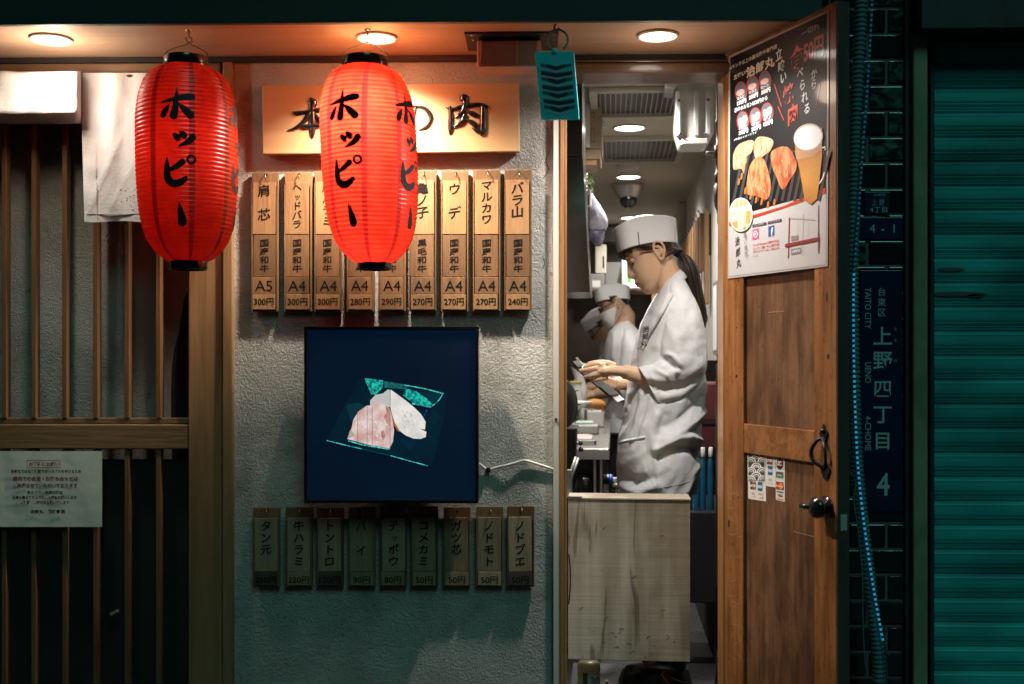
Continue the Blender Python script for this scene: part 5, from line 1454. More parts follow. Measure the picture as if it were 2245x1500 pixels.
# kick plinth
b = MB(); b.box(XR - .06, XR - .001, .35, YB_ - .02, .013, .255, mat('dark_concrete', (.045, .046, .048), .8, var=.4, vs=(9, 9, 9), bump=.6), bev=.01); b.build("concrete_plinth", label="low concrete ledge along the foot of the side wall", cat="ledge")

# ---------------------------------------------------------------- left side: steel cabinet, hood
Yc = YD(3.78)
cb = thing("steel_cabinet", "tall dark stainless steel cabinet on the left inside the doorway", "cabinet", W(1255, 640, Yc))
pl = plY(Yc)
xL = -1.0
def quad(pts): return [(xL if p_ is None else pl.st(*p_)[0], pl.st(1260, py)[1]) for p_, py in pts]
b = MB(); slab(b, pl, [(xL, pl.st(1260, 341)[1]), (pl.st(1276.5, 341)[0], pl.st(1276, 341)[1]), (pl.st(1276.5, 162)[0], pl.st(1276, 158)[1]), (xL, pl.st(1276, 158)[1])], -.5, 0, STEELD, .002); b.build("upper_box", cb)
b = MB(); slab(b, pl, [(xL, pl.st(1260, 640)[1]), pl.st(1294, 640), pl.st(1277, 342), (xL, pl.st(1260, 342)[1])], -.4, -.004, STEELD, .002); b.build("lower_panel", cb)
Yk = YD(4.5)
b = MB()
for px0, px1, py0, py1, m in ((1281, 1321, 236, 330, None), ):
    pass
bxx = thing("cardboard_box", "torn cardboard box on a shelf above the steel cabinet", "box", W(1300, 350, Yk))
CARD = mat("cardboard", (0.36, 0.26, 0.17), 0.85, var=0.15, vs=(20, 20, 20), bump=.15)
b = MB(); b.box(X(1262, Yk), X(1320, Yk), Yk, Yk + .25, Z(326, 1300, Yk), Z(234, 1300, Yk), CARD, bev=.002)
b.box(X(1262, Yk), X(1317, Yk), Yk + .004, Yk + .25, Z(349, 1300, Yk), Z(326.5, 1300, Yk), CARD, bev=.004); b.build("carton", bxx)
b = MB(); kp = plY(Yk - .001)
b.poly(kp, [(1296, 280), (1304, 280), (1304, 312), (1296, 312)], mat("carton_print", (0.10, 0.07, 0.05), .8), .0005); b.poly(kp, [(1297, 282), (1303, 282), (1303, 310), (1297, 310)], CARD, .0008)
b.poly(kp, [(1296, 246), (1304, 246), (1304, 258), (1296, 258)], mat("carton_print", (0.10, 0.07, 0.05), .8), .0005); b.poly(kp, [(1297, 248), (1303, 248), (1303, 256), (1297, 256)], CARD, .0008); b.build("printed_marks", bxx)
b = MB(); b.box(X(1280, Yk - .02), X(1293, Yk - .02), Yk - .022, Yk - .018, Z(325, 1287, Yk), Z(168, 1287, Yk), PAPER)
hs = b.build("hanging_sheet", label="white paper sheet hanging beside the cardboard box", cat="paper")
b = MB(); b.text(plY(Yk - .023), "ハイサワー", 1286, 195, 8, INK, 0, 0, rot=-math.pi / 2, w=28) if False else b.line(plY(Yk - .0235), [(1286, 180), (1286, 208)], 3, mat("sheet_mark", (.2, .19, .18), .8), 0); b.line(plY(Yk - .0235), [(1283, 290), (1283, 308)], 2, INK, .0003); b.build("print", hs)
b = MB(); b.box(X(1250, Yk), X(1308, Yk), Yk + .01, Yk + .2, Z(361, 1300, Yk), Z(350.5, 1300, Yk), JW, bev=.001); b.build("wall_shelf", label="small wooden shelf holding the cardboard box", cat="shelf")
b = MB(); b.box(X(1321, Yk), X(1330, Yk), Yk - .01, Yk + .01, Z(279, 1326, Yk), Z(268, 1326, Yk), WHITEP); b.build("price_card", label="tiny white card clipped beside the cardboard box", cat="card")
# hanging bag and herbs
Yv = YD(4.9)
bg = thing("plastic_bag", "clear plastic bag with blue and red print hanging by the steel cabinet", "bag", W(1308, 535, Yv))
BAG = mat("bag_plastic", (0.52, 0.50, 0.55), 0.25, var=0.3, vs=(30, 30, 30), col2=(0.30, 0.27, 0.40), bump=.8, bs=(40, 40, 40), coat=.6)
BAGB = mat("bag_print", (0.025, 0.04, 0.13), 0.3, col2=(0.22, 0.16, 0.22), vs=(50, 50, 50), bump=.8, bs=(40, 40, 40), coat=.6)
def lump(b, rows, Yv, m, dep, seed=0, seg=22):
    P = []
    for (py, l, r) in rows:
        c = W((l + r) / 2, py, Yv); hw = (W(r, py, Yv) - W(l, py, Yv)).length / 2
        row = []
        for k in range(seg):
            a = 2 * math.pi * k / seg
            q = 1 + .22 * mnoise.noise(Vector((math.cos(a) * 1.6 + seed, math.sin(a) * 1.6, py * .06)))
            row.append(c + Vector((hw * math.cos(a) * (1 + (q - 1) * .4), dep * hw * math.sin(a) * q, 0)))
        P.append(row)
    b.grid(P, m, close_u=True, cap=True)
b = MB(); lump(b, [(420, 1292, 1296), (432, 1290, 1303), (445, 1290, 1313), (460, 1291, 1322), (472, 1292, 1329), (482, 1291, 1332), (495, 1291, 1333), (505, 1292, 1329)], Yv, BAG, .7); b.build("bag_top", bg)
b = MB(); lump(b, [(504, 1291, 1329), (512, 1290, 1326), (520, 1290, 1325), (528, 1295, 1322), (536, 1303, 1319), (540, 1306, 1317)], Yv, BAGB, .7, 3); b.build("bag_bottom", bg)
hb = thing("herb_bunch", "green herb sprigs in a white packet on the steel cabinet edge", "herbs", W(1290, 460, Yv - .05))
LEAF = mat("herb_leaf", (0.16, 0.26, 0.10), 0.6, var=.4, vs=(60, 60, 60))
b = MB(); rn = random.Random(3)
for k in range(46):
    c = W(rn.uniform(1284, 1301), rn.uniform(382, 424), Yv - .05 + rn.uniform(-.02, .02)); a = Vector((rn.uniform(-1, 1), rn.uniform(-.5, .5), rn.uniform(-.3, 1))).normalized() * .010; q = a.cross(Vector((rn.random(), 1, rn.random()))).normalized() * .004
    b.add([c - a, c + q, c + a, c - q], [(0, 1, 2, 3)], LEAF if k % 3 else PAPER)
b.build("leaves", hb)
b = MB(); b.box(X(1283, Yv - .06), X(1296, Yv - .06), Yv - .07, Yv - .04, Z(458, 1290, Yv), Z(422, 1290, Yv), WHITEP, bev=.004); pk_ = b.build("packet", hb)
b = MB(); b.line(plY(Yv - .0705), [(1290, 428), (1290, 450)], 3, INK, .0004); b.build("print", pk_)
b = MB(); b.box(X(1280, Yv), X(1288, Yv), Yv - .03, Yv + .03, Z(410, 1284, Yv), Z(352, 1284, Yv), WHITEP, bev=.004); b.build("paper_roll", label="narrow white paper roll standing above the herbs", cat="roll")

# ---------------------------------------------------------------- back shelf with kitchen things
Yb = YD(8.35)
shf = thing("back_shelf", "wooden shelf with pale edge across the back of the kitchen", "shelf", W(1340, 645, Yb))
b = MB(); b.box(-1.2, X(1445, Yb), Yb, YB_ - .002, Z(646, 1340, Yb), Z(639, 1340, Yb), JW, bev=.002); b.build("board", shf)
b = MB(); b.box(X(1429, Yb), X(1446, Yb), Yb - .002, Yb + .05, .013, Z(646.5, 1340, Yb), wood("pale_post_wood", (0.55, .33, .17), (.42, .24, .11), 'z', .5)); b.build("post", shf)
b = MB(); b.box(-1.2, X(1428.5, Yb), Yb + .06, YB_ - .003, .5, Z(647, 1340, Yb), BRN); b.build("back_panel", shf)
def item(name, label, cat, px0, px1, py0, py1, m, d=8.3, dep=.15, bev=.006, deco=None):
    y = YD(d); b = MB(); b.box(X(px0, y), X(px1, y), y, y + dep, Z(py1, (px0 + px1) / 2, y), Z(py0, (px0 + px1) / 2, y), m, bev=bev)
    o = b.build(name, label=label, cat=cat)
    if deco: deco(o, y)
    return o
def dslot(o, y): b = MB(); b.poly(plY(y - .001), [(1321, 562), (1325, 562), (1325, 588), (1321, 588)], BLACKP, .0005); b.build("slot", o)
item("towel_dispenser", "cream paper towel dispenser with a dark slot above the back shelf", "dispenser", 1305, 1329, 536, 600, mat("cream_plastic", (.52, .47, .39), .5), deco=dslot)
def dwin(o, y): b = MB(); b.poly(plY(y - .001), [(1298, 615), (1316, 615), (1316, 630), (1298, 630)], PAPER, .0005); b.build("label_card", o)
item("small_appliance", "grey kitchen appliance with a white label on the back shelf", "appliance", 1293, 1325, 601, 638, mat("appliance_grey", (.25, .24, .22), .5), deco=dwin)
item("wall_panel", "pale steel wall panel above the back shelf", "panel", 1326, 1362, 575, 638, mat("pale_panel", (.36, .35, .34), .4, .3), 8.5, .05)
def dgr(o, y): b = MB(); b.poly(plY(y - .001), [(1376, 603), (1381, 600), (1384, 612), (1381, 619), (1376, 616)], mat("label_green", (.12, .42, .04), .5), .0005, curve=True); b.build("green_label", o)
item("white_canister", "white canister with a green label on the back shelf", "canister", 1363, 1420, 570, 634, mat("canister_white", (.55, .54, .52), .4), 8.3, deco=dgr)
item("steel_duct", "wide dim steel duct under the kitchen ceiling at the back", "duct", 1290, 1470, 494, 530, mat("duct_steel", (.16, .15, .14), .4, .5), 8.45, .15, .01)
b = MB(); yb2 = YD(8.2); b.tube([W(1240, 650, yb2), W(1262, 652, yb2), W(1285, 645, yb2), W(1292, 634, yb2), W(1285, 624, yb2), W(1260, 622, yb2)], .006, mat("hose_brown", (.10, .07, .05), .5), 8); b.build("tap_hose", label="thin brown hose looped at the back shelf", cat="hose")
b = MB(); b.lathe([(.0005, 0), (.09, 0), (.085, .03), (.05, .05), (.0005, .055)], mat("plate_white", (.75, .73, .7), .35), W(1395, 638, YD(8.25)), 24); b.build("plate_stack", label="white plate stack at the right end of the back shelf", cat="plates")

# ---------------------------------------------------------------- workbench
WZ = 0.855
wb = thing("work_bench", "stainless steel workbench with rounded front corner inside the kitchen", "workbench", W(1300, 1090, YD(4.5)))
y0 = YD(4.52); y1 = YD(6.75); xr_b = X(1336, y0)
b = MB(); b.box(-.9, xr_b, y0, y1, WZ - .03, WZ, STEEL, bev=.004); b.build("top", wb)
b = MB(); pl = plY(y0 - .002)
slab(b, pl, [(-.9, pl.st(1300, 1008)[1]), pl.st(1336, 1008), pl.st(1336, 992), pl.st(1333, 987.5), pl.st(1327, 986), (-.9, pl.st(1300, 986)[1])], -.03, 0, STEEL, .001); b.build("front_lip", wb)
b = MB()
for px in (1318, 1304): b.box(X(px - 2.5, y0 + .06), X(px + 2.5, y0 + .06), y0 + .05, y0 + .09, .02, WZ - .031, STEEL)
b.build("leg", wb)
b = MB(); b.box(-.9, xr_b - .03, y0 + .12, y1, .06, WZ - .04, mat("cabinet_dark", (.014, .016, .019), .3)); b.build("cabinet_body", wb)
b = MB(); lump(b, [(1040, 1270, 1285), (1050, 1262, 1296), (1065, 1258, 1298), (1085, 1257, 1300), (1110, 1258, 1300), (1140, 1260, 1299)], y0 + .06, mat("black_film", (.012, .012, .014), .2, bump=.9, bs=(30, 30, 30), coat=.6), .5, 5); b.build("rubbish_bag", label="black plastic bag hanging under the workbench", cat="bag")
# things on the bench
def onb(name, label, cat, px0, px1, d, h, dep, m, bev=.004, z=WZ + .001):
    y = YD(d); b = MB(); b.box(X(px0, y), X(px1, y), y, y + dep, z, z + h, m, bev=bev); return b.build(name, label=label, cat=cat)
yy = YD(5.02); pt = mat("pink_paper", (.78, .50, .47), .7)
b = MB()
for i, (xa, xb, q) in enumerate(((1240, 1283, 0), (1250, 1290, .1), (1262, 1297, .03))): b.box(X(xa, yy), X(xb, yy), yy - .08 + q, yy + .20 + q, WZ + .0012 + i * .0016, WZ + .0024 + i * .0016, pt)
b.build("order_slips", label="pink order slips lying on the steel workbench", cat="paper slips")
cbx = onb("card_box", "small steel card box on the front of the workbench", "box", 1266, 1308, 4.66, .020, .10, STEEL, .002)
b = MB(); yq = YD(4.66); b.box(X(1303, yq), X(1306, yq), yq - .002, yq - .0005, WZ + .003, WZ + .018, BLACKP); b.build("dark_edge", cbx)
onb("food_tray", "grey tray with a pale green lid on the workbench", "tray", 1245, 1313, 5.35, .045, .2, mat("tray_grey", (.30, .31, .30), .4, .3), .008)
b = MB(); yq = YD(5.4); b.box(X(1262, yq), X(1300, yq), yq, yq + .15, WZ + .047, WZ + .055, mat("lid_green", (.55, .68, .57), .5), bev=.003); b.build("tray_lid", label="pale green lid on the grey tray", cat="lid")
tub = onb("white_tub", "white food tub with a red mark on the workbench", "tub", 1286, 1324, 5.9, .085, .12, mat("tub_white", (.66, .63, .59), .45), .008)
yq = YD(5.9) - .0006; tpn = plY(yq); b = MB(); b.poly(tpn, [(1318, 890), (1323, 890), (1323, 902), (1318, 902)], mat("tub_red", (.45, .06, .03), .5), .0006); b.text(tpn, "2×6", 1304, 898, 7, mat("tub_grey_print", (.25, .25, .24), .6), .0006, 0, w=18); b.build("print", tub)
pq = W(1277, 900, YD(6.0)); pq.z = WZ; b = MB(); b.lathe([(.0005, .001), (.055, .001), (.062, .09), (.066, .095), (.062, .096), (.055, .02), (.0005, .012)], STEEL, pq, 28); b.build("steel_pot", label="small steel pot beside the white tub on the workbench", cat="pot")
pq = W(1304, 870, YD(6.3)); b = MB(); b.sphere((pq.x, pq.y, WZ + .10), .055, mat("orange_food", (.62, .26, .05), .6, var=.4, vs=(30, 30, 30), bump=.6), 20, (1.1, 1, .65)); b.build("orange_food", label="mound of orange food near the chef's hands", cat="food")
b = MB(); yq = YD(6.35); b.box(X(1285, yq), X(1325, yq), yq - .06, yq + .16, WZ + .001, WZ + .055, mat("board_white", (.62, .6, .56), .5), bev=.006); b.build("cutting_board", label="thick white cutting board under the orange food", cat="cutting board")
pq = W(1258, 800, YD(6.6)); 
vs_ = thing("sauce_jug", "white jug with a yellow rim at the back of the workbench", "jug", (pq.x, pq.y, WZ))
b = MB(); b.lathe([(.0005, .001), (.05, .001), (.055, .10), (.04, .18), (.045, .215)], PAPER, (pq.x, pq.y, WZ), 24); b.build("jug_body", vs_)
b = MB(); b.lathe([(.045, .2152), (.048, .218), (.046, .224), (.043, .218)], mat("yellow_rim", (.6, .42, .08), .5), (pq.x, pq.y, WZ), 24); b.build("rim", vs_)
b = MB(); pq = W(1270, 770, YD(6.9)); b.lathe([(.0005, .001), (.04, .001), (.045, .2), (.03, .26), (.05, .32), (.045, .345), (.0005, .35)], PAPER, (pq.x, pq.y, WZ - .02), 24); b.build("white_bottle", label="white bottle with flared top at the far end of the workbench", cat="bottle")
b = MB(); pq = W(1262, 858, YD(5.6)); b.lathe([(.0005, .0), (.03, .0), (.09, .03), (.105, .045), (.10, .045), (.085, .033), (.0005, .006)], PAPER, (pq.x - .02, pq.y, WZ + .10), 28); b.lathe([(.04, -.1), (.035, 0)], STEEL, (pq.x - .02, pq.y, WZ + .10), 20); b.build("white_bowl", label="wide white bowl on a stand left of the chef's hands", cat="bowl")

# register end: black round screen, cash drawer with key, rails
Yr = YD(3.95)
pq = W(1243, 888, Yr)
b = MB(); Mr = Matrix.Rotation(R(90), 3, 'X')
b.lathe([(.0005, .02), (.05, .018), (.082, .008), (.088, 0), (.082, -.01), (.0005, -.014)], BLACKP, (X(1232, Yr), Yr, Z(887, 1243, Yr)), 40, M=Matrix.Diagonal((0.62, 1, 1.0)).to_3x3() @ Mr); rs = b.build("round_fan", label="black round fan housing at the left edge of the doorway", cat="fan")
b = MB()
for k in range(5): 
    a = -1.1 + k * .55; b.tube([(X(1232, Yr) + .055 * math.cos(a), Yr - .004, Z(887, 1243, Yr) + .088 * math.sin(a)), (X(1232, Yr) + .066 * math.cos(a), Yr - .004, Z(887, 1243, Yr) + .094 * math.sin(a))], .0025, DARKM, 6)
b.build("clip", rs)
cr_ = thing("cash_box", "black cash box with a key in its lock by the doorway", "cash box", W(1250, 1010, Yr))
b = MB(); b.box(X(1205, Yr), X(1263, Yr), Yr - .01, Yr + .16, Z(1010, 1250, Yr), Z(942, 1250, Yr), BLACKP, bev=.003); b.build("box_body", cr_)
b = MB(); b.box(X(1205, Yr), X(1265, Yr), Yr - .014, Yr + .165, Z(941.5, 1250, Yr), Z(937, 1250, Yr), mat("chrome_edge", (.5, .5, .5), .2, 1.0), bev=.001); b.build("rim", cr_)
b = MB(); kx, kz = X(1264, Yr - .02), Z(972, 1270, Yr); b.tube([(kx - .002, Yr + .01, kz), (kx + .006, Yr + .01, kz)], .005, STEEL, 12)
b.lathe([(.0005, -.001), (.008, -.001), (.008, .001), (.0005, .001)], DARKM, (kx + .013, Yr + .01, kz), 18, M=Matrix.Rotation(R(90), 3, 'X')); b.lathe([(.0005, -.001), (.008, -.001), (.009, .001), (.0005, .001)], DARKM, (kx + .014, Yr + .012, kz - .022), 18, M=Matrix.Rotation(R(90), 3, 'X')); b.tube([(kx + .013, Yr + .01, kz - .006), (kx + .014, Yr + .012, kz - .018)], .0012, DARKM, 6); b.build("key", cr_)
rl = thing("drawer_rail", "white metal drawer rails below the cash box", "rail", W(1250, 1088, Yr))
b = MB()
for (xa, ya, xb2, yb3) in ((1262, 1002, 1246, 1050), (1268, 1004, 1252, 1052)): b.tube([W(xa, ya, Yr - .02), W(xb2, yb3, Yr - .05)], .0042, mat("rail_white", (.62, .6, .57), .35, .3), 8)
b.build("rail", rl)
b = MB(); b.box(X(1243, Yr - .05), X(1254, Yr - .05), Yr - .06, Yr - .03, Z(1087, 1250, Yr - .05), Z(1030, 1250, Yr - .05), mat("rail_white", (.62, .6, .57), .35, .3), bev=.002); b.build("side_plate", rl)
Yg = YD(4.0)
b = MB(); pq = W(1334, 1051, Yg); b.lathe([(.0005, -.02), (.017, -.02), (.018, 0), (.0175, .002)], BLACKP, pq, 18, M=Matrix.Rotation(R(90), 3, 'Y')); b.lathe([(.0176, .002), (.0185, .004), (.0185, .012), (.015, .016), (.0005, .016)], mat("cap_blue", (.02, .07, .42), .35), pq, 18, M=Matrix.Rotation(R(90), 3, 'Y')); b.build("blue_capped_bottle", label="dark bottle with a blue cap lying beside the bench", cat="bottle")
gv = thing("gas_tap", "white double knob tap on a thin stem above the counter", "tap", W(1351, 1085, Yg))
b = MB(); GV = mat("tap_white", (.70, .67, .62), .4)
for (px, py, r, h) in ((1348, 1052, .010, .016), (1351, 1064, .013, .014)):
    q = W(px, py, Yg); b.lathe([(.0005, h / 2), (r * .9, h / 2), (r, h / 2 - .002), (r, -h / 2 + .002), (r * .9, -h / 2), (.0005, -h / 2)], GV, q, 14)
b.build("knob", gv)
b = MB(); b.tube([W(1351, 1070, Yg), W(1351, 1100, Yg)], .0022, STEEL, 8); b.tube([W(1340, 1076, Yg), W(1362, 1075, Yg)], .002, STEEL, 8); b.build("stem", gv)
b = MB(); b.box(X(1322, Yg), X(1335, Yg), Yg, Yg + .03, Z(1098, 1328, Yg), Z(1060, 1328, Yg), STEEL, bev=.003); b.build("steel_bracket", label="small steel bracket standing beside the gas tap", cat="bracket")

# ---------------------------------------------------------------- counter
KY = 0.16
ct = thing("counter", "narrow counter with a grey wood-grain front blocking the doorway", "counter", (X(1380, KY), KY + .1, Z(1450, 1380, KY)))
CW = mat("counter_laminate", (0.74, 0.62, 0.50), 0.6, col2=(0.62, 0.51, 0.40), vs=(3, 3, 240), bump=.12, bs=(3, 3, 300), det=3, lo=.3, hi=.66)
stain_mix(CW, (((10, 10, 1.2), .42, .62, (.62, .6, .56)), ((5, 5, 5), .45, .7, (.6, .58, .55)), ((30, 30, 4), .60, .66, (.5, .48, .46)), ((70, 70, 2), .35, .7, (.84, .83, .82))))
xa, xb = X(1245, KY), X(1513, KY)
b = MB(); b.box(xa, xb, KY, KY + .03, Z(1449, 1380, KY), Z(1096.5, 1380, KY), CW, bev=.002); b.build("front_panel", ct)
b = MB(); b.box(xa, xb + .002, KY - .003, KY + .12, Z(1096, 1380, KY), Z(1092, 1380, KY), mat("counter_edge", (.62, .50, .38), .45), bev=.001); b.build("top", ct)
b = MB(); b.box(xb - .02, xb - .002, KY + .031, KY + .12, Z(1449, 1380, KY), Z(1097, 1380, KY), GREYD); b.build("side_panel", ct)
SCF = mat("scuff_dark", (.07, .055, .045), .7); b = MB(); kp = plY(KY - .0002)
for k in range(34):
    x = rnd.uniform(1255, 1505); y = 1445 - abs(rnd.gauss(0, 45)) if k < 22 else rnd.uniform(1130, 1440); l = rnd.uniform(3, 13); a = rnd.uniform(-1, .4)
    b.line(kp, [(x, y), (x + l * .5 * math.cos(a), y + l * .5 * math.sin(a)), (x + l * math.cos(a + .2), min(1447, y + l * math.sin(a + .2)))], rnd.uniform(.6, 1.6), SCF, .0004 + k * .00001)
b.build("scuff_marks", ct)
b = MB(); b.box(X(1243, KY), X(1276, KY), KY - .004, KY + .02, Z(1091.5, 1260, KY), Z(1089, 1260, KY), mat("hinge_steel", (.5, .5, .5), .3, .9)); b.build("steel_plate", label="small steel plate on the left end of the counter top", cat="plate")
b = MB(); b.tube([Vector(p) for p in spline([tuple(W(x, y, KY - .012)) for x, y in ((1247, 1215), (1250, 1245), (1250, 1290), (1247, 1325))], 5)], .002, BLACKP, 6); b.build("thin_cable", label="short black cable along the left edge of the counter front", cat="cord")
# below the counter
Yu = KY + .10
pj = W(1291, 1520, Yu)
jg = thing("plastic_jug", "yellowish plastic bottle with a printed label under the counter", "bottle", (pj.x, pj.y, Z(1545, 1291, Yu)))
b = MB(); z0 = Z(1545, 1291, Yu); zt = Z(1449, 1291, Yu); r = 25 * (D + Yu) / F
b.lathe([(.0005, z0 - pj.z), (r * .95, z0 - pj.z), (r, z0 - pj.z + .005), (r, zt - pj.z - .02), (r * .96, zt - pj.z - .006), (r * .8, zt - pj.z), (.0005, zt - pj.z)], mat("jug_plastic", (.62, .62, .34), .35, coat=.3), pj, 32); b.build("bottle_body", jg)
def onc(px, py, rr): 
    X_ = (px - 1291) * (D + Yu) / F; a = math.asin(max(-.98, min(.98, X_ / r))); return Vector((pj.x + rr * math.sin(a + .0), pj.y - rr * math.cos(a), Z(py, 1291, Yu)))
LBW = mat("label_pale", (.50, .52, .52), .5); LBD = mat("label_olive", (.07, .07, .03), .5)
b = MB(); b.grid([[onc(1279 + (1313 - 1279) * j / 12, y, r + .0008) for j in range(13)] for y in (1469, 1500, 1540)], LBW); b.grid([[onc(1279 + (1289 - 1279) * j / 5, y, r + .0014) for j in range(6)] for y in (1469, 1500, 1540)], LBD); lbp = b.build("label_wrap", jg)
b = MB(); vs, fs = glyphs("Syn", .01); b.add([onc(1305 + x * 13, 1483 - y * 15, r + .0016) for x, y in vs], fs, INK); b.grid([[onc(1296 + 14 * j / 6, y, r + .0016) for j in range(7)] for y in (1490.5, 1491.8)], INK); b.build("lettering", lbp)
zb_ = Z(1580, 1430, Yu)
b = MB(); b.box(xa, xb + .02, KY + .02, KY + .4, .05, Z(1535, 1400, KY), mat("under_shelf", (.05, .052, .055), .7, var=.4, vs=(20, 20, 20)), bev=.004); b.build("low_step", label="dark low step under the counter", cat="step")
RB = mat("black_rubber", (.012, .013, .015), .35, var=.3, vs=(30, 30, 30), bump=.5, coat=.3)
b = MB(); lump(b, [(1454, 1400, 1440), (1460, 1375, 1470), (1472, 1360, 1490), (1490, 1357, 1497), (1515, 1357, 1500), (1534, 1360, 1500)], Yu + .02, RB, .5, 8, 32); b.build("black_bag", label="crumpled black bag stuffed under the counter", cat="bag")
RS = mat("red_strap", (.32, .07, .035), .5, var=.5, vs=(60, 60, 60), bump=.6)
b = MB()
for pts in (((1450, 1478), (1455, 1487), (1463, 1496), (1470, 1506)), ((1455, 1472), (1452, 1480)), ((1472, 1486), (1482, 1491), (1492, 1494), (1500, 1497))): b.tube([W(x, y, Yu - .055) for x, y in pts], [(.004, .0025)] * len(pts), RS, 8)
b.build("red_strap", label="frayed red straps on the black bag under the counter", cat="strap")
b = MB(); b.box(X(1327, Yu - .02), X(1334, Yu - .02), Yu - .03, Yu - .01, .10, Z(1488, 1330, Yu), JW); b.build("wood_offcut", label="short pale wood stick beside the plastic bottle", cat="stick")
# dark thing at the hinge side of the floor
b = MB(); lump(b, [(1280, 1572, 1584), (1288, 1569, 1590), (1310, 1568, 1592), (1380, 1568, 1592), (1420, 1570, 1592), (1432, 1574, 1590)], .2, RB, .8, 2); lump(b, [(1445, 1578, 1592), (1460, 1571, 1594), (1490, 1568, 1596), (1540, 1566, 1596)], .18, RB, .8, 9)
b.build("folded_umbrella", label="black folded cover standing at the foot of the door", cat="cover")

turn_frame(1.2)
# ---------------------------------------------------------------- people
SKIN = mat("skin", (0.74, 0.475, 0.30), 0.5, var=0.10, vs=(25, 25, 25), sss=0.12, bump=0.08, bs=(300, 300, 300))
SKIN2 = mat("skin_tan", (0.58, 0.35, 0.23), 0.5, var=0.12, vs=(25, 25, 25), sss=0.1)
LIP = mat("lip", (0.46, 0.06, 0.07), 0.4, sss=0.1)
NAIL = mat("nail", (0.66, 0.40, 0.34), 0.3)
HAIR = mat("hair", (0.062, 0.031, 0.016), 0.4, col2=(0.014, 0.008, 0.006), vs=(60, 60, 14), bump=0.6, bs=(220, 220, 30))
HAIRB = mat("hair_black", (0.012, 0.010, 0.010), 0.45, bump=0.5, bs=(200, 200, 60))
JKT = mat("jacket_cotton", (0.76, 0.76, 0.77), 0.9, var=0.03, vs=(20, 20, 20), bump=0.9, bs=(30, 30, 30))
CAPM = mat("cap_cotton", (0.76, 0.76, 0.77), 0.9, bump=0.25, bs=(300, 300, 300))
TROU = mat("dark_trousers", (0.012, 0.013, 0.016), 0.9, bump=0.3)
def WP(px, py, d, w_=0.0): return Wd(px, py, d) + FWD * w_

HZ = [(-.116, .052), (-.112, .070), (-.106, .082), (-.098, .0885), (-.09, .0915), (-.078, .0905), (-.066, .0945), (-.05, .0945), (-.03, .0925), (0, .090), (.02, .0905), (.038, .0975), (.06, .0955), (.08, .0885), (.10, .073), (.118, .047), (.129, .015)]
HB = [(-.116, .050), (-.10, .034), (-.08, .004), (-.06, -.018), (-.045, -.038), (-.03, -.056), (0, -.074), (.03, -.086), (.06, -.087), (.08, -.080), (.10, -.064), (.118, -.038), (.129, -.005)]
HW = [(-.116, .010), (-.11, .020), (-.10, .033), (-.085, .045), (-.065, .0545), (-.04, .0615), (-.02, .066), (0, .070), (.03, .0745), (.06, .074), (.08, .069), (.10, .057), (.118, .034), (.129, .010)]
NOSE = [(.022, .0), (.012, .004), (0, .010), (-.014, .0155), (-.024, .0195), (-.031, .0185), (-.037, .012), (-.042, .004), (-.048, .0)][::-1]
LIPP = [(-.044, .0), (-.052, .004), (-.0575, .0078), (-.0615, .0032), (-.0655, .0065), (-.071, .0045), (-.078, .0)][::-1]
def headpt(th, z, off=0.0, feat=1.0, fat=1.0):
    f, b_, w_ = sinterp(HZ, z), sinterp(HB, z), sinterp(HW, z) * fat
    c = (f + b_) / 2; a = (f - b_) / 2
    ct, st_ = math.cos(th), math.sin(th)
    n = 0.92 if ct > 0 else 1.0
    x = c + (a + off) * math.copysign(abs(ct) ** n, ct); y = (w_ + off) * math.copysign(abs(st_) ** 0.95, st_)
    if ct > 0 and feat:
        sg = .0065 + .0055 * max(0, min(1, (.02 - z) / .05))
        if z < .025: x += feat * sinterp(NOSE, z) * math.exp(-(y / sg) ** 2) * (1 if -.05 < z else 0)
        if -.046 < z < -.012: x += feat * .006 * math.exp(-((abs(y) - .012) / .006) ** 2) * math.exp(-((z + .030) / .007) ** 2)
        if -.08 < z < -.04: x += feat * sinterp(LIPP, z) * math.exp(-(y / .018) ** 4)
        x -= .0095 * math.exp(-((abs(y) - .031) / .014) ** 2) * math.exp(-((z - .010) / .012) ** 2)
        x += .003 * math.exp(-((abs(y) - .034) / .018) ** 2) * math.exp(-((z + .018) / .016) ** 2)
        x += .002 * math.exp(-((abs(y) - .028) / .02) ** 2) * math.exp(-((z - .033) / .007) ** 2)
    return Vector((x, y, z))
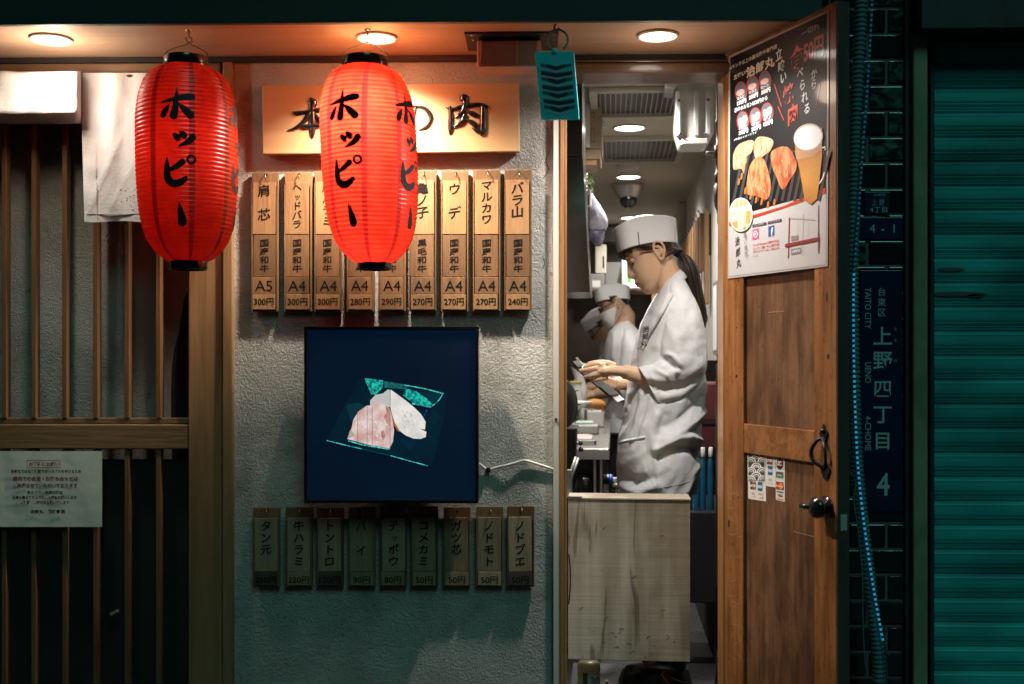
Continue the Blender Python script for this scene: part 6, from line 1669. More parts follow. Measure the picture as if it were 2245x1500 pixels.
class Head:
    def __init__(s, px, py, d, pitch, w_=0.0, turn=0.0, sc=1.0):
        s.o = WP(px, py, d, w_); s.c, s.s = math.cos(R(pitch)), math.sin(R(pitch)); s.sc = sc
        # own axes: forward (left in the picture, turned a little), side towards the camera
        s.fw = (-RGT * math.cos(R(turn)) - FWD * math.sin(R(turn)))
        s.sd = (-FWD * math.cos(R(turn)) + RGT * math.sin(R(turn)))
    def w(s, p):
        x, y, z = p
        f = x * s.c + z * s.s; v = -x * s.s + z * s.c
        return s.o + (s.fw * f + s.sd * y + UP * v) * s.sc
    def inv(s, q):
        r = (q - s.o) / s.sc
        f, y, v = r.dot(s.fw), r.dot(s.sd), r.z
        return Vector((f * s.c - v * s.s, y, f * s.s + v * s.c))
    def grid(s, b, m, fat=1.0):
        nz, nt_ = 90, 96
        P = []
        for i in range(nz + 1):
            z = -.116 + (.245) * i / nz
            P.append([s.w(headpt(2 * math.pi * k / nt_, z, 0, 1, fat)) for k in range(nt_)])
        b.grid(P, m, close_u=True, cap=True)
        for sy in (1, -1):
            b.sphere(s.w((.0745, sy * .031, .009)), .0118 * s.sc, m, 16)
            ear = [(.004, .0715, -.012), (.006, .074, .008), (.003, .077, .022), (-.007, .081, .031), (-.019, .084, .027), (-.025, .086, .012), (-.023, .084, -.004), (-.015, .079, -.017), (-.006, .075, -.027), (.001, .072, -.024), (.003, .071, -.014)]
            b.tube([s.w((x, sy * (y - .001), z - .002)) for x, y, z in spline(ear, 4)], .0042 * s.sc, m, 10)
            b.sphere(s.w((-.008, sy * .0735, .000)), .02 * s.sc, m, 16, (.75, .16, 1.1), None)
            b.tube([s.w(p) for p in ((-.004, sy * .076, .016), (-.013, sy * .079, .012), (-.014, sy * .079, -.004), (-.008, sy * .077, -.012))], .003 * s.sc, m, 8)
    def cap(s, b, m, tall=1.0):
        fb, bb, ft, bt = (.1035, .0565), (-.0815, -.0095), (.084, .130), (-.113, .062)
        nt_ = 72; P = []
        def ring(F_, B_, hw, arc, pw, inset=0.0):
            row = []
            for k in range(nt_):
                a = 2 * math.pi * k / nt_
                t = math.cos(a)
                x = (F_[0] + B_[0]) / 2 + (F_[0] - B_[0]) / 2 * t * (1 - inset); z = (F_[1] + B_[1]) / 2 + (F_[1] - B_[1]) / 2 * t * (1 - inset) + arc * (1 - t * t)
                yy = math.copysign(hw * (1 - abs(t) ** 4.5) ** (pw * .8), math.sin(a)) * (1 - inset)
                row.append(s.w((x, yy, z)))
            return row
        def lp(p, q, t): return (p[0] + (q[0] - p[0]) * t, p[1] + (q[1] - p[1]) * t)
        P.append(ring((fb[0] - .003, fb[1]), (bb[0] + .003, bb[1]), .079, .012, .62))
        P.append(ring((fb[0], fb[1] - .001), (bb[0], bb[1] - .001), .0825, .0115, .62))
        for t in (.04, .25, .5, .75, .96, 1.0): P.append(ring(lp(fb, ft, t * tall), lp(bb, bt, t * tall), .083 + .001 * math.sin(t * 3), .012 + .010 * t, .62 - .06 * t))
        P.append(ring(lp(fb, ft, tall * .985), lp(bb, bt, tall * .985), .079, .021, .56, .03))
        P.append(ring(lp(fb, ft, tall * .975), lp(bb, bt, tall * .975), .076, .027, .56, .08))
        P.append(ring(lp(fb, ft, tall), lp(bb, bt, tall), .066, .032, .6, .25))
        P.append(ring(lp(fb, ft, tall), lp(bb, bt, tall), .045, .034, .6, .55)); P.append(ring(lp(fb, ft, tall), lp(bb, bt, tall), .01, .035, .6, .93))
        for r_ in P[3:9]:
            for k, v in enumerate(r_): v += (v - s.o).normalized() * .0018 * mnoise.noise(v * 28)
        b.grid(P, m, close_u=True, cap=False)
    def hair(s, b, m, off=.006, nape=-.052, low=.018, fat=1.0, back=.0):
        nz, nt_ = 60, 96
        keep = {}
        P = []
        for i in range(nz + 1):
            z = -.07 + .185 * i / nz; row = []
            for k in range(nt_):
                th = 2 * math.pi * k / nt_
                p0 = headpt(th, z, 0, 0, fat)
                x = p0.x
                if x > .062: hl = .043
                elif x > .018: hl = low + (.043 - low) * ((x - .018) / .044) ** .6
                elif x > -.02: hl = .028
                else: hl = .028 + (nape - .028) * min(1, (-.02 - x) / .035)
                e = z - hl
                if z > .0213 + .3407 * x + .030: e = -1
                o_ = off * max(-1.2, min(1, e / .008)) + (.0018 * mnoise.noise(Vector((th * 9, z * 14, 1))) if e > 0 else 0)
                row.append(s.w(headpt(th, z, o_ + back * max(0, -math.cos(th)) * max(0, 1 - abs(z) / .07), 0, fat)))
            P.append(row)
        b.grid(P, m, close_u=True, cap=True)

def remesh(name, mb, voxel, classify, mats, smooth_it=2):
    me = bpy.data.meshes.new(name + "_src")
    me.from_pydata([tuple(v) for v in mb.v], [], mb.f)
    ob = bpy.data.objects.new("tmp", me); COL.objects.link(ob)
    md = ob.modifiers.new("r", 'REMESH'); md.mode = 'VOXEL'; md.voxel_size = voxel; md.use_smooth_shade = True
    if smooth_it:
        s_ = ob.modifiers.new("s", 'SMOOTH'); s_.iterations = smooth_it; s_.factor = 0.5
    dg = bpy.context.evaluated_depsgraph_get()
    m2 = bpy.data.meshes.new_from_object(ob.evaluated_get(dg))
    bpy.data.objects.remove(ob); bpy.data.meshes.remove(me)
    out = MB()
    out.v = [v.co.copy() for v in m2.vertices]; out.f = [tuple(p.vertices) for p in m2.polygons]
    out.mats = mats
    out.m = [classify(p.center) for p in m2.polygons]; out.sm = [True] * len(out.f)
    bpy.data.meshes.remove(m2)
    return out
def fold(lines, px, py):
    t = 0.0
    for pts, amp, wd in lines:
        best = 1e9
        for (ax_, ay), (bx_, by) in zip(pts, pts[1:]):
            dx_, dy_ = bx_ - ax_, by - ay; L2 = dx_ * dx_ + dy_ * dy_
            u = max(0, min(1, ((px - ax_) * dx_ + (py - ay) * dy_) / L2))
            best = min(best, (px - ax_ - u * dx_) ** 2 + (py - ay - u * dy_) ** 2)
        t += amp * (.45 * math.exp(-best / (wd * wd)) + .6 * math.exp(-math.sqrt(best) / (wd * .6)))
    return t
def loft_jacket(rings, d, lines, hemslope=None, nz=90, nt_=110, n=2.35, inset=0.0, w0=0.0, wr=1.0, sc=1.0):
    tf = [(r[0], r[1]) for r in rings]; tb = [(r[0], r[2]) for r in rings]; th_ = [(r[0], r[3]) for r in rings]
    P = []
    y0, y1 = rings[0][0], rings[-1][0]
    u = d / F
    for i in range(nz + 1):
        py = y0 + (y1 - y0) * i / nz
        f, b_, hd = sinterp(tf, py), sinterp(tb, py), sinterp(th_, py)
        c, a = (f + b_) / 2, (b_ - f) / 2 - inset / u; hd -= inset
        row = []
        for k in range(nt_):
            t = 2 * math.pi * k / nt_
            ct, s_ = math.cos(t), math.sin(t)
            px = c + a * math.copysign(abs(ct) ** (2 / n), ct); w_ = hd * math.copysign(abs(s_) ** (2 / n), s_)
            yy = py + (hemslope(px) * ((py - y0) / (y1 - y0)) ** 3 if hemslope else 0)
            p = WP(px, yy, d, w_ + w0)
            if lines and s_ < .35:
                f_ = fold(lines, px, yy) * min(1, (.35 - s_) * 1.5)
                nrm = (-FWD * max(.25, -s_) + RGT * ct * .8).normalized()
                p += nrm * f_
            if wr:
                q = p * 9; q2 = Vector((px * .018 + yy * .012, yy * .006 - px * .004, w_ * 3 + w0 * 5))
                k1 = mnoise.noise(q2 * 1.4) ; k2 = 1 - abs(mnoise.noise(q2 * 2.6 + Vector((3, 1, 7)))) * 2
                nrm = (-FWD * (-s_) + RGT * ct).normalized()
                p += nrm * wr * (.006 * k1 + .0035 * k2) * min(1, i / 10)
            row.append(p)
        P.append(row)
    return P
def bvh_of(P, close=True):
    nv = len(P[0]); vs = [p for r in P for p in r]
    fs = [(i * nv + j, i * nv + (j + 1) % nv, (i + 1) * nv + (j + 1) % nv, (i + 1) * nv + j) for i in range(len(P) - 1) for j in range(nv if close else nv - 1)]
    return BVHTree.FromPolygons(vs, fs)
def cast(bv, px, py, off):
    r = ray(px, py).normalized(); h = bv.ray_cast(CAM, r)
    return None if h[0] is None else h[0] - r * off
def patch(b, bv, q, m, off, nu=14, nv=14, fall=None):
    (a, c, e, g) = q; P = []
    for i in range(nu + 1):
        row = []
        for j in range(nv + 1):
            s_, t = j / nv, i / nu
            x = (a[0] * (1 - s_) + c[0] * s_) * (1 - t) + (g[0] * (1 - s_) + e[0] * s_) * t; y = (a[1] * (1 - s_) + c[1] * s_) * (1 - t) + (g[1] * (1 - s_) + e[1] * s_) * t
            edge = min(s_, 1 - s_, t, 1 - t)
            o_ = off if edge > .001 else off * .1
            if fall: o_ += fall(s_, t)
            p = cast(bv, x, y, o_)
            if p is None: p = row[-1] if row else (P[-1][j] if P else None)
            row.append(p)
        if None in row: continue
        P.append(row)
    b.grid(P, m)
def ctext(b, bv, txt, px, py, h, m, off, shear=.2, bold=.02):
    vs, fs = glyphs(txt, bold, 2)
    out = [cast(bv, px + x * h, py - (y - .08 + shear * x) * h, off) for x, y in vs]
    if None not in out: b.add(out, fs, m)
def sleeve(b, rings, d, m, lines, seg=56, sub=9, lip=True):
    q = spline(rings, sub); P = []
    for i, (ax_, ay, bx_, by, hw, w0) in enumerate(q):
        row = []
        for k in range(seg):
            t = 2 * math.pi * k / seg
            c, s_ = math.cos(t), math.sin(t)
            e = .5 + .5 * math.copysign(abs(c) ** .9, c)
            px, py = bx_ + (ax_ - bx_) * e, by + (ay - by) * e
            w_ = w0 - hw * math.copysign(abs(s_) ** .85, s_)
            f_ = fold(lines, px, py) * max(0, s_) if lines else 0
            q2 = Vector((px * .02 + py * .012, py * .008 - px * .006, s_ + 4))
            f_ += (.005 * mnoise.noise(q2 * 1.6) + .003 * (1 - 2 * abs(mnoise.noise(q2 * 2.7)))) * min(1, i / 8) * (1 if i < len(q) - 6 else .4)
            row.append(WP(px, py, d, w_) - FWD * f_)
        P.append(row)
    if lip:
        last = P[-1]; c = sum(last, Vector()) / seg; prev = P[-12]; pc = sum(prev, Vector()) / seg
        P.append([c + (v - c) * .955 for v in last]); P.append([pc + (v - pc) * .90 for v in prev])
    b.grid(P, m, close_u=True)
    return P

# ---- the woman at the counter
DW_ = 3.75
hd1 = Head(1434, 556, DW_, 28)
rings = [(604, 1468, 1492, .050), (618, 1456, 1500, .085), (634, 1447, 1506, .125), (652, 1438, 1511, .158), (675, 1425, 1518, .176), (710, 1408, 1527, .178), (760, 1394, 1534, .172), (820, 1383, 1539, .172), (880, 1372, 1540, .178), (930, 1363, 1537, .183), (970, 1356, 1531, .188), (1010, 1354, 1528, .192), (1050, 1356, 1526, .192), (1080, 1359, 1522, .190)]
FOLDS = [([(1524, 962), (1500, 950), (1468, 953), (1425, 975)], .018, 9), ([(1428, 990), (1462, 972), (1500, 976), (1522, 1000)], -.016, 9), ([(1534, 900), (1490, 932), (1440, 955)], .012, 11), ([(1445, 930), (1480, 905), (1525, 870)], -.012, 13),
         ([(1534, 925), (1500, 938)], -.008, 8), ([(1398, 860), (1376, 960)], .005, 4), ([(1392, 862), (1370, 960)], -.005, 4), ([(1416, 872), (1388, 965)], .007, 5), ([(1410, 872), (1382, 965)], -.006, 4), ([(1428, 905), (1414, 940), (1418, 978)], .010, 8), ([(1440, 905), (1428, 945)], -.010, 8),
         ([(1356, 1030), (1385, 1048), (1418, 1035)], -.010, 10), ([(1360, 1062), (1390, 1068), (1425, 1050)], .008, 12), ([(1526, 1008), (1500, 1030), (1490, 1065)], .008, 10), ([(1420, 985), (1428, 1040), (1445, 1085)], .006, 6), ([(1460, 660), (1440, 700), (1425, 760)], .006, 9), ([(1472, 672), (1455, 720)], -.005, 8), ([(1420, 690), (1408, 760)], -.003, 8), ([(1518, 700), (1533, 780), (1536, 880)], .006, 7), ([(1505, 860), (1532, 800)], -.008, 10)]
hem = lambda px: 8 - (px - 1360) * .095
JP = loft_jacket(rings, DW_, FOLDS, hem, nz=130, nt_=150)
jb = bvh_of(JP)
body = MB()
hd1.grid(body, SKIN)
body.tube([WP(1449, 580, DW_), WP(1461, 602, DW_), WP(1474, 628, DW_), WP(1480, 655, DW_)], [.047, .0455, .050, .062], SKIN, 24)
body.grid(loft_jacket([(r[0] + 14, r[1], r[2], r[3]) for r in rings], DW_, None, None, 30, 36, 2.2, .018, wr=0), SKIN, close_u=True, cap=True)
for sg in (-1, 1): body.tube([WP(1445, 1040, DW_, sg * .08), WP(1448, 1200, DW_, sg * .08), WP(1452, 1400, DW_, sg * .08), WP(1452, 1600, DW_, sg * .08)] , [.085, .065, .055, .05], SKIN, 16)
DH_ = DW_
body.tube([WP(1478, 690, DH_, -.14), WP(1492, 790, DH_, -.145), WP(1490, 822, DH_, -.142), WP(1440, 828, DH_, -.135), WP(1400, 825, DH_, -.128), WP(1372, 817, DH_, -.122), WP(1358, 814, DH_, -.12)], [.05, .042, .04, .036, (.0285, .0265), (.0235, .020), (.0225, .018)], SKIN, 18)
# left hand: palm, four fingers and thumb
def chain(pts, rr): body.tube([WP(x, y, DH_, w_) for x, y, w_ in spline(pts, 4)], [rr[0] + (rr[1] - rr[0]) * i / (4 * (len(pts) - 1)) for i in range(4 * (len(pts) - 1) + 1)], SKIN, 12); body.sphere(WP(*pts[-1][:2], DH_, pts[-1][2]), rr[1], SKIN, 12)
body.tube([WP(1366, 815, DH_, -.121), WP(1350, 813, DH_, -.12), WP(1335, 812, DH_, -.118), WP(1320, 813, DH_, -.116), WP(1306, 814, DH_, -.113)], [(.022, .017), (.026, .017), (.029, .0165), (.028, .015), (.023, .012)], SKIN, 18)
chain([(1322, 801, -.108), (1306, 798, -.102), (1291, 801, -.092), (1279, 805, -.083)], (.0095, .0068))
chain([(1320, 808, -.118), (1303, 807, -.122), (1286, 810, -.117), (1268, 813, -.104)], (.0095, .0068))
chain([(1320, 818, -.122), (1304, 819, -.126), (1289, 823, -.120), (1279, 826, -.108)], (.0092, .0066))
chain([(1326, 827, -.120), (1312, 829, -.123), (1300, 832, -.117), (1292, 833, -.108)], (.0082, .006))
chain([(1345, 803, -.100), (1325, 796, -.088), (1305, 795, -.078), (1288, 798, -.070)], (.011, .0075))
for x, y in ((1305, 800), (1303, 808), (1305, 819), (1313, 828)): body.sphere(WP(x + 6, y, DH_, -.124), .0085, SKIN, 10)
# right forearm and hand behind the order pad
body.tube([WP(1478, 700, DW_, .14), WP(1486, 800, DW_, .145), WP(1470, 838, DW_, .13), WP(1400, 842, DW_, .09), WP(1372, 842, DW_, .065), WP(1350, 842, DW_, .05)], [.05, .042, .038, .027, .022, .021], SKIN, 14)
for i, (x, y) in enumerate(((1322, 832), (1319, 838), (1321, 844), (1326, 849))): body.tube([WP(1352, 838 + i * 3, DW_, .045), WP(1336, y, DW_, .03), WP(x, y + 2, DW_, .015)], [.0088, .008, .0065], SKIN, 10)
def cls(c):
    q = hd1.inv(c)
    if abs(q.y) < .06 and q.x > .05:
        yy = abs(q.y)
        if q.x > .085 and yy < .0215 and -.0715 + yy * .30 < q.z < -.0535 - yy * .28: return 1
    return 0
bo = remesh("person", body, .0026, cls, [SKIN, LIP], 1)
woman = bo.build("person", label="woman in white jacket and cap looking down at an order pad in the doorway", cat="person", at=WP(1450, 1600, DW_))
b = MB(); b.grid(JP, JKT, close_u=True)
# hem turn-up
b.grid([JP[-1], [p + (JP[-8][k] - p) * .02 - UP * .002 for k, p in enumerate(JP[-1])], [JP[-8][k] + (WP(1445, 1075, DW_) - JP[-8][k]) * .05 for k in range(len(JP[-1]))]], JKT, close_u=True)
jk = b.build("jacket", woman)
SLF = [([(1440, 700), (1462, 760), (1470, 800)], .006, 8), ([(1438, 788), (1450, 798), (1462, 806)], -.016, 8), ([(1436, 776), (1455, 780), (1466, 796), (1464, 812)], .012, 6), ([(1425, 812), (1445, 822), (1462, 814)], .010, 6), ([(1408, 842), (1440, 850), (1480, 845), (1510, 828)], -.014, 11), ([(1402, 826), (1430, 834), (1455, 832)], .006, 8), ([(1520, 700), (1524, 780)], -.006, 8), ([(1470, 650), (1478, 700), (1474, 740)], .005, 7), ([(1500, 690), (1506, 760)], .004, 9), ([(1440, 868), (1475, 868), (1508, 845)], .008, 9)]
b = MB()
SP_ = sleeve(b, [(1464, 622, 1502, 640, .030, -.095), (1456, 640, 1514, 668, .052, -.118), (1446, 672, 1525, 705, .060, -.135), (1439, 712, 1531, 745, .063, -.143), (1433, 752, 1533, 782, .064, -.146), (1431, 782, 1529, 815, .064, -.146), (1419, 797, 1508, 850, .060, -.143), (1403, 801, 1470, 882, .055, -.138), (1389, 805, 1437, 898, .052, -.132)], DW_, JKT, SLF)
slv = b.build("sleeve", jk)
b = MB(); sleeve(b, [(1464, 626, 1502, 640, .030, .095), (1456, 645, 1514, 668, .052, .118), (1446, 680, 1525, 705, .055, .135), (1438, 770, 1528, 800, .055, .140), (1428, 802, 1500, 850, .052, .125), (1408, 820, 1450, 880, .048, .10)], DW_, JKT, None, 32, 5); b.build("sleeve", jk)
# collar band
inn = [(1490, 592, .0), (1487, 593, -.025), (1472, 606, -.052), (1457, 626, -.064), (1446, 645, -.066), (1426, 688, -.060), (1405, 730, -.048), (1394, 762, -.035)]
out_ = [(1504, 608, .0), (1503, 609, -.035), (1490, 621, -.078), (1474, 640, -.094), (1461, 661, -.096), (1441, 699, -.090), (1419, 738, -.078), (1406, 768, -.062)]
b = MB()
for sg in (1, -1):
    A = [WP(x, y, DW_, w_ * sg) for x, y, w_ in spline(inn, 6)]; B = [WP(x, y, DW_, w_ * sg) for x, y, w_ in spline(out_, 6)]
    # sit on the jacket
    rows = []
    for k, (p, q) in enumerate(zip(A, B)):
        if sg == 1 and k > 14:
            for e, pt_ in (("p", p), ("q", q)):
                h = jb.ray_cast(CAM, (pt_ - CAM).normalized())
                if h[0] is not None and (h[0] - CAM).length < (pt_ - CAM).length + .004:
                    npt = h[0] - (pt_ - CAM).normalized() * .005
                    if e == "p": p = npt
                    else: q = npt
        m_ = (p + q) / 2 - FWD * .006 * sg + UP * .002
        n_ = -FWD * .005 * sg
        rows.append([p - n_ * .8, p + n_ * .4, m_ + n_ * .6, q + n_ * .3, q - n_ * 1.0])
    b.grid(rows, JKT)
colb = MB(); colb.v = [v.copy() for v in b.v]; colb.f = list(b.f)
b.build("collar", jk)
class Near:
    def __init__(s, *b): s.b = b
    def ray_cast(s, o, d):
        h = [q for q in (x.ray_cast(o, d) for x in s.b) if q[0] is not None]
        return min(h, key=lambda q: (q[0] - o).length) if h else (None,)
front = Near(jb, BVHTree.FromPolygons(colb.v, colb.f), bvh_of(SP_))
b = MB()
for ch, x, y, h in (("治", 1416, 722, 15), ("郎", 1415, 738, 15), ("丸", 1411, 753, 15), ("こ", 1422, 714, 5), ("い", 1424, 721, 4)): ctext(b, front, ch, x, y, h, INK, .0014)
b.build("embroidery", jk)
b = MB()
patch(b, jb, [(1358, 968), (1414, 957), (1421, 1040), (1357, 1056)], JKT, .006, 18, 14, lambda s_, t: .010 * math.sin(math.pi * min(1, max(0, s_))) * (1 - t) ** .8 + .006 * math.sin(math.pi * t) * math.sin(math.pi * s_)); pk1 = b.build("pocket", jk)
b = MB(); patch(b, jb, [(1357, 966), (1415, 955), (1415, 962), (1357, 974)], JKT, .012, 3, 14, lambda s_, t: .009 * math.sin(math.pi * s_)); b.build("pocket_hem", pk1)
STI = mat("seam_thread", (0.50, 0.48, 0.45), .9)
def cline(b, bv, pts, r, m, off=.0005, n=10):
    q = [cast(bv, x, y, off) for x, y in spline(pts, n)]; q = [p for p in q if p is not None]
    if len(q) > 2: b.tube(q, r, m, 5)
b = MB()
cline(b, jb, [(1372, 1076), (1420, 1074), (1470, 1066), (1515, 1056)], .0007, STI); cline(b, jb, [(1421, 1040), (1432, 1062), (1440, 1080)], .0008, STI)
b.tube([WP(1522, 1040, DW_, -.02), WP(1526, 1050, DW_, -.025), WP(1522, 1058, DW_, -.02), WP(1517, 1054, DW_, -.02)], .0006, STI, 5); b.tube([WP(1452, 1074, DW_, -.196), WP(1456, 1081, DW_, -.198), WP(1457, 1087, DW_, -.197)], .0006, STI, 5); b.build("loose_thread", jk)

b = MB()
P = []
for i, (py, f, b_, hd) in enumerate([(1020, 1368, 1518, .165), (1060, 1372, 1514, .165), (1085, 1376, 1512, .165), (1130, 1385, 1510, .165), (1300, 1400, 1505, .15), (1480, 1410, 1500, .145), (1595, 1412, 1498, .145)]):
    P.append([WP((f + b_) / 2 + (b_ - f) / 2 * math.cos(2 * math.pi * k / 40), py, DW_, hd * math.sin(2 * math.pi * k / 40)) for k in range(40)])
b.grid(P, TROU, close_u=True); b.build("trousers", woman)
b = MB(); hd1.cap(b, CAPM); cp = b.build("cap", woman)
capP = bvh_of([[v for v in b.v[i * 72:(i + 1) * 72]] for i in range(len(b.v) // 72)])
b = MB(); cline(b, capP, [(1398.5, 509), (1400, 522), (1401.5, 538)], .0016, INK, .0006, 6)
cline(b, capP, [(1479, 490), (1479, 530)], .0008, STI); b.build("seam_mark", cp)
b = MB(); hd1.hair(b, HAIR, .0055, -.050, .012, back=.0)
rh = random.Random(11)
for k in range(42):   # fringe below the cap
    t = rh.random(); y = (rh.random() - .5) * .11
    x0 = .098 - 1.5 * abs(y) ** 1.6 * 3
    p0 = headpt(math.asin(max(-.95, min(.95, y / .072))), .056, .006, 0); p1 = headpt(math.asin(max(-.95, min(.95, y / .072))), .044, .0065, 0); p2 = headpt(math.asin(max(-.95, min(.95, (y * 1.02) / .072))), .036 - (.010 * rh.random() if abs(y) < .03 else .002), .003, 0)
    b.tube([hd1.w(p0), hd1.w(p1), hd1.w(p2)], [.0026, .0024, .0006], HAIR, 6)
for k in range(60):   # swept strands from temple to the tie
    z0 = rh.uniform(-.03, .05); x0 = rh.uniform(-.01, .05) if z0 > .02 else rh.uniform(-.05, -.03)
    p0 = headpt(math.acos(max(-.9, min(.9, (x0 - .005) / .09))), z0, .006, 0)
    p2 = Vector((-.083 + rh.uniform(-.004, .004), rh.uniform(-.015, .02), -.022 + rh.uniform(-.012, .012)))
    p1 = (p0 + p2) / 2; p1.y = max(p1.y, .055 if p0.x > -.06 else .03); p1 = headpt(math.atan2(p1.y / .072, p1.x / .09), (p0.z + p2.z) / 2, .0075, 0)
    b.tube([hd1.w(p) for p in (p0, p1, p2)], [.0012, .0018, .0016], HAIR, 5)
hr = b.build("hair", woman)
b = MB()
TA = [(1487, 553, 0.0), (1502, 566, .0), (1512, 590, -.01), (1519, 625, -.015), (1529, 665, -.02), (1536, 700, -.02), (1537, 735, -.018)]
WIDE = [.012, .020, .0245, .0255, .0215, .0165, .007]
for k in range(260):
    a = rh.uniform(0, 2 * math.pi); rr = math.sqrt(rh.random()); ln = rh.uniform(.82, 1.0) if rh.random() < .85 else rh.uniform(.55, .8)
    wob = rh.uniform(-1, 1) * .12
    pts = []
    for i, (x, y, w_) in enumerate(TA):
        q = WIDE[i] * rr * (1 + wob * math.sin(i))
        p = WP(x, y, DW_, w_) + RGT * q * math.cos(a) * 1.0 + FWD * q * math.sin(a) * .9
        pts.append(p)
    pts = [Vector(p) for p in spline([tuple(p) for p in pts], 4)]
    m_ = max(6, int(len(pts) * ln)); pts = pts[:m_]
    b.tube(pts, [.0017 - .0012 * (i / m_) ** 2 for i in range(m_)], HAIR, 4, cap=False)
for k in range(16):  # stray ends on the outer side
    s_ = rh.uniform(0, 1); b.tube([WP(1532 + 6 * s_, 640, DW_, -.02), WP(1544 + 5 * s_, 680, DW_, -.02 + .02 * s_), WP(1546 + 5 * rh.random(), 700 + 10 * s_, DW_, -.02)], [.0006, .0007, .0003], HAIR, 4)
pn = b.build("ponytail", hr)
b = MB()
for q in (-.004, .0, .004, .008):
    c = WP(1486, 553, DW_) + RGT * q - UP * q * .5
    b.tube([c + (UP * .9 + RGT * .45).normalized() * .0135 * math.cos(t) + FWD * .0135 * math.sin(t) for t in [2 * math.pi * i / 16 for i in range(17)]], .0032, mat("hair_tie", (.012, .012, .02), .8, bump=.5), 8)
b.build("hair_tie", pn)
# brows, lashes
hg = [[headpt(2 * math.pi * k / 96, -.116 + .245 * i / 90) for k in range(96)] for i in range(91)]
hbv = bvh_of(hg)
def fx(y, z, off):
    h = hbv.ray_cast(Vector((.25, y, z)), Vector((-1, 0, 0))); return Vector((h[0].x + off, y, z)) if h[0] else Vector((.09, y, z))
def face_lines(hd, pts, rad, m, off, b):
    for sg in (1, -1): b.tube([hd.w(fx(sg * y, z, off)) for y, z in spline(pts, 5)], rad, m, 6)
b = MB(); face_lines(hd1, [(.013, .0275), (.024, .0325), (.036, .0325), (.046, .0275)], [.0006] + [.0020] * 13 + [.001, .0006], HAIR, .0004, b); b.build("eyebrow", woman)
for sg in (1, -1):
    b = MB()
    ey = [(.0185, .0035), (.024, .0028), (.031, .0020), (.038, .0028), (.0435, .0060)]
    b.tube([hd1.w(Vector((max(fx(sg * y, z, 0).x, .0745 + math.sqrt(max(0, .0121 ** 2 - (y - .031) ** 2 - (z - .009) ** 2))) + .0008, sg * y, z))) for y, z in spline(ey, 5)], [.0007] + [.0016] * 19 + [.0010], INK, 6)
    ey2 = [(.020, .0120), (.027, .0150), (.036, .0148), (.0435, .0105)]
    b.tube([hd1.w(Vector((max(fx(sg * y, z, 0).x, .0745 + math.sqrt(max(0, .0119 ** 2 - (y - .031) ** 2 - (z - .009) ** 2))) + .0003, sg * y, z))) for y, z in spline(ey2, 5)], .0006, HAIR, 5)
    b.build("eyelash", woman)
b = MB()
for x, y, w_ in ((1268, 811, -.110), (1278, 824.5, -.113)): b.sphere(WP(x, y, DH_, w_), .0042, NAIL, 10, (1.1, .7, .8))
b.build("fingernail", woman)
# order pad
def W4(pts, th_, m, bb, off=0.0):
    A = [WP(x, y, DW_, w_) for x, y, w_ in pts]
    n_ = (A[1] - A[0]).cross(A[3] - A[0]).normalized()
    if n_.dot(FWD) < 0: n_ = -n_
    A = [p + n_ * off for p in A]
    vs = A + [p + n_ * th_ for p in A]
    bb.add(vs, [(0, 1, 2, 3), (7, 6, 5, 4), (0, 4, 5, 1), (1, 5, 6, 2), (2, 6, 7, 3), (3, 7, 4, 0)], m)
pad = thing("order_pad", "slim black order pad with white slips held in the woman's hands", "order pad", WP(1300, 830, DW_, -.06))
PADM = mat("pad_black", (.010, .011, .013), .5); PADG = mat("pad_grey", (.05, .052, .055), .5)
b = MB(); W4([(1247, 797, -.095), (1268, 791, -.015), (1357, 865, -.015), (1332, 867, -.095)], .004, PADM, b); b.build("cover", pad)
b = MB(); W4([(1308, 846, -.095), (1330, 841, -.015), (1356, 864.5, -.015), (1332, 866, -.095)], .001, PADG, b, -.0018); b.build("lower_flap", pad)
b = MB(); W4([(1262, 790, -.05), (1273, 788, -.008), (1371, 873, -.008), (1352, 877, -.075)], .0015, PAPER, b, .0055); b.build("paper_slips", pad)
b = MB(); W4([(1249, 796, -.09), (1262, 792, -.04), (1275, 803, -.04), (1261, 808, -.09)], .006, GLOSSK, b, -.0075); W4([(1255, 789, -.05), (1261, 786, -.02), (1266, 793, -.02), (1260, 795, -.05)], .008, GLOSSK, b, -.009); b.build("clip", pad)

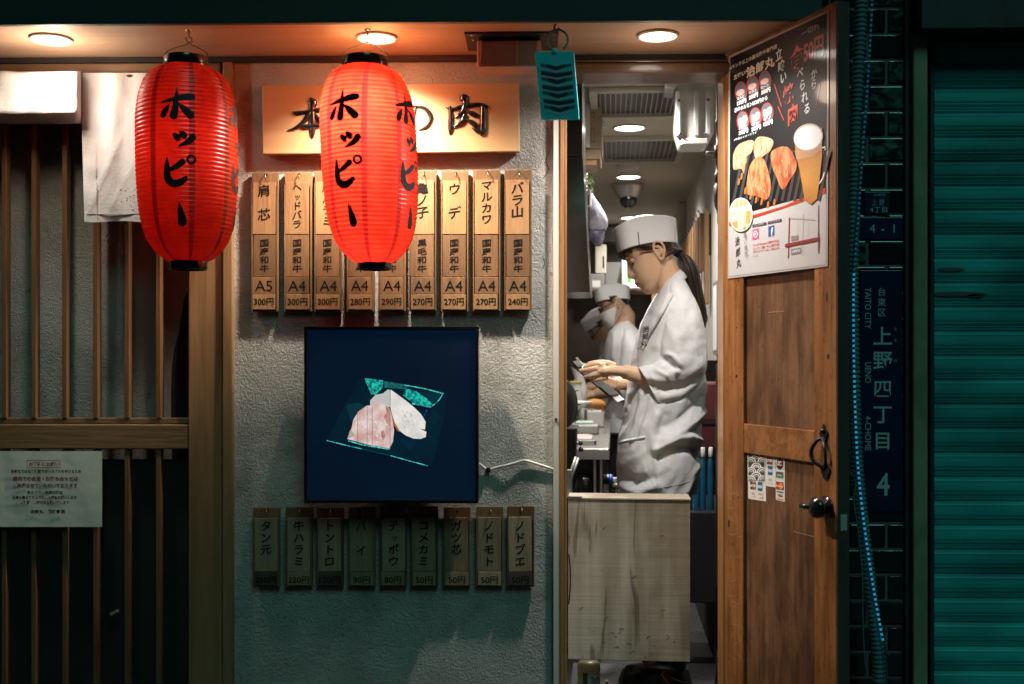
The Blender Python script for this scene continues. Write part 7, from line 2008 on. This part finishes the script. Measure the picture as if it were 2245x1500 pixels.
# ---- two chefs at the back
def chef(label, ear, d, pitch, rings, cls_extra, arms, sleeves, mask, beard, w0=0.0, tall=.95):
    hd = Head(ear[0], ear[1], d, pitch, w0, 0.0, 1.09)
    bd = MB(); hd.grid(bd, SKIN2, 1.04)
    nk = rings[0]
    bd.tube([hd.w((-.012, 0, -.035)), hd.w((-.025, 0, -.085)), WP((nk[1] + nk[2]) / 2, nk[0] + 14, d, w0)], [.056, .054, .066], SKIN2, 20)
    bd.grid(loft_jacket([(r[0] + 6, r[1], r[2], r[3]) for r in rings], d, None, None, 24, 32, 2.2, .02, w0, 0), SKIN2, close_u=True, cap=True)
    for sg in (-1, 1): bd.tube([WP(nk[2] - 2, rings[-1][0] - 20, d, w0 + sg * .09), WP(nk[2], rings[-1][0] + 60, d, w0 + sg * .09), WP(nk[2], 1205, d, w0 + sg * .09)], [.09, .065, .05], SKIN2, 14)
    for pts, rr, hand in arms:
        bd.tube([WP(x, y, d, w_ + w0) for x, y, w_ in pts], rr, SKIN2, 14)
        x, y, w_ = pts[-1]
        bd.tube([WP(x, y, d, w_ + w0), WP(x - 8, y + 3, d, w_ + w0), WP(x - 17, y + 7, d, w_ + w0)], [(.030, .024), (.042, .024), (.036, .02)], SKIN2, 14)
        for k in range(4):
            bd.tube([WP(x - 15, y + 1 + k * 4, d, w_ + w0 - .02), WP(x - 26, y + 3 + k * 5, d, w_ + w0 - .025), WP(x - 31, y + 11 + k * 5, d, w_ + w0 - .02), WP(x - 29, y + 17 + k * 4, d, w_ + w0 - .01)], [.0105, .0105, .0095, .008], SKIN2, 8)
        bd.tube([WP(x - 6, y - 4, d, w_ + w0 + .02), WP(x - 18, y - 4, d, w_ + w0 + .03), WP(x - 27, y + 2, d, w_ + w0 + .02)], [.012, .011, .009], SKIN2, 8)
    o = remesh("person", bd, .005, lambda c: 0, [SKIN2], 1)
    pr_ = o.build("person", label=label, cat="person", at=WP(nk[2], 1212, d, w0))
    FL = [([(rings[2][1] + 8, rings[2][0]), (rings[4][1] + 14, rings[4][0])], .012, 4), ([(rings[3][1] + 30, rings[3][0]), (rings[5][1] + 18, rings[5][0])], -.014, 5), ([(rings[3][1] + 45, rings[3][0] + 10), (rings[5][1] + 40, rings[5][0])], .014, 6)]
    P = loft_jacket(rings, d, FL, None, 60, 70, 2.3, 0, w0, 1.3); b = MB(); b.grid(P, JKT, close_u=True); j = b.build("jacket", pr_)
    for rg in sleeves:
        b = MB(); sleeve(b, [(a_, c_, e_, g_, h_, w_ + w0) for a_, c_, e_, g_, h_, w_ in rg], d, JKT, None, 36, 6); b.build("sleeve", j)
    cA = [(ear[0] + 27, nk[0] - 4, .0), (ear[0] + 20, nk[0] + 0, -.05), (ear[0] + 6, nk[0] + 14, -.08), (nk[1] - 6, nk[0] + 40, -.07), (nk[1] - 12, nk[0] + 70, -.05)]
    b = MB()
    for sg in (1, -1):
        b.grid([[WP(x - 2, y - 2, d, (w_ + .01) * sg + w0 - .01), WP(x + 2, y + 1, d, (w_ - .02) * sg + w0 - .012), WP(x + 7, y + 6, d, (w_ - .03) * sg + w0)] for x, y, w_ in spline(cA, 5)], JKT)
    b.build("collar", j)
    b = MB(); hd.cap(b, CAPM, tall); b.build("cap", pr_)
    b = MB(); hd.hair(b, HAIRB, .007, -.05, .004, 1.04); b.build("hair", pr_)
    b = MB()
    face_lines(hd, [(.013, .0275), (.024, .033), (.036, .033), (.048, .0275)], .0028, HAIRB, .001, b); b.build("eyebrow", pr_)
    b = MB(); face_lines(hd, [(.018, .004), (.031, .002), (.044, .006)], .0022, INK, .009, b); b.build("eyelash", pr_)
    if mask:
        b = MB()
        b.grid([[hd.w(headpt(R(-88 + 176 * j_ / 28), -.108 + .098 * i / 14, .006 + .012 * math.cos(R(-88 + 176 * j_ / 28)) * math.sin(math.pi * i / 14) ** .6 + .0012 * math.sin(i * 2.2), .75 if i > 8 else 0, 1.04)) for j_ in range(29)] for i in range(15)], mat("face_mask", (.70, .68, .66), .85, bump=.3, bs=(120, 120, 120)))
        for sg in (1, -1):
            for z1, z2 in ((-.012, .022), (-.09, -.022)): b.tube([hd.w(headpt(sg * R(86), z1, .004, 0, 1.04)), hd.w((.012, sg * .076, (z1 + z2) / 2)), hd.w((-.012, sg * .079, z2))], .0018, PAPER, 5)
        b.build("face_mask", pr_)
        b = MB()
        for sg in (1, -1):
            c = Vector((.104, sg * .031, .006))
            b.tube([hd.w(c + Vector((-.012 * abs(math.sin(t)) * 0 - .25 * abs(.0 + sg * .021 * math.cos(t)) , sg * .021 * math.cos(t), .016 * math.sin(t)))) for t in [2 * math.pi * i / 20 for i in range(21)]], .0018, INK, 5)
            b.tube([hd.w((.098, sg * .052, .010)), hd.w((.05, sg * .075, .014)), hd.w((0, sg * .079, .018))], .0022, INK, 5)
        b.tube([hd.w((.106, .01, .010)), hd.w((.108, 0, .012)), hd.w((.106, -.01, .010))], .0018, INK, 5); b.build("glasses", pr_)
    if beard:
        b = MB(); b.grid([[hd.w(headpt(R(-80 + 160 * j_ / 24), -.112 + .03 * i / 6, .004 if 0 < i < 6 else -.002, 0, 1.04)) for j_ in range(25)] for i in range(7)], HAIRB); b.build("beard", pr_)
        b = MB()
        for sg in (1, -1): b.tube([hd.w((.103, sg * .052, .012)), hd.w((.05, sg * .076, .014)), hd.w((0, sg * .08, .018))], .003, INK, 5)
        for sg in (1, -1): b.tube([hd.w((.106, sg * .03 + .019 * math.cos(t), .006 + .015 * math.sin(t))) for t in [2 * math.pi * i / 16 for i in range(17)]], .002, INK, 5)
        b.build("glasses", pr_)
    b = MB(); P = []
    ly = rings[-1][0]
    for py, f, b_, hd_ in ((ly - 20, rings[-1][1] + 4, rings[-1][2] - 4, .17), (ly + 40, rings[-1][1] + 6, rings[-1][2] - 6, .17), (1200, rings[-1][1] + 16, rings[-1][2] - 14, .15)):
        P.append([WP((f + b_) / 2 + (b_ - f) / 2 * math.cos(2 * math.pi * k / 30), py, d, w0 + hd_ * math.sin(2 * math.pi * k / 30)) for k in range(30)])
    b.grid(P, TROU, close_u=True); b.build("trousers", pr_)
    return pr_
chef("chef with white face mask and glasses bending over the workbench behind the woman", (1351, 667), 7.15, 25,
     [(706, 1356, 1382, .06), (716, 1345, 1391, .12), (730, 1335, 1400, .19), (752, 1328, 1408, .215), (785, 1324, 1412, .21), (830, 1322, 1414, .20), (880, 1322, 1415, .20), (920, 1323, 1414, .20), (945, 1325, 1413, .20)], None,
     [([(1385, 760, -.20), (1392, 815, -.21), (1360, 850, -.21), (1325, 858, -.20), (1300, 862, -.17)], [.06, .055, .046, .038, .03], 1), ([(1385, 760, .20), (1390, 815, .2), (1350, 848, .14), (1312, 846, .06)], [.06, .05, .042, .032], 1)],
     [[(1362, 722, 1398, 745, .06, -.16), (1356, 750, 1404, 775, .085, -.2), (1352, 790, 1405, 815, .085, -.215), (1345, 822, 1396, 858, .08, -.215), (1335, 830, 1362, 880, .07, -.21)], [(1362, 722, 1398, 745, .06, .16), (1356, 750, 1404, 775, .08, .2), (1350, 815, 1398, 850, .075, .19), (1336, 830, 1360, 874, .065, .15)]], True, False)
chef("chef with head bowed lowest, half hidden behind the masked chef", (1328, 714), 7.6, 48,
     [(742, 1322, 1350, .06), (750, 1318, 1358, .12), (762, 1316, 1368, .18), (782, 1316, 1374, .20), (810, 1316, 1378, .20), (850, 1316, 1380, .19), (890, 1316, 1380, .19), (920, 1317, 1380, .19)], None,
     [([(1355, 780, -.19), (1350, 830, -.2), (1320, 850, -.17), (1292, 856, -.12)], [.055, .05, .04, .03], 1)],
     [[(1330, 758, 1362, 775, .06, -.14), (1326, 785, 1368, 800, .08, -.18), (1318, 822, 1360, 848, .075, -.19), (1308, 832, 1332, 866, .06, -.17)]], False, True, w0=.05)
